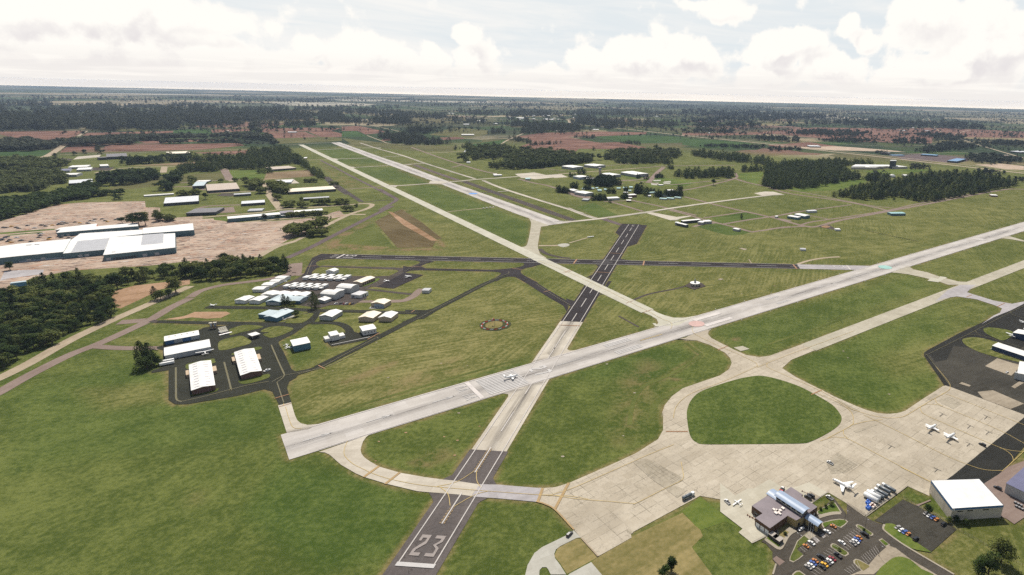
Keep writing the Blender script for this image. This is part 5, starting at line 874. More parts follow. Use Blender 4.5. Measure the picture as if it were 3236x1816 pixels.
# two rows of nested hangars
def nested(label, c, p0, p1, n, pback):
    A, B = V2(at(c,p0)), V2(at(c,p1)); u = B-A; Lr = np.linalg.norm(u); th = math.atan2(u[1],u[0]); dv = V2(at(c,pback))-A; W = np.array([-u[1],u[0]])/Lr; dep = abs(float(dv@W)); st = Lr/n
    t = thing('nested_hangars', label, 'hangar', (A[0],A[1],.0), th, 'rows of nested white hangars')
    for i in range(n):
        x = i*st
        m = MB(); m.box(x, x+st*.56, 0, dep*.50, 0, 4.3); m.build('front_bay', M['white_wall'], t); m = MB(); m.box(x-.2, x+st*.56+.2, -.3, dep*.52, 4.31, 4.6); m.build('roof', M['white_roof'], t)
        m = MB(); m.box(x+st*.45, x+st*1.04, dep*.53, dep, 0, 4.3); m.build('rear_bay', M['white_wall'], t); m = MB(); m.box(x+st*.43, x+st*1.06, dep*.51, dep+.3, 4.33, 4.62); m.build('roof', M['white_roof'], t)
        m = MB(); m.box(x+st*.57, x+st*.985, dep*.10, dep*.50, 0, 2.7); m.build('low_bay', M['white_wall'], t); m = MB(); m.box(x+st*.56, x+st*.995, dep*.06, dep*.52, 2.71, 2.95); m.build('low_roof', M['white_roof'], t)
        for k in range(2): m = MB(); m.box(x+st*(.60+k*.2), x+st*(.765+k*.2), dep*.10-.08, dep*.10, .05, 2.3); m.build('door', M['door_dark'], t)
    return t
nested('upper row of nested white T hangars on the worn apron','N4',(45,672),(880,700),5,(165,590)); nested('lower row of nested white T hangars above the tree','T4',(1185,1092),(1665,1112),5,(1265,1043))
# factory
def flat(name, label, cat, c, pts, h, wall, roof, parent=None, parapet=0):
    W = [V2(at(c,p,h)) for p in pts]; cen = sum(W)/len(W); t = thing(name, label, cat, (cen[0],cen[1],0)) if label else parent
    o = V2(t.location) ; Q = [tuple(p-o) for p in W]
    a = sum(Q[i][0]*Q[(i+1)%len(Q)][1]-Q[(i+1)%len(Q)][0]*Q[i][1] for i in range(len(Q)))
    if a < 0: Q = Q[::-1]
    n = len(Q); m = MB(); m.add([(p[0],p[1],0) for p in Q]+[(p[0],p[1],h) for p in Q], [(i,(i+1)%n,n+(i+1)%n,n+i) for i in range(n)]); m.build('wall', M[wall], t)
    m = MB(); cq = sum(np.array(p) for p in Q)/n; R = [tuple(np.array(p)+(np.array(p)-cq)/np.linalg.norm(np.array(p)-cq)*.25) for p in Q]; m.prism(R, h+.005, h+.35); m.build('roof', M[roof], t)
    return t, Q
F1, Q = flat('factory_hall','huge white-roofed factory hall with blue-green walls, cut by the left edge','factory','T3',[(-420,750),(-420,610),(270,520),(900,460),(805,625),(215,680)],11,'teal_wall','white_roof')
def quad_roof(parent, c, pts, h, mt, name='roof_panel', th=.04):
    W = [V2(at(c,p,h)) - V2(parent.location) for p in pts]; m = MB(); m.prism([tuple(w) for w in W], h, h+th); return m.build(name, M[mt], parent)
def wall_px(parent, name, c, pa, pb, z0, z1, mt, proud=.12, za=0.):
    """panel on a camera-facing wall between two ground-line pixels"""
    A, B = V2(at(c,pa,za))-V2(parent.location), V2(at(c,pb,za))-V2(parent.location); d = (B-A)/np.linalg.norm(B-A); n = np.array([d[1],-d[0]])
    m = MB(); m.prism([tuple(A+n*.01),tuple(B+n*.01),tuple(B+n*proud),tuple(A+n*proud)], z0, z1); return m.build(name, M[mt], parent)
for x0, x1 in ((330,395),(435,498)): y0 = 538-(x0-330)*.05; quad_roof(F1,'T3',[(x0,y0+4),(x1,y0),(x1+6,y0-8),(x0+6,y0-4)],11.4,'dark_roof','skylight')
def top_at(x, a, b): return a[1]+(b[1]-a[1])*(x-a[0])/(b[0]-a[0])
for x in (318,500): wall_px(F1,'loading_door','T3',(x,top_at(x,(215,680),(805,625))),(x+60,top_at(x+60,(215,680),(805,625))),0.1,4.6,'door_grey',za=11)
wall_px(F1,'plinth','T3',(220,679.6),(800,625.5),0.05,2.2,'pale_blue_wall',.06,11)
F2, Q = flat('factory_hall','lower middle factory hall with a grey roof panel between two higher halls','factory','T3',[(800,646),(1330,596),(1390,442),(1810,400),(1815,342),(1020,392),(900,478)],9.5,'teal_wall','white_roof'); quad_roof(F2,'T3',[(900,632),(1325,593),(1386,449),(985,487)],9.86,'grey_roof')
for x in (975,1060): wall_px(F2,'loading_door','T3',(x,top_at(x,(800,646),(1330,596))),(x+58,top_at(x+58,(800,646),(1330,596))),.1,4.6,'door_grey',za=9.5)
F3, Q = flat('factory_hall','front white-roofed factory hall with a row of dark loading bays','factory','T3',[(1310,666),(2225,570),(2222,388),(1395,440)],10.5,'teal_wall','white_roof'); quad_roof(F3,'T3',[(1788,540),(2072,512),(2078,387),(1810,407)],10.86,'grey_roof'); quad_roof(F3,'T3',[(1418,625),(1465,620),(1467,626),(1420,630)],10.87,'dark_roof','skylight')
ft = lambda x: top_at(x,(1310,666),(2225,570))
for x in [1420+i*38 for i in range(8)]: wall_px(F3,'loading_bay','T3',(x,ft(x)),(x+27,ft(x+27)),.1,4.2,'door_dark',za=10.5)
for x, w in ((1330,62),(1795,58),(1950,58)): wall_px(F3,'loading_door','T3',(x,ft(x)),(x+w,ft(x+w)),.1,5.,'door_grey',za=10.5)
F4, Q = flat('factory_hall','long white-roofed factory wing reaching right towards the yard','factory','T3',[(1814,396),(2460,347),(2447,262),(1815,325)],11,'teal_wall','white_roof')
F5, Q = flat('warehouse','long narrow white-roofed warehouse with small doors behind the factory','warehouse','T3',[(718,383),(1752,298),(1748,255),(770,342)],8,'teal_wall','white_roof')
for x in (760,835,978,1050,1115,1185,1265,1335,1390,1635): wall_px(F5,'loading_door','T3',(x,top_at(x,(718,383),(1752,298))),(x+40,top_at(x+40,(718,383),(1752,298))),.1,3.6,'door_grey',za=8)
F6, Q = flat('warehouse','white-roofed shed with an orange gable behind the narrow warehouse','warehouse','T3',[(705,347),(1222,303),(1230,265),(768,318)],7,'grey_wall','white_roof'); wall_px(F6,'gable','T3',(1222,303),(1230,266),.1,6.9,'sock_orange',.1,7)
flat('trailer','blue-sided trailer parked at the edge of the yard by the woods','trailer','T3',[(125,1028),(335,1003),(325,990),(150,1010)],6,'tarp_blue','blue_roof')
# industrial estate and farm halls: (label, crop, corners near-left near-right far-right far-left, height, rise, walls, roof)
EST = [
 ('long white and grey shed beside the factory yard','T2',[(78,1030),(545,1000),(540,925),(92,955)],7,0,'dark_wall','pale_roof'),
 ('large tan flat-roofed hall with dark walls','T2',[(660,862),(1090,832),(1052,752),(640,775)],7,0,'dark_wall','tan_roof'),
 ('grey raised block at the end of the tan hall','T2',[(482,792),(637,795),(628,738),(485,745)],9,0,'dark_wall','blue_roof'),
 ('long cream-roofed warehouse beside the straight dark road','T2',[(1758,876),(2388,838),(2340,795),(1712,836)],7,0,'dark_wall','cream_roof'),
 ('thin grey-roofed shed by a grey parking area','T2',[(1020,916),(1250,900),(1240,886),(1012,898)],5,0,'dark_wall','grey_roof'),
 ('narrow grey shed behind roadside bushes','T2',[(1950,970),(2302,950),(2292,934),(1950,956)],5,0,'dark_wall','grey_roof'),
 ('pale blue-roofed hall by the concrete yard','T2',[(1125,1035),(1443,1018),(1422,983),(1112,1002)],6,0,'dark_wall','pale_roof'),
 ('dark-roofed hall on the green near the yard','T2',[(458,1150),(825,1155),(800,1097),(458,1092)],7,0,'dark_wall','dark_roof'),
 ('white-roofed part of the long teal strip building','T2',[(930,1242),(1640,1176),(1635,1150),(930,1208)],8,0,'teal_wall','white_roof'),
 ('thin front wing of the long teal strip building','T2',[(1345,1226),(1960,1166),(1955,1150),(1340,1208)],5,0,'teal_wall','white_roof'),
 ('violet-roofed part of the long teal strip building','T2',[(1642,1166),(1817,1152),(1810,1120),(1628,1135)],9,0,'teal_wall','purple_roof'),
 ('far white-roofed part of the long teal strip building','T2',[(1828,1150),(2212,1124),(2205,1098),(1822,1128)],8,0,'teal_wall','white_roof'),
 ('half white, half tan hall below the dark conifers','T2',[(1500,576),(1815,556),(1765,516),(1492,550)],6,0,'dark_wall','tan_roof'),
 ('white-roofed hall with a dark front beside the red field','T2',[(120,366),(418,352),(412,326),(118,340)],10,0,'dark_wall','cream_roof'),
 ('small white sliver-roofed shed behind the tan hall','T2',[(530,737),(690,736),(680,722),(530,717)],4,0,'dark_wall','white_roof'),
 ('small white hut with a red front in the airfield grass','T2',[(1957,422),(2000,422),(1999,410),(1957,410)],3.4,0,'brown_wall','white_roof'),
 ('curved grey-blue roofed shed on pale ground','T2',[(1600,750),(1820,745),(1780,718),(1580,715)],4,.8,'steel_wall','pale_roof'),
 ('low white hut with scrap beside it on the green','T2',[(1215,1130),(1420,1125),(1400,1100),(1230,1100)],3,.8,'grey_wall','grey_roof'),
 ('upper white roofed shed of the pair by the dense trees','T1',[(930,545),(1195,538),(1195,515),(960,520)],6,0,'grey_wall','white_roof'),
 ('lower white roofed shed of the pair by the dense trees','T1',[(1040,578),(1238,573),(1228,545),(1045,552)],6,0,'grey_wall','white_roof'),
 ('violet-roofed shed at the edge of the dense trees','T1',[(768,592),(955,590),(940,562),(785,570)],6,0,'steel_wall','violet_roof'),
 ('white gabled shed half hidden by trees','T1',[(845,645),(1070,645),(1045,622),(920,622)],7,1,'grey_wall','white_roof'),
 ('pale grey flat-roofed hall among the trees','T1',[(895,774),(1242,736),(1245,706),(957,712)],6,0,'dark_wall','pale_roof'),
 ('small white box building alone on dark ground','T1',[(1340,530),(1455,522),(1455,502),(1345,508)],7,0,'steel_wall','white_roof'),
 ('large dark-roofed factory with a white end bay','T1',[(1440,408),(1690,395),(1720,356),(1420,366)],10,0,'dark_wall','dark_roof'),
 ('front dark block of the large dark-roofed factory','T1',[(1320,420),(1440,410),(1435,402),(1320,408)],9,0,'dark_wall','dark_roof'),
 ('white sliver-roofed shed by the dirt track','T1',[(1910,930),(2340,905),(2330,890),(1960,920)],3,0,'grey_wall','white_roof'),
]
for lab, c, cor, h, ri, wl, rf in EST: bld('industrial_shed', lab, 'building', c, cor, h, ri, 0, wl, rf, over=.2, group='sheds of the industrial estate')
N5B = [
 ('large white hangar furthest left behind the control tower','N5',[(140,158),(305,190),(537,168),(290,130)],9,1.2,'grey_wall','white_roof'), ('large white hangar furthest back behind the control tower','N5',[(590,132),(772,160),(972,138),(740,102)],9,1.2,'grey_wall','white_roof'),
 ('white hangar immediately left of the control tower','N5',[(342,360),(452,388),(650,370),(512,340)],8,1,'pale_blue_wall','white_roof'), ('white hangar immediately right of the control tower','N5',[(912,312),(1120,345),(1310,330),(1062,290)],9,1.2,'grey_wall','white_roof'),
 ('largest white-roofed hangar, right of the control tower','N5',[(1342,282),(1602,338),(1835,308),(1540,252)],10,1.4,'grey_wall','white_roof'), ('small white hangar peeping out left of the trees','N5',[(225,628),(335,662),(452,652),(345,620)],7,.8,'grey_wall','white_roof'),
 ('large white gabled hangar in front of the tree group','N5',[(382,682),(580,726),(705,694),(530,652)],8,1,'grey_wall','white_roof'), ('white-roofed block with small windows in front of the trees','N5',[(1015,822),(1252,802),(1230,772),(1022,795)],6,0,'steel_wall','white_roof'),
 ('white-roofed block with a brown front beside the round bush','N5',[(1442,755),(1605,740),(1580,716),(1440,732)],7,0,'brown_wall','white_roof'), ('small white hall hidden in the trees below the tower','N5',[(605,425),(830,410),(800,392),(610,402)],7,0,'grey_wall','white_roof'),
 ('white shed at the end of the dirt pad by the tower meadow','N5',[(2242,655),(2382,646),(2375,628),(2246,638)],5,0,'grey_wall','white_roof'), ('white flat hut on reddish ground below the base','N5',[(1408,860),(1515,858),(1505,840),(1416,840)],4,0,'brown_wall','white_roof'),
 ('small pale hut above the white flat hut','N5',[(1456,806),(1530,802),(1525,788),(1460,790)],3.5,0,'brown_wall','white_roof'), ('grey-roofed hut left of the white-roofed block','N5',[(520,835),(650,850),(640,825),(540,812)],4,0,'grey_wall','grey_roof'),
 ('grey-roofed house between the trees and the block','N5',[(1352,695),(1450,702),(1440,682),(1355,680)],4,.6,'beige_wall','grey_roof'), ('pale round-ended hut at the foot of the tall trees','N5',[(1850,762),(1918,762),(1905,742),(1858,745)],4,.8,'steel_wall','pale_roof'),
 ('white hut pair on the small concrete pads','N5',[(2070,545),(2160,538),(2150,525),(2075,533)],3,0,'grey_wall','white_roof'), ('long white-roofed clubhouse with a gabled middle by the pale pad','N6',[(372,388),(702,342),(702,320),(372,364)],6,0,'dark_wall','white_roof'),
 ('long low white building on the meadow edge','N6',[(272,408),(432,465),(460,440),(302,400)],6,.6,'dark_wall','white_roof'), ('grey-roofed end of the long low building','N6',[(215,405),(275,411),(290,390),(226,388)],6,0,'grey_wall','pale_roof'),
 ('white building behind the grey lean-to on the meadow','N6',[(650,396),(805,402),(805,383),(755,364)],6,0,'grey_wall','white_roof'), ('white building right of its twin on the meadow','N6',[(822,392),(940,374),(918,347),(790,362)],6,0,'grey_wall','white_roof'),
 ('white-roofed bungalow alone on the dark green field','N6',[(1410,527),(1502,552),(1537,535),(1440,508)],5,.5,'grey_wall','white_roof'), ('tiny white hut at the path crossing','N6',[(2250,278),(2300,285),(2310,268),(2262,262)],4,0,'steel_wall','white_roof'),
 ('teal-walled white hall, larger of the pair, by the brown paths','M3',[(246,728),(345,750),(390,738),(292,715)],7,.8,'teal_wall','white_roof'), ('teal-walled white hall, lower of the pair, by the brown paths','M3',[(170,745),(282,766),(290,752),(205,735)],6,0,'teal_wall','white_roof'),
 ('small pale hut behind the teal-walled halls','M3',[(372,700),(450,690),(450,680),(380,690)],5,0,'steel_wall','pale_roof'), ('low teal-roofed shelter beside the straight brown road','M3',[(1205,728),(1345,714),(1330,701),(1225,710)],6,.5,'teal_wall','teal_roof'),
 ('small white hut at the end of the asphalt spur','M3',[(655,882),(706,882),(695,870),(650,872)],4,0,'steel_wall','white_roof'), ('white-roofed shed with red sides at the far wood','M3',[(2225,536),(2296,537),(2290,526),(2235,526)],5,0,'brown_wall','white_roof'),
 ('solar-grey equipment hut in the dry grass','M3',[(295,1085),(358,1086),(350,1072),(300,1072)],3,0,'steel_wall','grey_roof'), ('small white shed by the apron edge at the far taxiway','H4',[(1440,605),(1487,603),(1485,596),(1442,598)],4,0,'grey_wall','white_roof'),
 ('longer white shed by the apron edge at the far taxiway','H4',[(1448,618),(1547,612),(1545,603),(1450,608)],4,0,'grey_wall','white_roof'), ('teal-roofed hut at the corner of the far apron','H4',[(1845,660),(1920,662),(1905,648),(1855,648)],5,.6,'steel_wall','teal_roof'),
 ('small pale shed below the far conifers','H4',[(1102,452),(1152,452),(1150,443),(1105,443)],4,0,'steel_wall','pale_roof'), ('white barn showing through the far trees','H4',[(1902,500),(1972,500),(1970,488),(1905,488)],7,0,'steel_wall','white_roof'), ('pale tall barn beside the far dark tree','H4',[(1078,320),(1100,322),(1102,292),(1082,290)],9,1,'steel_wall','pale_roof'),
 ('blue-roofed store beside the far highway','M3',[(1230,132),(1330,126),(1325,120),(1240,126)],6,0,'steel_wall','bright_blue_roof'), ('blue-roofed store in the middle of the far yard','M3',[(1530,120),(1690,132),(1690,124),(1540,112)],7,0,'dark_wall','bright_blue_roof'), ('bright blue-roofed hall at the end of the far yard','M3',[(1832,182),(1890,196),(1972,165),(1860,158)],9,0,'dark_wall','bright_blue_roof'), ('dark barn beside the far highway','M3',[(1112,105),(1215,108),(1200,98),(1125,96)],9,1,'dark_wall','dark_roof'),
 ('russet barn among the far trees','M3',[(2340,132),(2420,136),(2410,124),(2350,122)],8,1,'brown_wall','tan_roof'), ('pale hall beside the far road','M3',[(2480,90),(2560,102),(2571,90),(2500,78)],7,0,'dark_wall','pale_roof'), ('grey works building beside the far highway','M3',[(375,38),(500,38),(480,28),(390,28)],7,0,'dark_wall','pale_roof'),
]
for lab, c, cor, h, ri, wl, rf in N5B: bld('distant_building', lab, 'building', c, cor, h, ri, 0, wl, rf, over=.2)
TEAL = [[(825,652),(917,652),(890,628),(830,632)],[(955,633),(1017,632),(1000,613),(960,618)],[(1215,607),(1302,610),(1285,592),(1222,592)],[(1342,600),(1432,602),(1415,580),(1352,582)],[(1470,587),(1547,590),(1530,568),(1480,570)],[(1868,700),(2005,687),(1990,675),(1872,686)],[(2157,762),(2242,757),(2235,742),(2160,747)],[(2102,812),(2237,828),(2230,812),(2110,797)],[(2252,802),(2382,822),(2370,805),(2260,788)],[(2402,787),(2527,803),(2520,790),(2420,775)],[(1455,655),(1515,655),(1505,640),(1458,640)],[(705,610),(765,612),(750,595),(708,597)],[(785,602),(845,604),(830,588),(788,590)],[(512,610),(590,616),(575,602),(520,600)]]
TL = ['first house left of the green, beside the tall trees','second house along the green, near the tree clump','house on the green right of the tree clump','house on the green, third from the tree clump','house on the green at the edge of the tall trees','long teal house right of the tall trees','house tucked behind the round tree group','left house of the front three by the meadow','middle house of the front three by the meadow','right house of the front three by the meadow','house half hidden in the tall trees','lower small house left of the green','upper small house left of the green','grey house by the far bushes']
for lab, cor in zip(TL, TEAL): bld('base_house', 'pale teal-roofed '+lab, 'house', 'N5', cor, 3.8, .9, 0, 'beige_wall' if 'small' in lab else 'steel_wall', 'teal_roof', group='teal-roofed houses round the green', over=.5)
# control tower
b = at('N5',(880,415)); t = thing('control_tower','tall concrete control tower with a flared blue-grey cab','tower',(b.x,b.y,0)); g = math.hypot(b.x,b.y)/F
r0 = 27*g/6.44*1.02; hh = 215/6.44*g*1.02
oct_ = lambda r,z: [(r*math.cos(PI/8+i*PI/4), r*math.sin(PI/8+i*PI/4), z) for i in range(8)]
MB().loft([oct_(r0*1.03,0),oct_(r0*.98,hh*.78)]).build('shaft', M['beige_wall'], t); MB().loft([oct_(r0*.98,hh*.78),oct_(r0*1.05,hh*.86),oct_(r0*1.12,hh*.88)]).build('collar', M['pale_blue_wall'], t)
MB().loft([oct_(r0*1.05,hh*.88),oct_(r0*1.28,hh*.97)]).build('cab_glass', M['glass_dark'], t); MB().loft([oct_(r0*1.36,hh*.97),oct_(r0*1.36,hh*1.0),oct_(r0*.8,hh*1.03)]).build('cab_roof', M['purple_roof'], t); MB().tube((0,0,hh*1.03),(0,0,hh*1.12),.2).build('antenna', M['grey_metal'], t)
# school with a dark tower block
b0 = at('M3',(820,262)); b1 = at('M3',(1390,265)); S_, Qs = flat('school','long cream school with stepped flat roofs and one dark tower block','school','M3',[(815,250),(1060,252),(1110,245),(1180,240),(1290,247),(1390,245),(1300,233),(1180,225),(860,222)],9,'cream_wall','white_roof')
for a0, a1, hx in ((820,960,12),(1000,1140,11)):
    W = [V2(at('M3',p,hx))-V2(S_.location) for p in [(a0,240),(a1,242),(a1-10,228),(a0+30,226)]]; m = MB(); m.prism([tuple(w) for w in W],9.4,hx); m.build('upper_storey', M['white_roof'], S_)
W = [V2(at('M3',p,14))-V2(S_.location) for p in [(1205,232),(1270,232),(1268,222),(1208,222)]]; m = MB(); m.prism([tuple(w) for w in W],0,34); m.build('tower_block', M['dark_wall'], S_); m = MB(); m.prism([tuple(w*1.0) for w in W],34.01,34.5); m.build('tower_roof', M['steel_wall'], S_)
b = at('M3',(1230,352)); t = thing('dome_hall','white half-round dome hall beside the conifers','hall',(b.x,b.y,0)); r = 34*math.hypot(b.x,b.y)/F/3.21; MB().loft([[(r*math.cos(u)*math.cos(v), r*.9*math.sin(u)*math.cos(v), r*.85*math.sin(v)) for u in np.linspace(0,2*PI,20)[:-1]] for v in np.linspace(0,1.45,7)]).build('shell', M['white_roof'], t, True); MB().box(-r*.35,r*.35,-r*.99,-r*.7,0,r*.4).build('porch', M['steel_wall'], t)
b = at('M3',(1350,335)); bld('small_hall','small white arched hall behind the dome','hall','M3',[(1340,335),(1392,335),(1388,325),(1345,325)],5,2,0,'steel_wall','white_roof',curve=6)
# VOR beacon station
b = at('M4',(1277,365)); t = thing('beacon_station','round white radio beacon platform with a central cone in the grass','radio beacon',(b.x,b.y,.1)); s = math.hypot(b.x,b.y)/F/2.573; R = 42*s*1.0
ring = lambda r,z,n=32: [(r*math.cos(2*PI*i/n), r*math.sin(2*PI*i/n), z) for i in range(n)]
MB().loft([ring(R*.93,0,8),ring(R*.93,4.6,8)]).build('building', M['cream_wall'], t); MB().loft([ring(R,4.65),ring(R*1.02,5.1)]).build('counterpoise', M['white_roof'], t); MB().loft([ring(2.2,5.1,16),ring(1.9,6.4,16),ring(.5,11.2,16)],).build('cone', M['grey_metal'], t); MB().tube((0,0,11.2),(0,0,13.4),.14).build('antenna', M['grey_metal'], t)
for k in range(8): a_ = 2*PI*(k+.5)/8; q = MB(); q.box(-1.1,1.1,-.08,.08,1.4,3.2,M=Matrix.Translation((R*.93*math.cos(PI/8)*math.cos(a_),R*.93*math.cos(PI/8)*math.sin(a_),0)) @ Matrix.Rotation(a_+PI/2,4,'Z')); q.build('window', M['glass_dark'], t)
# right-hand hangars
bld('hangar','navy-walled gabled hangar with white roof, touching the right edge','hangar','N7',[(662,602),(960,690),(1010,640),(735,565)],7,1.8,1,'navy_wall','white_roof')
t, L, D = bld('hangar','very long navy hangar with a flat white roof beside a fenced gravel strip','hangar','N7',[(420,768),(1100,1010),(1150,950),(472,730)],6.2,.4,0,'navy_wall','white_roof')
t, L, D = bld('hangar','white hangar with a projecting door frame on the east ramp','hangar','N7',[(686,1106),(960,1180),(1060,1010),(780,1004)],8,.8,1,'steel_wall','white_roof'); m = MB(); m.box(-L/2-2.5,-L/2,-D/2-.6,-D/2+2.2,0,8.6); m.build('door_frame', M['steel_wall'], t)
bld('hangar','pale hangar at the right edge above the navy one','hangar','N7',[(785,560),(1000,600),(1040,560),(840,520)],6,.6,0,'steel_wall','white_roof')
t, L, D = bld('hangar','large grey hangar with a violet standing-seam roof, cut by the right edge','hangar','B2',[(2164,232),(2900,575),(3300,170),(2560,-175)],9,0.3,0,'steel_wall','violet_roof')
# big white hangar with blue trim
cor = [(1420,555),(2108,512),(1780,158),(1133,178)]; W = [V2(at('B2',p,11)) for p in cor]; cen = sum(W)/4; t = thing('hangar','large cream hangar with a white roof edged in blue','hangar',(cen[0],cen[1],0)); Q = [tuple(w-cen) for w in W]
m = MB(); m.add([(p[0],p[1],0) for p in Q]+[(p[0],p[1],10.2) for p in Q],[(i,(i+1)%4,4+(i+1)%4,4+i) for i in range(4)]); m.build('wall', M['cream_wall'], t)
Qo = [tuple(np.array(p)*1.006) for p in Q]; m = MB(); m.add([(p[0],p[1],9.3) for p in Qo]+[(p[0],p[1],11.1) for p in Qo],[(i,(i+1)%4,4+(i+1)%4,4+i) for i in range(4)]); m.build('fascia', M['trim_blue'], t)
m = MB(); m.prism([tuple(np.array(p)*.993) for p in Q],10.7,11.05); m.build('roof', M['white_roof'], t)
for f in (.11,.30,.61):
    A, B = np.array(Q[0]), np.array(Q[1]); d = (B-A)/np.linalg.norm(B-A); n = np.array([d[1],-d[0]]); a0 = A+(B-A)*f; a1 = A+(B-A)*(f+.11); m = MB(); m.prism([tuple(a0),tuple(a1),tuple(a1+n*.1),tuple(a0+n*.1)],7.6,8.5); m.build('window', M['glass_dark'], t)
A, B = np.array(Q[0]), np.array(Q[1]); d = (B-A)/np.linalg.norm(B-A); n = np.array([d[1],-d[0]])
def emblem():
    """white square plate carrying a round grey emblem at the corner of the fascia"""
    a0 = A*1.006+n*.05; m = MB(); m.prism([tuple(a0+d*.3),tuple(a0+d*2.1),tuple(a0+d*2.1+n*.1),tuple(a0+d*.3+n*.1)],9.4,11.0); pl = m.build('emblem_plate', M['white_metal'], t)
    c0 = a0+d*1.2+n*.13; k = 16; m = MB(); m.add([(c0[0]+d[0]*.6*math.cos(2*PI*i/k), c0[1]+d[1]*.6*math.cos(2*PI*i/k), 10.2+.6*math.sin(2*PI*i/k)) for i in range(k)],[tuple(range(k))]); m.build('emblem', M['grey_metal'], pl)
emblem()
# terminal
TZ = 6.2; rp = [(425,525),(650,378),(770,380),(860,335),(950,272),(1110,375),(1088,392),(1305,540),(1120,672),(1022,722),(905,660),(668,830),(470,690),(568,628)]
W = [V2(at('B1',p,TZ)) for p in rp]; cen = sum(W)/len(W); ua = V2(at('B1',(1085,660),TZ))-V2(at('B1',(720,420),TZ)); th = math.atan2(ua[1],ua[0]); ct, st_ = math.cos(-th), math.sin(-th)
t = thing('airport_terminal','low brown airport terminal with a curved light-blue clerestory roof','terminal',(cen[0],cen[1],.3),th)
loc = lambda w: (float((w[0]-cen[0])*ct-(w[1]-cen[1])*st_), float((w[0]-cen[0])*st_+(w[1]-cen[1])*ct))
Lp = lambda p, z, c='B1': loc(V2(at(c,p,z)))
Q = [loc(w) for w in W]; n_ = len(Q); ar = sum(Q[i][0]*Q[(i+1)%n_][1]-Q[(i+1)%n_][0]*Q[i][1] for i in range(n_)); Q = Q if ar > 0 else Q[::-1]
m = MB(); m.add([(p[0],p[1],-.3) for p in Q]+[(p[0],p[1],TZ) for p in Q],[(i,(i+1)%n_,n_+(i+1)%n_,n_+i) for i in range(n_)]); m.build('wall', M['brick_brown'], t)
m = MB(); m.prism(Q, TZ+.01, TZ+.30); ro = m.build('roof', M['terminal_roof'], t)
for k in range(26):      # standing seams
    pass
def tpanel(name, pa, pb, z0, z1, mt, ztop=TZ, proud=.1, parent=None):
    A, B = np.array(Lp(pa,ztop)), np.array(Lp(pb,ztop)); d = (B-A)/np.linalg.norm(B-A); nn = np.array([d[1],-d[0]]); m = MB(); m.prism([tuple(A+nn*.01),tuple(B+nn*.01),tuple(B+nn*proud),tuple(A+nn*proud)], z0, z1); return m.build(name, M[mt], parent or t)
for a0, a1 in ((.07,.32),(.38,.63),(.69,.94)):
    q = lambda f: (470+(668-470)*f, 690+(830-690)*f); tpanel('garage_door', q(a0), q(a1), -.25, 3.6, 'door_white')
q = lambda f: (425+(568-425)*f, 525+(628-525)*f); tpanel('window', q(.2), q(.75), 1.0, 3.4, 'glass_dark')
for f in (.33,.47,.61): tpanel('mullion', q(f), q(f+.02), 1.0, 3.4, 'grey_metal', proud=.16)
q = lambda f: (905+(1022-905)*f, 660+(722-660)*f); tpanel('entrance_wall', q(.0), q(1.0), -.3, 6.15, 'brick_tan', proud=.25); q2 = lambda f: (1022+(1120-1022)*f, 722+(672-722)*f); tpanel('entrance_wall', q2(0), q2(1), -.3, 6.15, 'brick_tan', proud=.25); tpanel('window', q2(.22), q2(.55), .8, 3.2, 'glass_dark', proud=.32)
q3 = lambda f: (1120+(1305-1120)*f, 672+(540-672)*f); tpanel('side_wall_panel', q3(.05), q3(.5), -.3, 6.0, 'brick_tan', proud=.15); tpanel('door', q3(.78), q3(.84), -.2, 2.4, 'door_white')
for p, s_ in [((723,570),1.2),((842,552),1.3),((762,583),1.3),((775,595),1.3),((808,583),1.1),((748,615),1.4),((800,626),1.1)]:
    x, y = Lp(p, TZ+1); m = MB(); m.box(x-s_,x+s_,y-s_*.7,y+s_*.7,TZ+.3,TZ+1.3); m.build('roof_unit', M['crate_white'], ro)
def vault(parent, name, x0, x1, y0, y1, z, rise, mt, n=10, th=.18, skew=0):
    P = []
    for i in range(n+1):
        s = -1+2*i/n; P.append(((y0+y1)/2+s*(y1-y0)/2, z+rise*(1-s*s)))
    ring = P+[(y,zz+th) for y,zz in P[::-1]]; k = len(ring); m = MB(); vs = [(x0,y,zz) for y,zz in ring]+[(x1,y,zz) for y,zz in ring]
    fs = [(i,(i+1)%k,k+(i+1)%k,k+i) for i in range(k)]
    for q in range(n): fs += [(q,q+1,k-2-q,k-1-q),(k+q,k+q+1,2*k-2-q,2*k-1-q)]
    m.add(vs, fs); return m.build(name, M[mt], parent)
CZ = 9.6; a = Lp((722,380),CZ); b = Lp((1092,612),CZ); c_ = Lp((840,335),CZ); dd = Lp((1210,570),CZ)
x0, x1 = (a[0]+c_[0])/2, (b[0]+dd[0])/2; y0, y1 = sorted(((a[1]+b[1])/2, (c_[1]+dd[1])/2))
m = MB(); m.box(x0+.5,x1-.8,y0+.5,y1-.5,TZ,CZ+.2); cl = m.build('clerestory', M['cream_panel'], t); vault(t,'clerestory_roof',x0-.6,x1+.8,y0-.5,y1+.5,CZ,1.5,'sky_blue_roof')
for i in range(5):
    f0, f1 = .03+i*.195, .03+i*.195+.155; xa, xb = x0+.5+(x1-x0-1.3)*f0, x0+.5+(x1-x0-1.3)*f1
    for k in range(3):
        w_ = (xb-xa)/3; m = MB(); m.box(xa+k*w_+.05,xa+(k+1)*w_-.05,y0+.40,y0+.5,TZ+1.2,CZ-.1); m.build('window', M['glass_dark'], cl)
m = MB(); m.box(x1-.8,x1-.7,y0+1.2,y1-1.2,TZ+.8,CZ+.8); m.build('end_glazing', M['glass_dark'], cl)
for k in (.33,.66): m = MB(); y_ = y0+1.2+(y1-y0-2.4)*k; m.box(x1-.7,x1-.6,y_-.12,y_+.12,TZ+.8,CZ+1.0); m.build('mullion', M['cream_panel'], cl)
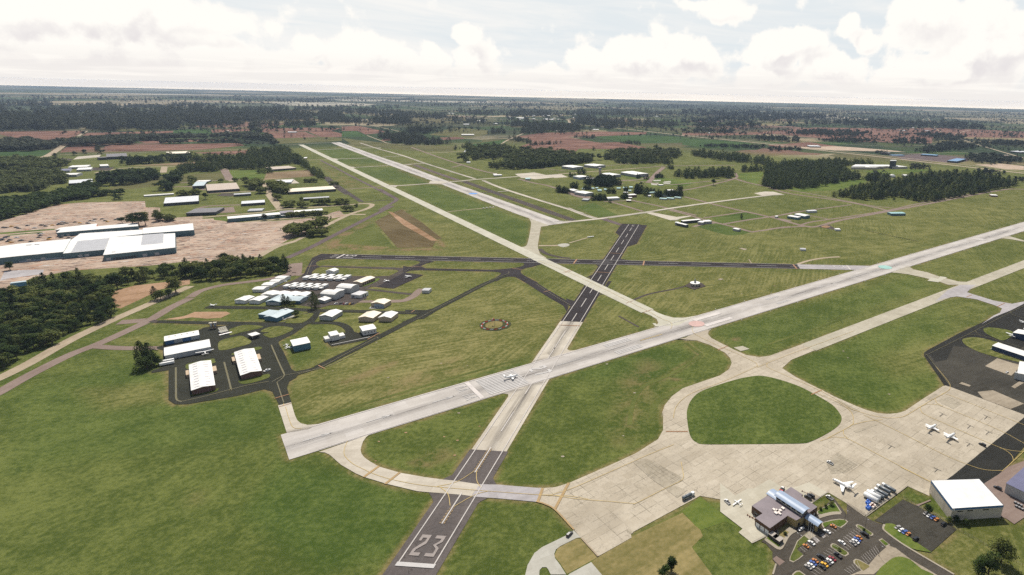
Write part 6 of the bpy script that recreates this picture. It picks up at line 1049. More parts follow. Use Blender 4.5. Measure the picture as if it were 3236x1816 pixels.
a = Lp((603,350),6.8); b = Lp((722,415),6.8); c_ = Lp((728,302),6.8); e_ = Lp((842,372),6.8); vault(t,'canopy_roof',(a[0]+c_[0])/2,x0+1.5,min(a[1],b[1]),max(c_[1],e_[1]),6.6,1.2,'sky_blue_roof'); 
for sy in (.1,.9): 
    xx = (a[0]+c_[0])/2+1.5; yy = min(a[1],b[1])+(max(c_[1],e_[1])-min(a[1],b[1]))*sy; m = MB(); m.box(xx-.7,xx+.7,yy-.7,yy+.7,-.3,6.5); m.build('canopy_pier', M['brick_tan'], t)
a = Lp((1133,685),5.6); b = Lp((1310,808),5.6); c_ = Lp((1212,632),5.6); e_ = Lp((1390,747),5.6); xa, xb = (a[0]+c_[0])/2, (b[0]+e_[0])/2; ya, yb = sorted(((a[1]+b[1])/2,(c_[1]+e_[1])/2)); vault(t,'canopy_roof',xa,xb,ya,yb,5.5,1.5,'sky_blue_roof')
for xx in (xa+2,xb-2):
    for yy in (ya+1.2,yb-1.2): m = MB(); m.box(xx-.8,xx+.8,yy-.8,yy+.8,-.3,5.5); m.build('canopy_pier', M['brick_tan'], t)
for lab, p in (('upper dark enclosure box with a pale lid beside the terminal',(718,935)),('lower dark enclosure box with a pale lid beside the terminal',(770,975))):
    b = at('B1',(p[0],p[1]+22)); o = thing('equipment_box',lab,'enclosure',(b.x,b.y,.5),th,'dark boxes by the terminal'); m = MB(); m.box(-3.2,3.2,-2.2,2.2,0,2.6); m.build('box_body', M['dark_box'], o); m = MB(); m.box(-3.3,3.3,-2.3,2.3,2.61,2.85); m.build('lid', M['box_lid'], o)
# ------------------------------------------------------------------ vehicles, aircraft, airfield furniture
def heading(c, p, q): a, b = at(c,p), at(c,q); return math.atan2(b.y-a.y, b.x-a.x)
def mid(c, p, q): return (at(c,p)+at(c,q))/2
PROT = {}
def car_proto(kind, paint):
    """car heading +x, wheels on z=0; parts body, window, wheel x4 (> rim), headlight x2, tail_light x2"""
    key = (kind, paint)
    if key in PROT: return dup(PROT[key])
    L, W, hb, hr = {'sedan':(4.9,1.85,.86,1.42),'compact':(4.2,1.8,.90,1.5),'suv':(5.1,2.0,1.1,1.85),'van':(5.6,2.05,1.2,2.1),'pickup':(5.6,2.0,1.08,1.85)}[kind]
    t = thing('parked_car','','car'); x = L/2; w = W/2
    def sec(xx, wid, z0, z1): return [(xx,-wid,z0),(xx,-wid*1.0,z0+(z1-z0)*.55),(xx,-wid*.90,z1),(xx,wid*.90,z1),(xx,wid,z0+(z1-z0)*.55),(xx,wid,z0)]
    m = MB(); m.loft([sec(-x,w*.82,.42,hb*.92),sec(-x+.25,w*.97,.25,hb),sec(-x*.4,w,.22,hb*1.02),sec(x*.35,w,.22,hb),sec(x-.5,w*.95,.25,hb*.88),sec(x,w*.78,.4,hb*.70)])
    if kind == 'pickup':
        c0, c1 = -.35, .45*x+.6
    elif kind in ('suv','van'): c0, c1 = -x+.15, .42*x
    else: c0, c1 = -x*.62, x*.42
    dz = hr-hb; sl0 = .5 if kind in ('sedan','compact') else .18; sl1 = .75
    roof = [(c0+sl0,-w*.72,hr),(c1-sl1,-w*.72,hr),(c1-sl1,w*.72,hr),(c0+sl0,w*.72,hr)]; base = [(c0,-w*.90,hb-.02),(c1,-w*.90,hb-.02),(c1,w*.90,hb-.02),(c0,w*.90,hb-.02)]
    rz = [(p[0],p[1],p[2]+.05) for p in roof]; m.add(roof+rz,[(4,5,6,7),(0,1,5,4),(1,2,6,5),(2,3,7,6),(3,0,4,7)])
    for i in range(4):
        b, r = Vector(base[i]), Vector(roof[i]); m.tube(b, r, .06, .05, 4)
    if kind == 'pickup': m.box(-x+.1,c0,-w*.95,-w*.83,hb,hb+.12); m.box(-x+.1,c0,w*.83,w*.95,hb,hb+.12)
    m.build('body', M[paint], t)
    g = MB(); ins = lambda q,f: (q[0]*1+(0 if True else 0), q[1]*f, q[2]); g.add([ins(p,.985) for p in base]+[ins(p,.985) for p in roof],[(0,1,5,4),(1,2,6,5),(2,3,7,6),(3,0,4,7)]); g.build('window', M['glass_dark'], t)
    if kind == 'pickup': m = MB(); m.box(-x+.2,c0-.05,-w*.82,w*.82,hb-.02,hb+.03); m.build('load_bed', M['black_metal'], t)
    for sx in (-1,1):
        for sy in (-1,1):
            m = MB(); cx = sx*x*.62; y0, y1 = sorted((sy*w*.80, sy*(w+.01))); R = .34 if hr < 1.6 else .40
            m.loft([[(cx+R*math.cos(2*PI*i/12),y,R+R*math.sin(2*PI*i/12)) for i in range(12)] for y in (y0,y1)]); wh = m.build('wheel', M['rubber'], t)
            m = MB(); yy = sy*(w+.02); m.add([(cx+R*.6*math.cos(2*PI*i/10),yy,R+R*.6*math.sin(2*PI*i/10)) for i in range(10)],[tuple(range(10))]); m.build('rim', M['grey_metal'], wh)
    for sy in (-1,1):
        m = MB(); m.box(x-.12,x+.01,sy*w*.62-.18,sy*w*.62+.18,hb*.56,hb*.70); m.build('headlight', M['white_metal'], t); m = MB(); m.box(-x-.01,-x+.1,sy*w*.64-.16,sy*w*.64+.16,hb*.66,hb*.84); m.build('tail_light', M['sign_red'], t)
    PROT[key] = t; return t
def car(kind, paint, c, p, q, label, group=None, z=.28, name='parked_car', cat='car', sc=1.16):
    t = car_proto(kind, paint); a = mid(c,p,q); t.location = (a.x,a.y,z); t.rotation_euler = (0,0,heading(c,p,q)); t['label'] = label; t['category'] = cat; t.name = name; t.scale = (sc,)*3
    if group: t['group'] = group
    elif 'group' in t: del t['group']
    return t
G1 = 'cars in the terminal car park'
for k, pt, p, q, lab in [
 ('compact','car_orange',(1585,215),(1460,150),'orange car beside the grassy triangle, alone at the top of the bays'),('sedan','car_white',(1465,350),(1305,250),'white car in the bay beside the blue canopy shadow'),('compact','car_orange',(970,670),(840,590),'orange car in the bay below the dark green lawn'),('sedan','car_white',(1110,610),(950,500),'white car in the bay beside the hatched crossing'),
 ('sedan','car_white',(735,280),(865,200),'white car stopped in the shade at the terminal entrance'),('sedan','car_white',(1795,600),(1635,495),'white car alone above the middle planted island'),
 ('compact','car_orange',(2170,480),(2045,390),'orange car of the upper four, beside the dark estate car'),('sedan','car_blue',(2140,535),(1985,425),'blue car of the upper four in the bays'),('sedan','car_white',(2110,580),(1945,470),'white car of the upper four in the bays'),('sedan','car_silver',(2045,620),(1890,510),'silver car with dark roof, end of the upper four'),('van','car_black',(2320,430),(2135,295),'long black estate car beside the upper planted island'),
 ('pickup','car_black',(1720,910),(1535,770),'black pickup truck below the middle planted island'),('sedan','car_red',(1575,965),(1425,860),'dark red car, the only red one in the lot'),('sedan','car_white',(1530,1030),(1360,900),'white car between the red car and the grey car'),('sedan','car_grey',(1460,1060),(1320,950),'grey car between the white car and the yellow car'),('sedan','car_yellow',(1400,1105),(1250,990),'yellow car, the only yellow one in the lot'),('sedan','car_black',(1345,1155),(1200,1045),'small black car at the end beside the yellow car'),
 ('van','car_black',(1340,940),(1155,815),'black van in front of the lower row of cars'),('compact','car_orange',(1185,1015),(1045,910),'orange car of the lower four, beside the black van'),('sedan','car_blue',(1150,1080),(985,950),'blue car of the lower four in the bays'),('sedan','car_white',(1100,1125),(935,1000),'white car of the lower four in the bays'),('sedan','car_silver',(1040,1165),(870,1040),'silver car with dark roof, end of the lower four')]:
    car(k, pt, 'N10', p, q, lab, G1)
G2 = 'cars in the tarred overflow lot'
for k, pt, p, q, lab in [('sedan','car_silver',(1030,645),(1092,610),'silver car under the round bush in the tarred lot'),('sedan','car_white',(1072,680),(1142,642),'white car in the upper edge row of the tarred lot'),('sedan','car_blue',(1120,708),(1192,665),'blue car in the upper edge row of the tarred lot'),('compact','car_orange',(1172,735),(1236,692),'orange car in the upper edge row of the tarred lot'),('suv','car_black',(1262,800),(1342,750),'black off-roader near the cream hangar corner'),
 ('sedan','car_silver',(645,835),(720,797),'silver car at the rounded grass tip of the tarred lot'),('sedan','car_white',(690,880),(768,832),'white car in the lower edge row of the tarred lot'),('sedan','car_blue',(738,910),(818,855),'blue car in the lower edge row of the tarred lot'),('compact','car_orange',(790,935),(862,885),'orange car in the lower edge row of the tarred lot'),('suv','car_black',(880,1010),(968,940),'black off-roader near the access road in the tarred lot')]: car(k, pt, 'B2', p, q, lab, G2)
car('van','car_black','B2',(2082,325),(1968,265),'long black van between the two big hangars at the right'); car('van','car_black','B3',(2062,1090),(1965,1040),'long black van on the apron beside the sealed strip',z=.3); car('pickup','car_white','B3',(55,1315),(0,1285),'white service pickup alone in mid apron',z=.3)
car('suv','car_black','B5',(552,885),(625,815),'black off-roader at the apron end of the pale driveway'); car('pickup','car_white','B5',(2450,500),(2390,445),'white pickup parked beside the small white plane',z=.4); car('pickup','car_white','B1',(1508,450),(1425,395),'white pickup by the fence behind the terminal',z=.45)
car('van','car_black','B1',(1220,450),(1130,395),'black van nearer the terminal wall in the fenced pen',z=.6); car('van','car_black','B1',(1262,430),(1172,375),'black van further from the terminal wall in the fenced pen',z=.6)
car('sedan','car_white','H2',(462,1408),(525,1382),'white car beside the brown-walled hangar on the ramp',sc=1.5); car('sedan','car_white','N4',(1035,1038),(1105,1015),'white car left of its twin below the patchy-roofed block',sc=1.35); car('sedan','car_white','N4',(1120,1050),(1190,1022),'white car right of its twin below the patchy-roofed block',sc=1.35)
for pt, p, q, lab in [('car_white',(690,1170),(758,1145),'white car alone at the left end of the small car row'),('car_black',(790,1170),(850,1145),'black car second in the small car row'),('car_red',(870,1175),(915,1148),'dark red car in the small car row'),('car_white',(910,1172),(960,1148),'white car in the middle of the small car row'),('car_grey',(950,1175),(995,1150),'grey car in the small car row'),('car_yellow',(990,1178),(1040,1152),'yellow car in the small car row'),('car_black',(1040,1172),(1080,1150),'dark car at the right end of the small car row')]: car('sedan', pt, 'N4', p, q, lab, 'cars beside the patchy-roofed block', sc=1.2)
car('sedan','car_white','B4',(1230,1018),(1270,992),'white car on the east ramp beside the white hangar',z=.4); car('pickup','car_white','B4',(1068,745),(1105,725),'white truck at the end of the fenced gravel strip',z=.4)
# specks of traffic behind the factory, single-mesh copies
spk = {}
for pt in ('car_black','car_white','car_yellow','car_red','car_grey'):
    m = MB(); m.loft([[(-2.4,-.9,.3),(-2.4,-.85,.95),(-2.4,.85,.95),(-2.4,.9,.3)],[(0,-.95,.3),(0,-.9,1.0),(0,.9,1.0),(0,.95,.3)],[(2.4,-.85,.3),(2.4,-.8,.8),(2.4,.8,.8),(2.4,.85,.3)]]); m.box(-1.6,1.1,-.8,.8,.9,1.5,taper=.7); spk[pt] = m.mesh('lot_car', M[pt])
pts = [(45,318),(80,322),(148,305),(208,318),(240,330),(350,297),(440,325),(522,288),(548,290),(585,303),(668,292),(740,283),(752,270),(792,280),(795,247),(828,262),(852,265),(955,250),(1015,262),(1112,262),(1128,268),(1148,235),(1192,237),(1205,216),(1295,211),(1335,232),(1365,245),(1470,220),(1503,203),(1520,210)]
pts2 = [(75,440),(60,452),(95,437),(215,448),(30,480),(125,478),(100,498),(145,508),(260,487),(275,480),(500,398),(535,400),(512,422),(495,445),(630,450),(625,468),(775,448),(875,450),(930,425),(922,452),(395,497),(20,470)]
pal = ['car_black','car_black','car_white','car_black','car_grey','car_black','car_yellow','car_black']
for j, (ps, lab) in enumerate(((pts,'small car on the pale yard road beyond the warehouses'),(pts2,'small car parked between the factory and the warehouse'))):
    for i, p in enumerate(ps):
        b = at('T3',p); k = pal[(i*3+j) % 8]; o = link('lot_car', spk[k]); o.location = (b.x,b.y,.12); o.rotation_euler = (0,0,heading('T3',(0,300),(600,240))+RNG.normal(0,.25)); o.scale = (1.5,1.5,1.5)
        tag(o, k[4:]+' '+lab, 'car', 'cars scattered around the factory, '+('road' if j == 0 else 'inner yard')+' '+k[4:])
# tank trucks
def tank_truck(label, c, p, q, z=.3, grp=None):
    """cab at p, tail at q"""
    a, b = at(c,p), at(c,q); Lr = (a-b).length; t = thing('tank_truck',label,'tank truck',((a.x+b.x)/2,(a.y+b.y)/2,z),math.atan2(a.y-b.y,a.x-b.x),grp); h = Lr/2; w = 1.3
    m = MB(); m.box(h-2.6,h-.1,-w*.9,w*.9,.7,3.0,taper=.92); cab = m.build('cab', M['white_metal'], t); m = MB(); m.box(h-.3,h-.02,-w*.8,w*.8,1.9,2.8); m.build('windscreen', M['glass_dark'], cab)
    m = MB(); m.box(-h,h-2.4,-.5,.5,.7,1.1); m.build('chassis', M['black_metal'], t)
    n = 14; m = MB(); R = [[(x,w*1.0*s*math.cos(2*PI*i/n),2.25+1.15*s*math.sin(2*PI*i/n)) for i in range(n)] for x,s in ((-h,.8),(-h+.3,1),(h-3.3,1),(h-3.0,.8))]; m.loft(R); tk = m.build('tank', M['chrome_tank'], t, True)
    for x in np.linspace(-h+.8,h-4,6): m = MB(); m.tube((x,0,3.35),(x,0,3.65),.35,n=8); m.build('hatch', M['grey_metal'], tk)
    m = MB(); m.box(-h+.4,h-3.4,-.12,.12,3.42,3.5); m.box(-h+.4,h-3.4,-.95,-.85,3.2,3.3); m.box(-h+.4,h-3.4,.85,.95,3.2,3.3); m.build('walkway', M['grey_metal'], tk)
    for sy in (-1,1):
        m = MB(); m.box(-h+.3,h-3.4,sy*w*.98-.1,sy*w*.98+.1,1.15,1.6); m.build('side_rail', M['cream_panel'], t)
        for x in (-h+1.0,-h+2.2,h-4.2,h-1.1): m = MB(); m.loft([[(x+.5*math.cos(2*PI*i/12),y,.5+.5*math.sin(2*PI*i/12)) for i in range(12)] for y in sorted((sy*w*.62,sy*w*.95))]); m.build('wheel', M['rubber'], t)
g3 = 'tank trucks parked side by side'
tank_truck('long tank truck beside the pair of white tanks','N11',(800,478),(1105,650),grp=g3); tank_truck('second tank truck from the white tanks','N11',(880,435),(1190,612),grp=g3); tank_truck('third tank truck from the white tanks','N11',(935,355),(1245,535),grp=g3); tank_truck('tank truck furthest from the white tanks','N11',(1055,325),(1362,505),grp=g3); tank_truck('lone silver tank truck driving along the apron edge','B5',(2035,380),(1902,448))
for lab, p, q in (('white cylindrical fuel tank beside the blue drums',(655,565),(955,738)),('white cylindrical fuel tank beside the tank trucks',(715,512),(1012,668))):
    a, b = at('N11',p), at('N11',q); Lr = (a-b).length; t = thing('fuel_tank',lab,'tank',((a.x+b.x)/2,(a.y+b.y)/2,.3),math.atan2(a.y-b.y,a.x-b.x),'white fuel tanks'); h = Lr/2; r = 1.9; n = 20
    m = MB(); m.loft([[(x,r*s*math.cos(2*PI*i/n),r+.5+r*s*math.sin(2*PI*i/n)) for i in range(n)] for x,s in ((-h-.5,.5),(-h-.2,.85),(-h,1),(h,1),(h+.2,.85),(h+.5,.5))]); m.build('tank_shell', M['tank_white'], t, True)
    for x in (-h*.6,h*.6): m = MB(); m.box(x-.3,x+.3,-1.3,1.3,0,1.2); m.build('saddle', M['kerb_concrete'], t)
for cl, (cx, cy) in (('by the white tank',(748,735)),('by the fence',(750,853))):
    for nm, dx, dy in (('back',-8,-48),('left',-35,-8),('right',32,-8),('front',0,18)):
        b = at('N11',(cx+dx,cy+dy)); t = thing('storage_drum',f'{nm} blue drum of the four clustered {cl}','drum',(b.x,b.y,.3),0,'blue drums on the apron'); R = lambda r,z: [(r*math.cos(2*PI*i/16),r*math.sin(2*PI*i/16),z) for i in range(16)]
        MB().loft([R(1.0,0),R(1.12,.2),R(1.12,1.4),R(.85,1.85),R(.4,2.05)]).build('drum_body', M['drum_blue'], t, True); MB().loft([R(.35,2.06),R(.35,2.25)]).build('cap', M['black_metal'], t)
for nm, dx, dy in (('left',-28,5),('back',0,-24),('right',30,2),('front',5,28)):
    b = at('N11',(840+dx,805+dy)); t = thing('white_crate',f'{nm} white strapped crate of the block of four by the drums','crate',(b.x,b.y,.3),heading('N11',(655,565),(955,738)),'white crates on the apron'); m = MB(); m.box(-1.35,1.35,-1.35,1.35,.1,1.9); m.build('crate_body', M['crate_white'], t); m = MB(); m.box(-1.38,1.38,-.12,.12,.1,1.93); m.build('strap', M['crate_strap'], t)
# apron tug, baggage carts and clutter
b = at('B1',(830,312)); t = thing('airport_tug','dark red and black tug behind the terminal canopy','tug',(b.x,b.y,.5),heading('B1',(815,340),(845,290))); m = MB(); m.box(-2.6,2.6,-1.4,1.4,.45,1.3); m.build('body', M['black_metal'], t); m = MB(); m.box(.2,1.6,-1.2,1.2,1.3,2.3,taper=.85); m.build('cab', M['white_metal'], t); m = MB(); m.box(-2.6,-1.6,-1.42,1.42,.8,1.35); m.build('rear_deck', M['sign_red'], t)
for sx in (-1.7,1.7):
    for sy in (-1.25,1.25): m = MB(); m.tube((sx,sy-.15,.45),(sx,sy+.15,.45),.45,n=10); m.build('wheel', M['rubber'], t)
for i, (p, lab) in enumerate((((400,668),'rusty tow bar rack left of its twin beside the garage doors'),((430,690),'rusty tow bar rack right of its twin beside the garage doors'),((1135,345),'rusty rail stand behind the terminal'))):
    b = at('B1',p); t = thing('tow_bar',lab,'tow bar',(b.x,b.y,.35),th+.2); m = MB(); m.box(-2.6,2.6,-.1,.1,.3,.45); m.build('bar', M['rust_metal'], t)
    for x in (-2.3,2.3): m = MB(); m.box(x-.12,x+.12,-.7,.7,0,.9); m.build('stand', M['rust_metal'], t)
for i, (p, lab) in enumerate((((2300,510),'upper dark trolley of the pair beside the violet-roofed hangar'),((2315,560),'lower dark trolley of the pair beside the violet-roofed hangar'))):
    b = at('B2',p); t = thing('equipment_trolley',lab,'trolley',(b.x,b.y,.45),heading('B2',(2260,495),(2370,550)),'dark trolleys'); m = MB(); m.box(-3.2,3.2,-.9,.9,.5,.75); m.build('deck', M['black_metal'], t); 
    for x in (-2.2,0,2.2): m = MB(); m.box(x-.7,x+.7,-.75,.75,.76,1.5); m.build('equipment', M['grey_metal'], t)
    for x in (-2.5,2.5):
        for y in (-.8,.8): m = MB(); m.tube((x,y-.12,.4),(x,y+.12,.4),.4,n=10); m.build('wheel', M['rubber'], t)
b = at('B4',(1380,1075)); t = thing('ramp_cart','small cart standing before the white hangar on the east ramp','cart',(b.x,b.y,.45)); m = MB(); m.box(-1.8,1.8,-1.1,1.1,.5,1.2); m.build('body', M['grey_metal'], t); m = MB(); m.box(-.6,.9,-1,1,1.2,2.1); m.build('cab', M['cream_panel'], t)
for sx in (-1.2,1.2):
    for sy in (-1,1): m = MB(); m.tube((sx,sy-.12,.4),(sx,sy+.12,.4),.4,n=10); m.build('wheel', M['rubber'], t)
# scaffolding-like racks and trailers on the GA ramp
b = at('H1',(285,900)); 
for i, (dy, lab) in enumerate(((-18,'upper white box trailer of the pair beside the conifers'),(8,'lower white box trailer of the pair beside the conifers'))):
    b = at('H1',(285,905+dy)); t = thing('box_trailer',lab,'trailer',(b.x,b.y,.26),heading('H1',(245,880),(325,865)),'white box trailers'); m = MB(); m.box(-6.3,6.3,-1.35,1.35,.9,3.3); m.build('trailer_body', M['white_metal'], t)
    for x in (-4.5,-3.2,3.8):
        for y in (-1.2,1.2): m = MB(); m.tube((x,y-.15,.5),(x,y+.15,.5),.5,n=10); m.build('wheel', M['rubber'], t)
for i, (p, lab) in enumerate((((790,470),'rusty-framed silo stand left of its twin at the ramp edge'),((832,465),'rusty-framed silo stand right of its twin at the ramp edge'))):
    b = at('H1',(p[0]+8,p[1]+30)); t = thing('silo_stand',lab,'silo',(b.x,b.y,.26),.2,'silos at the ramp edge'); m = MB(); R = lambda r,z: [(r*math.cos(2*PI*i/12),r*math.sin(2*PI*i/12),z) for i in range(12)]; m.loft([R(.6,1.5),R(1.5,3.2),R(1.5,7.5)]); m.build('silo', M['galvanised'], t, True); m = MB(); m.box(-2.3,2.3,-1.5,1.5,7.6,8.0); m.build('cover', M['cream_panel'], t)
    for sx in (-1.9,1.9):
        for sy in (-1.3,1.3): m = MB(); m.box(sx-.15,sx+.15,sy-.15,sy+.15,0,7.6); m.build('leg', M['rust_metal'], t)
b = at('H1',(945,555)); th1 = heading('H1',(900,590),(1000,565)); t = thing('panel_rack','tilted white rack of panels beside rusty pipes on the ramp','rack',(b.x,b.y,.26),th1)
for j in range(4):
    for k in range(4): m = MB(); M4 = Matrix.Translation((j*2.1-3.1,2.0+k*2.0,2.2+k*1.2)) @ Matrix.Rotation(.54,4,'X'); m.box(-.95,.95,-.9,.9,-.05,.05,M=M4); m.build('panel', M['cream_panel'], t)
m = MB(); m.box(-4.4,4.4,1.2,9.2,0.2,1.4); m.build('rack_frame', M['grey_metal'], t)
for k in range(4): m = MB(); m.tube((-7,-1.2-k*.9,.6),(6.5,-1.2-k*.9,.6),.4,n=8); m.build('pipe', M['galvanised' if k else 'rust_metal'], t)
# ---- aircraft, nose along +x, scaled to span
def foil(m, root, tip, c0, c1, th, dih, sweep, mi=0):
    """wing panel from root (x,y,z) outwards to y=tip"""
    (x, y, z) = root; s = 1 if tip > y else -1; L = abs(tip-y); x1, z1 = x-sweep, z+dih
    A = [(x+c0*.5,y,z-th*.1),(x,y,z+th*.5),(x-c0*.5,y,z),(x,y,z-th*.5)]; B = [(x1+c1*.5,tip,z1-th*.05),(x1,tip,z1+th*.3),(x1-c1*.5,tip,z1),(x1,tip,z1-th*.3)]
    m.loft([A,B] if s > 0 else [B,A]); return m
def plane(label, c, nose, tail, kind, z=.3, grp=None, span=None, scale=1.):
    a, b = at(c,nose), at(c,tail); Lp_ = (a-b).length*scale; t = thing({'single':'light_aircraft','twin':'twin_aircraft','jet':'business_jet','prop':'twin_turboprop'}[kind],label,'aircraft',((a.x+b.x)/2,(a.y+b.y)/2,z),math.atan2(a.y-b.y,a.x-b.x),grp)
    L = Lp_; h = L/2; r = L*(.075 if kind in ('single','twin','prop') else .062); zc = r*2.0 if kind != 'jet' else r*1.9; n = 14
    prof = {'single':[(1,.10),(.97,.45),(.80,.72),(.60,.80),(.42,1.),(.05,1.05),(-.35,.62),(-.75,.34),(-1,.14)],'twin':[(1,.06),(.9,.5),(.68,.85),(.45,1.05),(.0,1.05),(-.4,.75),(-.8,.38),(-1,.16)],'prop':[(1,.05),(.93,.5),(.80,.85),(.62,1.),(-.3,1.),(-.62,.78),(-.9,.4),(-1,.18)],'jet':[(1,.05),(.95,.45),(.86,.78),(.72,1.),(-.42,1.),(-.7,.78),(-.92,.42),(-1,.22)]}[kind]
    m = MB(); m.loft([[(x*h,r*s*math.cos(2*PI*i/n),zc+r*s*1.08*math.sin(2*PI*i/n)+(r*.25 if x < -.5 else 0)) for i in range(n)] for x,s in prof]); fu = m.build('fuselage', M['plane_white'], t, True)
    S = {'single':1.35,'twin':1.3,'prop':.88,'jet':1.0}[kind]*L/2 if not span else span/2; hi = kind == 'single' and 'high' in label
    zw = zc+(r*1.05 if hi else -r*.55); xw = .22*h if kind == 'single' else (.10*h if kind != 'jet' else -.02*h); c0 = L*(.19 if kind != 'jet' else .27); c1 = L*(.13 if kind != 'jet' else .085); sw = 0.02*L if kind != 'jet' else .24*L
    for s in (-1,1): foil(MB(), (xw,s*r*.5,zw), s*S, c0, c1, L*.022, S*.05, sw).build('wing', M['plane_white'], t) if False else foil_b(t,'wing',(xw,s*r*.5,zw),s*S,c0,c1,L*.022,S*.055,sw)
    xt = -.90*h; ft_ = L*(.16 if kind in ('single','twin') else .20); ttail = kind in ('jet','prop')
    m = MB(); x0 = xt; m.loft([[(x0+L*.10,0,zc+r*.3),(x0,.05*r*3,zc+r*.3),(x0-L*.07,0,zc+r*.3),(x0,-.05*r*3,zc+r*.3)],[(x0-L*.02,0,zc+ft_),(x0-L*.06,.03*r*3,zc+ft_),(x0-L*.11,0,zc+ft_),(x0-L*.06,-.03*r*3,zc+ft_)]]); m.build('fin', M['plane_white'], t)
    zt = zc+ft_*.98 if ttail else zc+r*.35; xt2 = xt-L*.06 if ttail else xt
    for s in (-1,1): foil_b(t,'tailplane',(xt2,0,zt),s*S*.38,L*.10,L*.065,L*.014,0,L*.03 if kind == 'jet' else .01)
    m = MB(); xg = .46*h if kind != 'jet' else .86*h; 
    if kind in ('single','twin'): m.box(.12*h,.46*h,-r*.86,r*.86,zc+r*.45,zc+r*.98,taper=.75)
    else: m.box(.78*h,.90*h,-r*.72,r*.72,zc+r*.22,zc+r*.78,taper=.7)
    m.build('windscreen', M['glass_dark'], fu)
    if kind in ('prop','jet'):
        for s in (-1,1):
            for k in range(6): m = MB(); x = h*(.52-.15*k); m.box(x-.16*r,x+.16*r,s*r*.985-.02,s*r*.985+.02,zc+r*.1,zc+r*.42); m.build('cabin_window', M['glass_dark'], fu)
    if kind in ('twin','prop'):
        for s in (-1,1):
            y = s*S*.30; m = MB(); re = r*.42; m.loft([[(xw+L*q,y+re*f*math.cos(2*PI*i/10),zw+S*.017+re*f*math.sin(2*PI*i/10)) for i in range(10)] for q,f in ((.17,.45),(.13,.95),(-.02,1.),(-.14,.35))]); en = m.build('engine', M['plane_white'], t, True); propeller(en, (xw+L*.175,y,zw+S*.017), L*.075)
    elif kind == 'single': propeller(t, (h*1.0,0,zc), L*.115)
    else:
        for s in (-1,1): m = MB(); y = s*r*1.5; re = r*.52; m.loft([[(-.55*h+L*q,y+re*f*math.cos(2*PI*i/12),zc+r*.45+re*f*math.sin(2*PI*i/12)) for i in range(12)] for q,f in ((.09,.9),(.06,1.),(-.03,1.),(-.09,.6))]); en = m.build('engine', M['plane_white'], t, True); m = MB(); m.add([(-.55*h+L*.0905,y+re*.75*math.cos(2*PI*i/12),zc+r*.45+re*.75*math.sin(2*PI*i/12)) for i in range(12)],[tuple(range(12))]); m.build('intake', M['black_metal'], en)
    for (x,y) in ((.62*h,0),(xw-L*.03,-S*.22),(xw-L*.03,S*.22)):
        m = MB(); R = r*.42; m.tube((x,y-R*.3,R),(x,y+R*.3,R),R,n=10); wl = m.build('wheel', M['rubber'], t); m = MB(); m.tube((x,y,R),(x,y,zw),R*.2,n=6); m.build('strut', M['grey_metal'], wl)
    return t
def foil_b(t, name, root, tip, c0, c1, th, dih, sw): m = MB(); foil(m, root, tip, c0, c1, th, dih, sw); return m.build(name, M['plane_white'], t)
def propeller(par, p, R):
    m = MB()
    for k in range(3): m.box(-.03*R,.03*R,-.09*R,.09*R,0.,R,M=Matrix.Translation(p) @ Matrix.Rotation(k*2*PI/3+.4,4,'X') @ Matrix.Rotation(.3,4,'Z'))
    m.tube((p[0]-.1*R,p[1],p[2]),(p[0]+.25*R,p[1],p[2]),.14*R,.03*R,n=8); m.build('propeller', M['grey_metal'], par)
plane('large white T-tailed jet parked by the fuel tanks','B1',(1492,185),(1790,330),'jet',.35,scale=.93)
plane('white propeller twin on the apron, left of its pair','B3',(1412,820),(1295,885),'prop',.4,'white twins on the apron'); plane('white propeller twin on the apron, right of its pair','B3',(1655,935),(1535,1005),'prop',.4,'white twins on the apron')
plane('small white low-wing plane beside the white pickup','B1',(186,462),(282,525),'single',.42,scale=1.0); plane('white and grey twin rolling along the pale runway over the stripes','N12',(745,885),(340,965),'prop',.45)
plane('white high-wing plane left of its pair on the black parking apron','N4',(1790,700),(1705,725),'single',.42,'planes on the black parking apron',scale=1.2); plane('white high-wing plane right of its pair on the black parking apron','N4',(2235,608),(2150,640),'single',.42,'planes on the black parking apron',scale=1.1)
plane('white high-wing plane standing at the dead end of the west taxiway','H1',(775,250),(845,232),'single',.26,scale=1.1); plane('white plane at the corner of the white hangar on the grass','H1',(1062,216),(1110,206),'single',.1,scale=1.25); plane('white high-wing plane facing the long six-door hangar','H1',(718,778),(722,800),'single',.28,scale=1.9)
plane('upper white twin of the pair beside the blue-fronted box hangar','H2',(775,1068),(698,1085),'twin',.28,'white twins by the box hangar'); plane('lower white twin of the pair beside the blue-fronted box hangar','H2',(800,1095),(722,1125),'twin',.28,'white twins by the box hangar')
plane('small white plane beside the small hangar row by the woods','H2',(745,272),(690,285),'single',.1,scale=1.); plane('white twin before the navy gabled hangar','N7',(700,645),(650,672),'twin',.4,scale=1.35); plane('white plane at the right edge above the navy hangar','N7',(830,478),(770,492),'single',.4,scale=1.1)
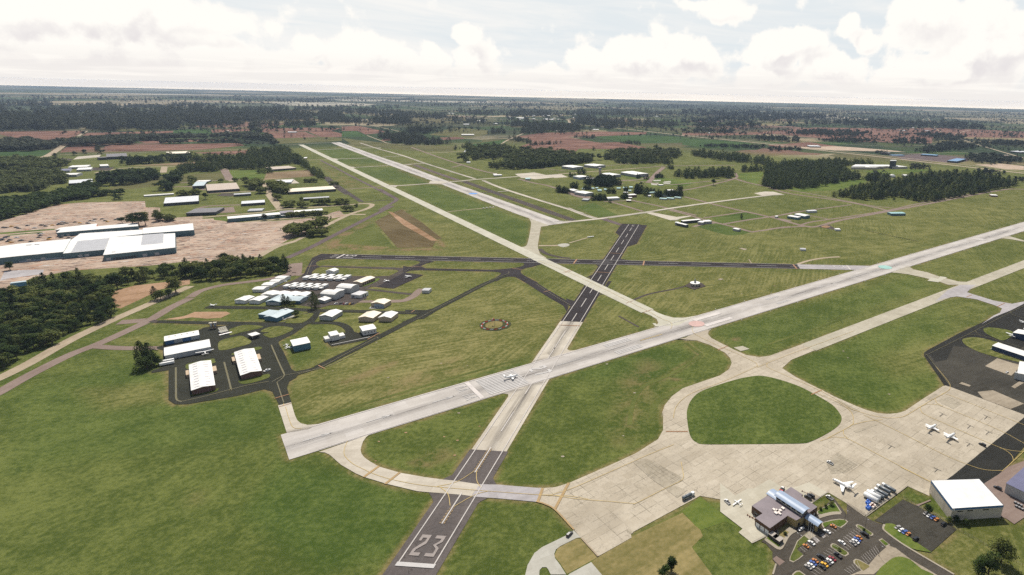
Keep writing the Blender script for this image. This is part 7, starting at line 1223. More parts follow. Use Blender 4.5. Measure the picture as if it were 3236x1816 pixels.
# windsock circle
cx_, cy_ = at('N13',(1325,725)), None; els = [(1265,500,1),(1462,492,0),(1645,500,1),(1800,530,0),(1905,588,1),(1980,645,0),(1980,722,1),(1915,797,0),(1775,870,1),(1608,920,0),(1395,958,1),(1192,968,0),(985,952,1),(823,918,0),(705,858,1),(670,795,0),(703,718,1),(775,642,0),(910,577,1),(1075,525,0)]
for i, (x, y, red) in enumerate(els):
    b = at('N13',(x,y+12)); a_ = math.atan2(b.y-cx_.y,b.x-cx_.x)+PI/2; t = link('circle_marker', MB().add([(-2.2,-.8,0),(2.2,-.8,0),(2.2,.8,0),(-2.2,.8,0),(-2.2,0,1.0),(2.2,0,1.0)],[(0,1,5,4),(2,3,4,5),(1,2,5),(3,0,4)]).mesh('circle_marker', M['sign_red' if red else 'pale_stone']))
    t.location = (b.x,b.y,.1); t.rotation_euler = (0,0,a_); tag(t, ('dark red' if red else 'white')+' gabled marker, one of the ring around the windsock', 'marker', ('red' if red else 'white')+' markers of the windsock circle')
b = at('N13',(1340,755)); t = thing('windsock','red and white windsock on a pole in the marker ring','windsock',(b.x,b.y,.1)); MB().tube((0,0,0),(0,0,9.2),.14).build('pole', M['grey_metal'], t)
sk = [(-.2,9.0),(-1.5,8.8),(-2.6,8.0),(-2.9,6.6),(-3.0,5.2),(-3.0,3.6)]
for i in range(5): m = MB(); m.tube((sk[i][0]-.1,0,sk[i][1]),(sk[i+1][0]-.1,0,sk[i+1][1]),.85-.1*i,.75-.1*i,n=10); m.build('sock_band', M['sign_red' if i%2 == 0 else 'white_metal'], t)
# edge lights and approach boxes
lm = MB().box(-.55,.55,-.55,.55,0,.9,taper=.8).mesh('edge_light', M['white_metal'])
def lights(a, d, u0, u1, offs, label, grp, st=61., s=1.):
    q = np.array([-d[1],d[0]])
    for o_ in offs:
        u = u0
        while u < u1:
            p = a+d*u+q*o_; o = link('edge_light', lm); o.location = (p[0],p[1],.1); o.scale = (s,s,s); tag(o, label, 'runway light', grp); u += st
lights(FR_a, FR_d, 30, fr_e-60, (-fr_w/2-4, fr_w/2+2), 'small white edge light beside the far pale runway', 'edge lights of the far pale runway', 61., 1.5)
lights(RW_a, RW_d, 480, 1650, (RW_off-RW_w/2-3, RW_off+RW_w/2+3), 'small white edge light beside the wide pale runway', 'edge lights of the wide pale runway', 61., .9)
for i, p in enumerate([(1317,1039),(1360,1034),(1402,1029),(1443,1023)]):
    b = at('H4',p); t = thing('approach_light_box',['leftmost','second','third','rightmost'][i]+' white light box in the row of four beside the far runway','light box',(b.x,b.y,.1),0,'approach light boxes by the far runway'); m = MB(); m.box(-1.6,1.6,-1.2,1.2,.6,2.4); m.build('box_body', M['white_metal'], t)
    for x in (-1,1): m = MB(); m.box(x-.15,x+.15,-.15,.15,0,.6); m.build('leg', M['grey_metal'], t)
for i in range(4):
    b = at('N2',(1410+i*32,582-i*4)); t = thing('approach_light_box',['first','second','third','fourth'][i]+' white light box from the path in the row near the dark runway','light box',(b.x,b.y,.1),0,'light boxes near the dark runway'); m = MB(); m.box(-1.9,1.9,-1.2,1.2,.5,1.8); m.build('box_body', M['white_metal'], t); m = MB(); m.box(-.2,.2,-.2,.2,0,.5); m.build('leg', M['grey_metal'], t)
# antenna row in the grass
A_, B_ = at('M3',(965,897)), at('M3',(1495,1008)); t = thing('antenna_row','thin dark row of antenna posts across the dry grass','antenna',(A_.x,A_.y,0)); d_ = B_-A_
for i in range(26): p = d_*(i/25); m = MB(); m.box(p.x-.35,p.x+.35,p.y-.35,p.y+.35,0,1.8); m.build('post', M['black_metal'], t)
m = MB(); w_ = d_.normalized(); nn = Vector((-w_.y,w_.x,0))*.2; m.prism([(-nn.x,-nn.y),(d_.x-nn.x,d_.y-nn.y),(d_.x+nn.x,d_.y+nn.y),(nn.x,nn.y)],1.2,1.5); m.build('rail', M['black_metal'], t)
# fences
def fence(label, c, pts, hgt=2.0, n=14, z=.3):
    W = atl(c, pts); t = thing('chain_fence',label,'fence',(W[0].x,W[0].y,z)); o = W[0]; tot = sum((W[i+1]-W[i]).length for i in range(len(W)-1)); m = MB()
    for i in range(len(W)-1):
        a, b = W[i]-o, W[i+1]-o; k = max(2, int(n*(b-a).length/tot))
        for j in range(k+(i == len(W)-2)): p = a+(b-a)*(j/k); MB().tube((p.x,p.y,0),(p.x,p.y,hgt),.08,n=6).build('post', M['rust_metal'], t)
        for zz in np.linspace(.15,hgt-.05,9): m.tube((a.x,a.y,zz),(b.x,b.y,zz),.014,n=3)
    m.build('wire', M['grey_metal'], t)
fence('wire fence between the tarmac road and the fuel apron','B2',[(0,498),(250,655)]); fence('wire fence between the fuel apron and the grass strip','B2',[(250,655),(665,352)]); fence('long wire fence across the lawn from the tarred lot','B2',[(750,420),(930,520),(1330,720),(1500,850),(1900,1070),(2360,1320)],n=26,z=.1); fence('wire fence beside the dark vans behind the terminal','B1',[(1250,480),(1460,345)],z=.6); fence('wire fence at the lower corner of the pale pad','B1',[(430,1028),(610,945)],z=.4); fence('wire fence along the gravel strip by the navy hangar','B4',[(1110,760),(1300,835),(1446,880)],z=.45)
# poles
def lamp(label, c, base, h, arms=2, z=.3):
    b = at(c,base); t = thing('lamp_post',label,'street lamp',(b.x,b.y,z),th); MB().tube((0,0,0),(0,0,h),.13,.08,n=8).build('pole', M['black_metal'], t); MB().tube((0,0,0),(0,0,.7),.32,n=10).build('base', M['kerb_concrete'], t)
    for s in ((-1,1) if arms == 2 else (1,)): m = MB(); m.tube((0,0,h-.1),(s*1.2,0,h),.06,n=6); m.box(s*1.6-.45,s*1.6+.45,-.22,.22,h-.05,h+.12); m.build('lamp_head', M['grey_metal'], t)
lamp('twin-armed lamp post at the tip of the dark green lawn','N10',(735,600),9.5); lamp('lamp post at the upper planted island','N10',(2245,225),9,1); lamp('lamp post at the edge of the gravel bed','B2',(428,1195),9,1); lamp('lamp post at the top bend of the terminal drive','B1',(1672,712),9,1)
for i, (p, lab) in enumerate((((945,355),'left flagpole of the three on the pale terrace'),((995,385),'middle flagpole of the three on the pale terrace'),((1048,410),'right flagpole of the three on the pale terrace'))):
    b = at('N10',p); t = thing('flagpole',lab,'flagpole',(b.x,b.y,.5),0,'flagpoles before the terminal'); MB().tube((0,0,0),(0,0,10.5),.11,.06,n=8).build('pole', M['white_metal'], t); MB().tube((0,0,10.5),(0,0,10.8),.16,n=8).build('finial', M['white_metal'], t)
# ------------------------------------------------------------------ trees
def quads(cen, nrm, size, rng):
    """leaf-clump quads: centres, facing directions, sizes -> verts (n*4,3)"""
    n = len(cen); nrm = nrm/np.linalg.norm(nrm,axis=1,keepdims=True); r = rng.normal(size=(n,3)); u = np.cross(nrm, r); u /= np.linalg.norm(u,axis=1,keepdims=True)+1e-9; w = np.cross(nrm, u)
    s = size[:,None]; k1 = (.7+.6*rng.random((n,1))); bend = nrm*s*.35*(rng.random((n,1))-.3)
    return np.stack([cen-u*s-w*s*k1*.6, cen+u*s*.8-w*s*k1*.4+bend, cen+u*s+w*s*k1*.6, cen-u*s*.7+w*s*k1*.5+bend],1).reshape(-1,3)
def crown_broad(seed, n, leaf, slim=1.):
    rng = np.random.default_rng(seed); L = rng.integers(7,11); lc = []
    for i in range(L):
        a = rng.random()*2*PI; rr = rng.random()**.6*.22*slim; z = .34+.5*rng.random()**.8; lc.append((math.cos(a)*rr*(1.25-z*.5), math.sin(a)*rr*(1.25-z*.5), z, .13+.11*rng.random()))
    lc.append((0,0,.80,.17)); lc = np.array(lc); i = rng.choice(len(lc), n, p=lc[:,3]**2/np.sum(lc[:,3]**2)); d = rng.normal(size=(n,3)); d /= np.linalg.norm(d,axis=1,keepdims=True); d[:,2] = np.where(d[:,2] < -.35, -d[:,2]*.6, d[:,2])
    r = lc[i,3]*(.55+.45*rng.random(n)**.5)*(1+.18*rng.normal(size=n)); c = lc[i,:3]+d*r[:,None]*np.array([slim,slim,.92]); c[:,2] = np.clip(c[:,2],.14,1.02)
    return quads(c, d+.55*rng.normal(size=(n,3))*.6+np.array([0,0,.25]), leaf*(.6+.8*rng.random(n)), rng)
def crown_conifer(seed, n, leaf, wid=.17):
    rng = np.random.default_rng(seed); t = rng.random(n)**.85; z = .10+.90*t; lay = .75+.35*np.abs(np.sin(z*19+seed)); top = .5+.3*rng.random()
    R = wid*np.minimum(1, (1.03-z)*2.1)**.75*lay*(.6+.4*np.minimum(1,z/.2)); a = rng.random(n)*2*PI; lob = 1+.35*np.sin(a*3+seed+z*5); r = R*lob*(.55+.45*rng.random(n)**.5)
    c = np.stack([np.cos(a)*r, np.sin(a)*r, z-.02*rng.random(n)],1); d = np.stack([np.cos(a), np.sin(a), .45+.3*rng.normal(size=n)],1)+.4*rng.normal(size=(n,3))
    return quads(c, d, leaf*(.6+.8*rng.random(n))*(1.15-.6*t), rng)
def qmesh(name, V, mt):
    n = len(V)//4; me = bpy.data.meshes.new(name); me.vertices.add(len(V)); me.vertices.foreach_set('co', np.ascontiguousarray(V,dtype=np.float32).ravel()); me.loops.add(len(V)); me.loops.foreach_set('vertex_index', np.arange(len(V)))
    me.polygons.add(n); me.polygons.foreach_set('loop_start', np.arange(n)*4); me.update(calc_edges=True); me.materials.append(M[mt]); return me
def trunk_mesh(seed, h0=.5, broad=True):
    rng = np.random.default_rng(seed+99); m = MB(); m.tube((0,0,-.02),(0,0,.24),.026,.018,7); m.tube((0,0,.24),(.01,0,.62 if broad else .96),.018,.005,6)
    for k in range(6 if broad else 4):
        a = k*2*PI/6+rng.random(); z = .2+.07*k; m.tube((0,0,z),(math.cos(a)*.2,math.sin(a)*.2,z+.2 if broad else z+.02),.010,.003,5)
    return m.mesh('trunk', M['bark'])
VB = [(trunk_mesh(i), qmesh('crown', crown_broad(i, 950, .031), 'leaf_broad')) for i in range(7)]
VC = [(trunk_mesh(i+50, broad=False), qmesh('crown', crown_conifer(i+50, 560, .030), 'leaf_conifer')) for i in range(6)]
VBn = [(trunk_mesh(i+70), qmesh('crown', crown_broad(i+70, 2200, .024), 'leaf_broad')) for i in range(4)]
VCn = [(trunk_mesh(i+80, broad=False), qmesh('crown', crown_conifer(i+80, 1500, .022, .22), 'leaf_conifer')) for i in range(2)]
def put_tree(name, v, p, h, label, grp=None, wide=1., cat='tree'):
    t = thing(name, label, cat, (p[0],p[1],0), RNG.random()*6.28, grp); t.scale = (h*wide,h*wide,h); link('trunk', v[0], t); link('crown', v[1], t); return t
def dist_h(p, hpx): return hpx*math.hypot(p[0],p[1],HC)/F/max(.35, math.hypot(p[0],p[1])/math.hypot(p[0],p[1],HC))
def scatter(c, pts, n, rng):
    """base points spread through a ground outline, evenly in plan and in depth"""
    P = np.array([src(c,p) for p in pts]); lo, hi = P.min(0), P.max(0); out = []; best = []
    while len(out) < n:
        q = lo+(hi-lo)*rng.random((400,2)); ok = inside_sd(q[:,0], q[:,1], [tuple(p) for p in P]) > 0; out += [tuple(x) for x in q[ok]]
        if not ok.any(): break
    return out[:n]
def area_src(c, pts): P = np.array([src(c,p) for p in pts]); return .5*abs(np.sum(P[:,0]*np.roll(P[:,1],-1)-np.roll(P[:,0],-1)*P[:,1]))
CROP['S'] = (0,0,1.)
def spread(c, pts, n, rng, k=6):
    """best-candidate sampling keeps the crowns from bunching"""
    cand = scatter(c, pts, n*k, rng); rng.shuffle(cand); out = [cand[0]]; A = np.array(cand)
    d = np.full(len(A), 1e9); last = A[0]
    for i in range(1, min(n, len(A))):
        d = np.minimum(d, np.hypot(A[:,0]-last[0], (A[:,1]-last[1])*1.6)); j = int(np.argmax(d*(.6+.4*rng.random(len(A))))); last = A[j]; out.append(tuple(last))
    return out
rng = np.random.default_rng(11)
for lab, grp, c, pts, n, h in [('green leafy tree in the dense wood between the tan road and the factory yard','trees of the dense wood by the factory','H3',[(-90,560),(200,470),(330,430),(650,372),(850,335),(1100,352),(1350,300),(1700,262),(1886,242),(1886,322),(1600,332),(1330,368),(1200,395),(1125,450),(1105,520),(1115,580),(1150,640),(1140,685),(1000,750),(870,770),(700,855),(600,922),(460,998),(300,1055),(150,1125),(0,1230),(-90,1285)],222,28),
                               ('green leafy tree in the wooded belt above the small hangar row','trees of the belt above the small hangars','T4',[(0,845),(520,790),(1000,790),(1250,818),(1285,835),(1265,892),(1000,928),(600,980),(170,1000),(0,945)],56,30)]:
    for i, p in enumerate(spread(c, pts, n, rng)):
        g = at('S', p); hh = dist_h(g, h)*(.62+.55*rng.random()); conif = (i % 5 in (1,3) and i % 2); put_tree('leafy_tree', VC[i % 6] if conif else VB[i % 7], g, hh*(1.12 if conif else 1), lab, grp, 1.35 if conif else 1.25+.3*rng.random())
for i, p in enumerate(spread('M3',[(630,553),(760,520),(1000,458),(1200,422),(1400,372),(1900,330),(2100,355),(2300,402),(2495,434),(2490,445),(2250,480),(2000,540),(1780,578),(1640,596),(1480,600),(1340,562),(1180,558),(1000,588),(800,568)],298,rng)):
    g = at('S', p); put_tree('conifer_tree', VC[i % 6], g, dist_h(g, 21)*(.7+.5*rng.random()), 'dark conifer in the large wedge-shaped wood beyond the airfield', 'conifers of the wedge-shaped wood', 2.2+.5*rng.random())
# lone trees and bushes
LONE = [('B5',(1775,1265),36,'b','round dark tree on the straw-coloured lawn'),('B5',(1690,1340),30,'b','smaller green tree at the bottom edge beside the round dark tree'),('B2',(2070,1290),62,'b','large dark tree on the lawn at the lower right'),('B2',(1900,1440),54,'b','dark tree cut by the bottom edge, right of the brownish one'),('B2',(1760,1460),46,'b','brownish round tree cut by the bottom edge'),
 ('B2',(1090,612),20,'b','small round bush above the silver car in the tarred lot'),('B2',(1365,740),15,'b','low dark bush at the near corner of the cream hangar'),('B2',(1470,735),16,'b','dark bush under the cream hangar wall, left one'),('B2',(1600,775),15,'b','dark bush in the cream hangar shadow, right one'),
 ('H1',(30,925),60,'c','tall dark conifer, left of the clump beside the white hangars'),('H1',(110,915),54,'c','tall dark conifer, right of the clump beside the white hangars'),('H1',(60,960),32,'b','dark bushy tree at the foot of the conifer clump'),('H1',(185,915),22,'b','round green bush beside the white box trailers'),('H2',(1092,600),44,'c','lone very dark tall tree at the taxiway fork'),('H2',(855,715),18,'b','round bush beside the large blue hangar'),
 ('T4',(1205,1300),30,'c','slim pine before the blue hangar, left one'),('T4',(1262,1300),24,'c','slim pine before the blue hangar, right one'),('T4',(1320,1305),13,'b','low bush before the blue hangar'),('H3',(1550,520),32,'c','tree with a pointed top in the pair beside the tan road'),('H3',(1600,525),24,'b','bushy tree in the middle of the clump beside the tan road'),('H3',(1750,455),40,'b','large bushy tree at the upper end of the clump beside the tan road'),('H3',(1680,500),20,'b','low bushy tree in the clump beside the tan road'),
 ('T3',(1690,290),28,'b','left tree of the clump at the end of the narrow warehouse'),('T3',(1770,300),34,'b','middle tree of the clump at the end of the narrow warehouse'),('T3',(1850,285),32,'b','right tree of the clump at the end of the narrow warehouse'),('T3',(1555,262),15,'b','small bush left of the clump by the narrow warehouse'),('T3',(2010,235),28,'b','round tree at the corner of the green by the yard'),('T3',(2155,238),16,'b','low bush beside the round tree on the green corner'),('T3',(130,855),18,'b','bush at the near wall of the factory'),
 ('T2',(640,975),17,'b','single tree on the green by the white and grey shed'),('T2',(1440,1255),17,'b','single tree before the long teal strip building'),('T2',(1612,1242),12,'b','small bush before the long teal strip building'),('N6',(1565,330),17,'c','thin cluster of pines alone on the dark green square'),('M2',(1975,435),21,'b','round dark tree alone on the meadow'),('M2',(1645,485),13,'b','low round bush on the meadow right of the base'),('M3',(1250,592),9,'b','small bush in the clearing of the wedge-shaped wood'),('N10',(2215,270),8,'b','leafy shrub in the upper planted island'),('N10',(1660,715),8,'b','leafy shrub in the middle planted island'),('N10',(440,360),9,'b','pale shrub in the bed before the terminal'),('B1',(1350,575),9,'b','left shrub on the lawn behind the terminal'),('B1',(1415,545),11,'b','middle shrub on the lawn behind the terminal'),('B1',(1495,515),12,'b','right shrub on the lawn behind the terminal')]
for i, (c, p, h, ty, lab) in enumerate(LONE):
    g = at(c,p); v = VBn[i % 4] if ty == 'b' else VCn[i % 2]; low = any(k in lab for k in ('bush','shrub')); put_tree('shrub' if low else ('conifer_tree' if ty == 'c' else 'leafy_tree'), v, g, dist_h(g,h), lab, None, 1.45 if low else (1.1 if ty == 'c' else 1.15), 'shrub' if low else 'tree')
# farther woods: one mass each, built tree by tree
WOODS = []
def wood(name, label, parts, ty='m', leaf='leaf_conifer', k=.085):
    V = []; rngw = np.random.default_rng(abs(hash(label)) % 9999 if False else sum(map(ord,label)))
    for c, h, pts in parts:
        n = max(3, int(area_src(c,pts)/(k*h*h)))
        base = []
        for j in range(8): base.append(None)
        for p in scatter(c, pts, n, rngw):
            g = at('S', p); hh = dist_h(g,h)*(.6+.6*rngw.random()); q = TPL[('c' if (ty == 'c' or (ty == 'm' and rngw.random() < .5)) else 'b', h >= 15)]; v = q[rngw.integers(len(q))]
            a = rngw.random()*6.28; ca, sa = math.cos(a), math.sin(a); wd = hh*(1.35+.5*rngw.random()); X = v[:,0]*wd; Y = v[:,1]*wd; V.append(np.stack([X*ca-Y*sa+g[0], X*sa+Y*ca+g[1], v[:,2]*hh],1))
    if V: tag(link(name, qmesh(name, np.concatenate(V), leaf)), label, 'woodland', kind='stuff')
TPL = {('c',True):[crown_conifer(i+200,120,.058,.23) for i in range(5)], ('b',True):[crown_broad(i+200,130,.070) for i in range(5)], ('c',False):[crown_conifer(i+300,46,.085,.19) for i in range(5)], ('b',False):[crown_broad(i+300,50,.11) for i in range(5)]}
wood('woodland','darker woods among the sheds at the left edge',[('T1',13,[(0,470),(420,460),(560,480),(860,490),(930,520),(760,555),(650,580),(480,600),(300,580),(280,560),(100,575),(0,580)]),('T1',15,[(0,660),(280,630),(420,640),(700,630),(860,670),(900,705),(880,765),(640,800),(560,850),(420,870),(200,880),(60,895),(0,900)])],'m','leaf_conifer',.09)
wood('woodland','lighter leafy woods along the upper edge of the factory yard',[('T1',14,[(0,1010),(60,1015),(290,1005),(430,965),(560,950),(700,960),(960,880),(1150,800),(1260,795),(1380,832),(1310,862),(1300,940),(1100,985),(960,1000),(800,1045),(560,1100),(450,1150),(200,1210),(0,1270)]),('T1',12,[(1300,920),(1500,900),(1680,905),(1600,925),(1320,940)])],'b','leaf_broad',.10)
wood('woodland','block of dark trees beside the mown meadows at left',[('T1',19,[(1340,720),(1500,690),(1800,660),(2130,670),(2120,710),(1900,755),(1650,792),(1480,797),(1340,770)]),('T1',17,[(1600,490),(1800,470),(2080,470),(2210,460),(2200,485),(1900,505),(1660,522)]),('T1',15,[(2290,465),(2552,448),(2552,472),(2300,478)]),('T2',18,[(80,700),(280,650),(340,745),(180,765)]),('T2',17,[(20,872),(180,862),(170,810),(60,790)]),('T1',10,[(980,385),(1020,385),(1010,375)]),('T1',10,[(1060,370),(1165,365),(1130,355)]),('T1',9,[(1290,370),(1440,362),(1430,355)]),('T1',9,[(725,415),(765,412),(760,404)]),('T1',12,[(1570,985),(1650,985),(1620,970),(1500,970)])],'m')
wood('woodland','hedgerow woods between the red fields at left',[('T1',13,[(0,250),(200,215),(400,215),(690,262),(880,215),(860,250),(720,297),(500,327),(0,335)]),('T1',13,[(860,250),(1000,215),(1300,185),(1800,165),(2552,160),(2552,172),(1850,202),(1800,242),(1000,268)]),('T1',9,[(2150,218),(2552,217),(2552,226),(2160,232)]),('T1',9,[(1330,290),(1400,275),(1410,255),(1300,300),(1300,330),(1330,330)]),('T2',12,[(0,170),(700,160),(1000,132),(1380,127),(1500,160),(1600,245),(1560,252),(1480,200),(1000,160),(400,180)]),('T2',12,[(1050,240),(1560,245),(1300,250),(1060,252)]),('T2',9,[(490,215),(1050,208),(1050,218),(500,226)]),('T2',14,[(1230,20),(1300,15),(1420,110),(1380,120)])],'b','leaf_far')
wood('woodland','curving dark conifer wood below the red fields',[('T2',18,[(220,600),(400,570),(830,515),(850,480),(600,470),(120,478),(110,450),(560,440),(700,440),(1200,410),(1300,360),(1700,330),(1760,340),(1880,445),(2000,535),(2100,615),(2250,705),(2220,722),(2150,695),(1900,515),(1700,512),(1480,548),(1280,576),(960,572),(900,552),(770,612),(500,622),(280,632)]),('T2',18,[(1290,632),(1510,626),(1510,610),(1320,610)])],'c')
wood('woodland','scattered roadside trees of the industrial estate',[('T2',18,[(1160,780),(1350,775),(1420,835),(1290,852)]),('T2',18,[(1480,810),(1700,810),(1740,902),(1560,885)]),('T2',15,[(1550,960),(1680,992),(1600,1002)]),('T2',14,[(1640,1090),(1830,1050),(1800,1095)]),('T2',13,[(1870,1095),(2010,1092),(1990,1075),(1880,1075)]),('T2',15,[(2030,1060),(2350,1055),(2300,1025),(2100,1040)]),('T2',13,[(2380,1055),(2552,1042),(2550,1025),(2390,1030)]),('T2',16,[(2340,815),(2440,822),(2420,805)]),('T2',9,[(1960,752),(2130,750),(2120,735),(1970,740)]),('T2',14,[(1330,902),(1470,905),(1440,885),(1350,880)]),('T2',11,[(280,935),(560,915),(550,895),(300,912)]),('T2',12,[(1720,1225),(2300,1185),(2300,1170),(1740,1205)]),('T2',14,[(-20,1255),(60,1260),(40,1220),(-20,1225)]),('T2',12,[(90,1270),(220,1265),(200,1240),(110,1240)]),('T2',10,[(420,735),(530,732),(520,715),(430,715)]),('T2',10,[(790,752),(880,748),(860,735)]),('T2',10,[(990,742),(1070,740),(1050,728)]),('T2',9,[(1890,1000),(1945,998),(1930,985)]),('T2',12,[(420,790),(480,788),(470,770),(430,772)]),
   ('T4',26,[(1220,440),(1400,440),(1560,390),(1770,295),(1770,275),(1500,345),(1230,415)]),('T4',17,[(1510,445),(1740,428),(1740,405),(1530,418)]),('T4',14,[(1950,115),(2070,120),(2050,95),(1960,95)]),('T4',8,[(2080,55),(2140,55),(2130,42)])],'b','leaf_broad',.045)
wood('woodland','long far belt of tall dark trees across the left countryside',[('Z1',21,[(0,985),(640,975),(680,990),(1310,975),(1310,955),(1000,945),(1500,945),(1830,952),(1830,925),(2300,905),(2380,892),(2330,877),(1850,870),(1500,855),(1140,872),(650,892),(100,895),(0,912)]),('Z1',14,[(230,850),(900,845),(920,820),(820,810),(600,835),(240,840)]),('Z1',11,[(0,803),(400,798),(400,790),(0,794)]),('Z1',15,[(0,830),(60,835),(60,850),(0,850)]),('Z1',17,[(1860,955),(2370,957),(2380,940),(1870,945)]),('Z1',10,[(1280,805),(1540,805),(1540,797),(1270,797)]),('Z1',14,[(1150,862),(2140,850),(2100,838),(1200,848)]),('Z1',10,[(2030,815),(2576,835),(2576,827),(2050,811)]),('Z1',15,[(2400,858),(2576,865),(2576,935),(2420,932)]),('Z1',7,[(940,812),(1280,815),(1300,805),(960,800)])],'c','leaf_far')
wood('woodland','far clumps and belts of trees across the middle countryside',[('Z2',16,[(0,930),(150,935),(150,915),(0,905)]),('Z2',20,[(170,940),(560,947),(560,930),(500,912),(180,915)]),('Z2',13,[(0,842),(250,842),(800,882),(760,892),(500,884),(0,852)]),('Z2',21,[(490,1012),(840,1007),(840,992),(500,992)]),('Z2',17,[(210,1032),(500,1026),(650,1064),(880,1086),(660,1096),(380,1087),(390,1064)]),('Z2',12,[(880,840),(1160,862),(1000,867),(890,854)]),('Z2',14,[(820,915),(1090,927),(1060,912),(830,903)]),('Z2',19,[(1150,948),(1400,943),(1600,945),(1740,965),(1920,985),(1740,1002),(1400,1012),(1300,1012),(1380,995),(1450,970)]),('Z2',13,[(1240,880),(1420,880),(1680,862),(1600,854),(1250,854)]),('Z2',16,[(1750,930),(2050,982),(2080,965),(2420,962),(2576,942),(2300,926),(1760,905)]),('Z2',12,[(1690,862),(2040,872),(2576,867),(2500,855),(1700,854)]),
   ('Z2',15,[(1100,1012),(1230,1007),(1230,996),(1100,996)]),('Z2',13,[(1240,1055),(1400,1082),(1430,1074),(1300,1046)]),('Z2',9,[(1750,1040),(1920,1047),(1900,1032),(1760,1034)]),('Z2',9,[(2090,1080),(2260,1092),(2240,1078),(2100,1072)]),('Z2',10,[(1400,1100),(1650,1085),(1660,1078),(1420,1090)]),('Z2',12,[(850,1132),(990,1095),(960,1090),(860,1120)])],'c','leaf_far')
wood('woodland','conifer wood around the farm beyond the far runway',[('Z2',20,[(960,1140),(1170,1122),(1340,1145),(1560,1155),(1910,1205),(1900,1220),(1600,1255),(1420,1272),(1200,1277),(1080,1258),(1260,1245),(1220,1200),(1000,1205),(940,1170)]),('Z2',17,[(1930,1205),(2130,1210),(2500,1198),(2576,1170),(2300,1145),(2100,1145),(2000,1180)]),('Z2',26,[(880,1220),(1000,1220),(940,1205)]),('Z2',26,[(935,1150),(960,1150),(955,1130)]),('M2',14,[(730,80),(790,80),(780,70)]),('M2',12,[(1340,65),(1420,68),(1400,55)]),('M2',14,[(1480,110),(1620,105),(1600,90),(1490,95)]),('M2',10,[(900,105),(1000,110),(1330,100),(1300,90),(910,95)])],'m','leaf_conifer',.055)
wood('woodland','trees grouped through the old base around the control tower',[('N5',23,[(560,520),(700,485),(900,455),(1100,480),(1320,540),(1150,572),(900,582),(740,582)]),('N5',22,[(1030,725),(1185,715),(1170,690),(1040,695)]),('N5',27,[(1520,712),(1745,722),(1720,660),(1540,660)]),('N5',20,[(1980,800),(2230,785),(2250,740),(2000,760)]),('N5',16,[(2250,790),(2560,765),(2540,730),(2260,740)]),('N5',17,[(660,868),(1000,858),(990,830),(680,840)]),('N5',17,[(0,660),(160,690),(270,722),(180,720),(0,690)]),('N5',18,[(270,612),(440,615),(430,595),(280,595)]),('N5',15,[(420,325),(600,330),(580,315),(430,312)]),('N5',16,[(1290,830),(1440,822),(1420,795),(1300,800)]),('N5',12,[(1040,908),(1105,908),(1090,890)]),('N5',18,[(1770,432),(1890,430),(1870,415),(1790,415)]),('N5',13,[(1990,405),(2150,400),(2130,375),(2010,375)]),('N5',14,[(250,380),(400,410),(380,385),(270,365)]),('N5',11,[(540,640),(700,650),(690,620),(560,615)]),('N5',13,[(1620,415),(1720,415),(1700,395),(1640,395)]),('N5',13,[(2460,640),(2576,640),(2560,615),(2480,615)]),('N5',24,[(1780,775),(1860,775),(1850,740),(1790,745)]),('N5',11,[(1360,660),(1460,665),(1440,640),(1370,640)]),('N5',12,[(2260,220),(2370,225),(2350,200),(2270,200)]),('N5',10,[(1880,670),(1990,672),(1980,655),(1890,655)])],'c','leaf_conifer',.030)
wood('woodland','dark conifer woods in front of the school',[('M3',22,[(-60,260),(160,240),(480,236),(700,280),(800,330),(900,372),(700,402),(560,440),(380,467),(160,467),(100,480),(-60,462)]),('M3',17,[(470,205),(700,205),(1040,222),(1030,232),(700,238),(480,238)]),('M3',16,[(150,225),(420,212),(420,230),(170,245)]),('M3',19,[(920,378),(1060,360),(1200,375),(1200,402),(1050,400)]),('M2',23,[(1560,345),(1600,330),(1800,322),(2170,318),(2175,362),(1900,362),(1700,367)]),('M2',19,[(2255,300),(2480,296),(2490,280),(2270,285)]),('M2',21,[(1710,125),(1900,130),(2300,170),(2571,215),(2571,240),(2400,217),(2100,190),(1900,165)]),('M2',20,[(2440,440),(2571,450),(2571,360),(2500,380)]),('M2',16,[(940,195),(1300,185),(1560,205),(1560,220),(1300,220),(1050,218)]),('M2',20,[(0,245),(100,222),(400,195),(780,182),(780,192),(600,205),(380,245),(100,268),(0,265)])],'c','leaf_conifer',.05)
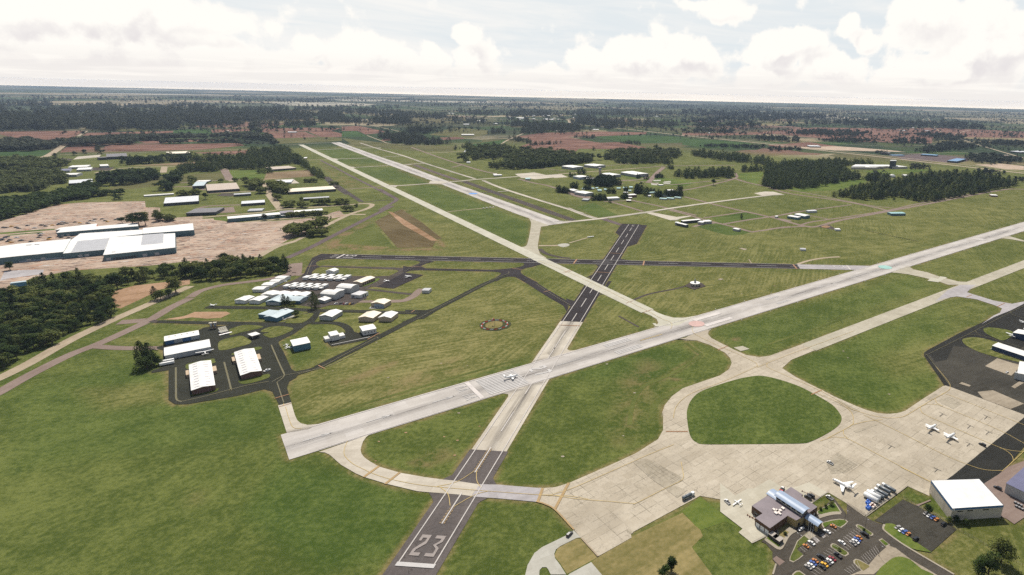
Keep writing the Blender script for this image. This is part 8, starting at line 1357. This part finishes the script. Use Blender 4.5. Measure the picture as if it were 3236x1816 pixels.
wood('woodland','scattered tree clumps over the right countryside',[('Z3',12,[(0,870),(900,907),(1200,892),(800,866),(0,846)]),('Z3',16,[(80,972),(600,962),(590,945),(90,950)]),('Z3',13,[(0,937),(500,917),(900,907),(900,896),(300,904),(0,920)]),('Z3',15,[(740,947),(1250,947),(1600,982),(1820,972),(2300,987),(2200,958),(1900,940),(1600,932),(1300,932),(1000,938)]),('Z3',10,[(990,987),(1250,992),(1440,1012),(1280,1032),(800,1017),(800,1009)]),('Z3',14,[(550,1062),(870,1077),(880,1058),(700,1042),(560,1045)]),('Z3',12,[(0,1002),(400,1012),(380,992),(200,990),(0,994)]),('Z3',12,[(1540,1082),(1850,1092),(1840,1068),(1700,1058)]),('Z3',11,[(1680,1022),(1900,1014),(2150,1042),(2050,1062)]),('Z3',13,[(1740,1145),(1890,1155),(2200,1125),(2200,1102),(2000,1085),(1900,1110)]),('Z3',11,[(2200,1092),(2576,1102),(2576,1080),(2200,1082)]),('Z3',14,[(2150,1212),(2300,1242),(2550,1232),(2560,1210),(2300,1182),(2100,1190)]),('Z3',10,[(1450,1165),(1560,1165),(1540,1152),(1460,1152)]),('Z3',12,[(1700,1282),(1880,1272),(1850,1258),(1720,1262)]),('Z3',11,[(2200,1302),(2400,1322),(2440,1315),(2300,1293)]),('Z3',11,[(2480,1362),(2576,1372),(2560,1350)]),('Z3',12,[(640,1142),(900,1137),(880,1126),(640,1126)]),('Z3',9,[(100,1110),(560,1120),(640,1105),(300,1095)]),('Z3',8,[(1000,1060),(1300,1080),(1500,1060),(1200,1050)]),('Z3',9,[(1480,1345),(1560,1350),(1540,1335)]),('Z3',20,[(1420,1350),(1530,1350),(1520,1335),(1430,1335)])],'m','leaf_far',.11)

# hedgerows and scattered trees over the far farmland, denser in belts
def far_rows():
    rg = np.random.default_rng(5); V = []; th0 = math.radians(16)
    def tree_at(x, y, h):
        q = TPL[('c' if rg.random() < .6 else 'b', False)]; v = q[rg.integers(len(q))]; a = rg.random()*6.28; ca, sa = math.cos(a), math.sin(a); w = h*(1.2+.6*rg.random()); X = v[:,0]*w; Y = v[:,1]*w
        V.append(np.stack([X*ca-Y*sa+x, X*sa+Y*ca+y, v[:,2]*h],1))
    for i in range(430):
        r = 4200*(17000/4200.)**(rg.random()**.8); az = math.radians(-50+84*rg.random()); x, y = r*math.sin(az), r*math.cos(az); d = th0 if rg.random() < .6 else th0+PI/2; n = int(10+30*rg.random()); st = 13+r*.0035
        h0 = 11+r*.0016
        for k in range(n):
            if rg.random() < .75: tree_at(x+math.cos(d)*st*k+rg.normal()*9, y+math.sin(d)*st*k+rg.normal()*9, h0*(.6+.8*rg.random()))
    for i in range(150):
        r = 4300*(15000/4300.)**(rg.random()**.8); az = math.radians(-50+84*rg.random()); x, y = r*math.sin(az), r*math.cos(az); s = 60+200*rg.random()
        for k in range(int(8+14*rg.random())): tree_at(x+rg.normal()*s*1.6, y+rg.normal()*s*.6, (13+r*.0016)*(.6+.8*rg.random()))
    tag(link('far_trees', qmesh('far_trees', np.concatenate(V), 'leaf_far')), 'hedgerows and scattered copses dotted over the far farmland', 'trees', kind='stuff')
far_rows()
# farms and small houses of the far country, too small to show parts
rg = np.random.default_rng(3); fm = []
for k, (a_, b_, c_, rf) in enumerate(((14,9,5,'white_roof'),(24,12,6,'pale_roof'),(40,16,7,'white_roof'),(12,9,6,'tan_roof'))):
    m = MB(); m.box(-a_,a_,-b_,b_,0,c_); m.add([(-a_-.5,-b_-.5,c_+.02),(a_+.5,-b_-.5,c_+.02),(a_+.5,0,c_+3),(-a_-.5,0,c_+3),(-a_-.5,b_+.5,c_+.02),(a_+.5,b_+.5,c_+.02)],[(0,1,2,3),(3,2,5,4)],1); me = m.mesh('far_farm', [M['cream_wall'], M[rf]]); fm.append(me)
for i in range(70):
    if i < 34: q = at('Z2',(1250+rg.random()*520, 845+rg.random()*60))
    else: r = 4300*(11000/4300.)**rg.random(); az = math.radians(-46+78*rg.random()); q = Vector((r*math.sin(az), r*math.cos(az), 0))
    k = int(rg.integers(4)); o = link('far_farm', fm[k]); o.location = (q.x,q.y,0); o.rotation_euler = (0,0,.28+(PI/2 if rg.random() < .4 else 0)); tag(o, ('tiny pale roof in the far village by the bending road' if i < 34 else 'tiny farm roof alone in the far countryside'), 'house', 'roofs of the far village' if i < 34 else 'lone roofs of the far countryside')
for c, pts, w in [('Z2',[(0,905),(400,890),(900,895),(1500,905)],7),('Z3',[(0,905),(700,930),(1400,950),(2576,1000)],9),('Z1',[(0,760),(1200,765),(2576,800)],12),('Z3',[(300,880),(1200,905),(2576,925)],12),('Z2',[(600,800),(1400,845),(2000,880),(2576,895)],12),('Z3',[(900,1060),(1250,1085),(1700,1100),(2300,1060)],8)]: path('road', c, pts, w, 'road', 'road_tan')
# ------------------------------------------------------------------ camera, sun, sky, haze
cam = bpy.data.cameras.new('camera'); co = bpy.data.objects.new('camera', cam); COL.objects.link(co); SC.camera = co
cam.sensor_fit = 'HORIZONTAL'; cam.sensor_width = 36.; cam.lens = F/PW*36.; cam.shift_x = (PW/2-CX)/PW; cam.shift_y = 0.; cam.clip_start = 1.; cam.clip_end = 120000.
def wv(e): return Vector((float(e@_rt), float(e@_fw), -float(e@_n)))
X_, Y_, Z_ = wv(np.array([1.,0,0])), wv(np.array([0,-1.,0])), wv(np.array([0,0,-1.]))
co.matrix_world = Matrix(((X_.x,Y_.x,Z_.x,0),(X_.y,Y_.y,Z_.y,0),(X_.z,Y_.z,Z_.z,HC),(0,0,0,1)))
SUN_AZ, SUN_EL = math.radians(-15), math.radians(53)
sd_ = Vector((math.sin(SUN_AZ)*math.cos(SUN_EL), math.cos(SUN_AZ)*math.cos(SUN_EL), math.sin(SUN_EL)))
sl = bpy.data.lights.new('sun', 'SUN'); sl.energy = 5.0; sl.angle = math.radians(.53); sl.color = (1,.945,.86)
so = bpy.data.objects.new('sun', sl); COL.objects.link(so); so.rotation_euler = (-sd_).to_track_quat('-Z','Y').to_euler(); so.location = (0,0,400)
def build_sky():
    w = bpy.data.worlds.new('World'); SC.world = w; w.use_nodes = True; nt = w.node_tree; t = NT(nt)
    for n in list(nt.nodes): nt.nodes.remove(n)
    out = t.new('ShaderNodeOutputWorld'); bg = t.new('ShaderNodeBackground'); bg.inputs['Strength'].default_value = .1
    sky = t.new('ShaderNodeTexSky'); sky.sky_type = 'NISHITA'; sky.sun_disc = False; sky.sun_elevation = SUN_EL; sky.sun_rotation = SUN_AZ; sky.air_density = 1.2; sky.dust_density = 1.5
    D = t.new('ShaderNodeTexCoord').outputs['Generated']; sx = t.new('ShaderNodeSeparateXYZ'); t.put(sx.inputs[0], D)
    az = t.math('ARCTAN2', sx.outputs[0], sx.outputs[1]); el = t.math('ARCSINE', t.math('MAXIMUM', t.math('MINIMUM', sx.outputs[2], 1.), -1.))
    cb = t.new('ShaderNodeCombineXYZ'); t.put(cb.inputs[0], az); t.put(cb.inputs[1], el); UV = cb.outputs[0]
    # one cumulus bank = one soft bump in azimuth / elevation
    BL = [(150,120,420,120,1.),(430,140,300,100,1.),(60,190,260,60,1.),(790,115,52,40,.9),(900,130,95,62,1.),(960,165,115,62,1.),(860,185,130,45,1.),(735,165,60,50,.8),(1165,82,36,30,.85),(1190,125,62,40,.85),(1095,150,50,48,.9),(1205,175,75,42,.9),(1040,200,110,36,.9),
          (1480,155,62,44,.9),(1610,150,105,58,1.),(1690,135,85,66,1.),(1750,150,80,56,1.),(1570,195,170,40,1.),(1960,130,85,62,1.),(2010,110,65,48,1.),(2090,175,110,56,1.),(1940,195,110,44,1.),(2140,62,34,36,.8),(2175,98,52,28,.8),(1830,35,80,45,.8),(1320,190,50,22,.7),(1390,180,40,26,.7),
          (2330,60,120,74,1.),(2490,110,160,115,1.),(2400,185,200,62,1.),(2240,195,70,40,.9),(1750,20,60,22,.6),(230,40,430,75,1.),(120,165,110,48,.9),(330,172,120,52,.9),(560,165,100,58,.95),(690,190,70,40,.9),(600,60,120,50,.6)]
    def dens(vec, seed):
        w1 = t.noise(vec, 9., 6, .6, 0, 1); w2 = t.vmath('SCALE', t.vmath('SUBTRACT', w1, (.5,.5,.5)), scale=.050); vv = t.vmath('ADD', vec, w2)
        acc = None
        for (x, y, rx, ry, a) in BL:
            d = ray('D',(x,y)); d /= np.linalg.norm(d); a0, e0 = math.atan2(d[0],d[1]), math.asin(d[2])
            d1 = ray('D',(x+rx,y)); d1 /= np.linalg.norm(d1); d2 = ray('D',(x,y-ry)); d2 /= np.linalg.norm(d2)
            ra = abs(math.atan2(d1[0],d1[1])-a0); re = abs(math.asin(d2[2])-e0)
            q = t.vmath('MULTIPLY', t.vmath('SUBTRACT', vv, (a0,e0,0)), (1/ra,1/re,0)); r = t.vmath('LENGTH', q)
            g = t.ramp(r, 0., 1.5, a, 0.)
            acc = g if acc is None else t.math('SMOOTH_MAX', acc, g, .12)
        f = t.noise(vec, 26., 7, .62, .3); f2 = t.noise(vec, 80., 4, .6)
        for sc_, am in ((17.,.42),(38.,.26)):
            vo = t.new('ShaderNodeTexVoronoi', feature='SMOOTH_F1'); vo.voronoi_dimensions = '2D'; t.put(vo.inputs['Vector'], vv); vo.inputs['Scale'].default_value = sc_; vo.inputs['Smoothness'].default_value = .25
            acc = t.math('ADD', acc, t.math('MULTIPLY', t.math('SUBTRACT', .36, vo.outputs['Distance']), am))
        return t.math('ADD', acc, t.math('ADD', t.math('MULTIPLY', t.math('SUBTRACT', f, .5), .75), t.math('MULTIPLY', t.math('SUBTRACT', f2, .5), .22)))
    d0 = dens(UV, 0); sh = t.vmath('ADD', UV, (-.012,.020,0)); d1 = dens(sh, 0)
    cover = t.ramp(d0, .12, .36); thick = t.ramp(d0, .25, .85)
    lit = t.ramp(t.math('SUBTRACT', d0, d1), -.26, .20)
    base = t.ramp(el, .030, .075)      # flat grey bases low down
    shade = t.math('MULTIPLY', t.math('SUBTRACT', 1., lit), t.math('MULTIPLY_ADD', t.math('SUBTRACT', 1., base), .35, .75))
    ccol = t.mix(t.math('MULTIPLY', shade, thick), (8.95,8.7,8.25), (7.0,6.7,6.75))
    # thin high cloud behind the banks
    ci = t.noise(t.mapping(UV, .06, (3.2,30.,1)), 1.0, 6, .62, .5); ci2 = t.noise(t.mapping(UV, 0, (1.2,3.,1)), 1.6, 3, .5)
    cs = t.ramp(t.math('ADD', t.math('MULTIPLY', ci, .7), t.math('MULTIPLY', ci2, .4)), .44, .74)
    pale = t.mix(cs, (6.5,7.05,7.4), (8.2,8.1,7.9))
    blue = t.mix(t.ramp(el, .14, .42), pale, t.vmath('SCALE', sky.outputs[0], scale=.72))            # open sky overhead, milky veil near the horizon
    c = t.mix(t.math('MULTIPLY', cover, t.ramp(el, .5, .22)), blue, ccol)
    strat = t.ramp(t.noise(t.mapping(UV, 0, (5.,90.,1)), 1., 4, .6, .4), .45, .62)
    lowc = t.mix(strat, (7.8,7.5,7.25), (8.6,8.25,7.85)); c = t.mix(t.ramp(el, .050, .004), c, lowc)
    warm = t.ramp(t.vmath('DISTANCE', D, tuple(sd_)), .3, 1.2); c = t.mix(t.math('MULTIPLY', t.math('SUBTRACT', 1., warm), .25), c, (9.2,8.9,8.2))
    c = t.mix(t.ramp(el, .0003, -.0003), c, t.vmath('MULTIPLY', c, (1.85,1.62,1.28)))      # sky colour brightened and warmed below eye level, offsetting the haze's dimming
    c = t.mix(t.ramp(el, -.03, -.05), c, (2.2,2.4,2.2))
    w.cycles.sampling_method = 'MANUAL'; w.cycles.sample_map_resolution = 512
    t.put(bg.inputs[0], c); t.l.new(bg.outputs[0], out.inputs[0])
build_sky()
HAZE = True
if HAZE:
    m = bpy.data.materials.new('haze_air'); m.use_nodes = True; nt = m.node_tree
    for n in list(nt.nodes):
        if n.type != 'OUTPUT_MATERIAL': nt.nodes.remove(n)
    pv = nt.nodes.new('ShaderNodeVolumePrincipled'); pv.inputs['Color'].default_value = (.60,.74,.97,1); pv.inputs['Density'].default_value = 2.3e-5; pv.inputs['Anisotropy'].default_value = 0.
    nt.links.new(pv.outputs[0], [n for n in nt.nodes if n.type == 'OUTPUT_MATERIAL'][0].inputs['Volume'])
    hz = MB().box(-34000,28000,-4000,40500,-2,302).build('haze', m); tag(hz, 'faint blue haze over the far countryside', 'haze', kind='stuff')
vs = SC.view_settings; vs.view_transform = 'Standard'; vs.look = 'None'; vs.gamma = 1; vs.exposure = .2
try: vs.use_curve_mapping = False
except Exception: pass
cy = SC.cycles; cy.use_denoising = False; cy.max_bounces = 4; cy.diffuse_bounces = 2; cy.volume_bounces = 0; cy.transparent_max_bounces = 4; cy.use_adaptive_sampling = True; cy.adaptive_threshold = .02
cy.sample_clamp_indirect = 4.
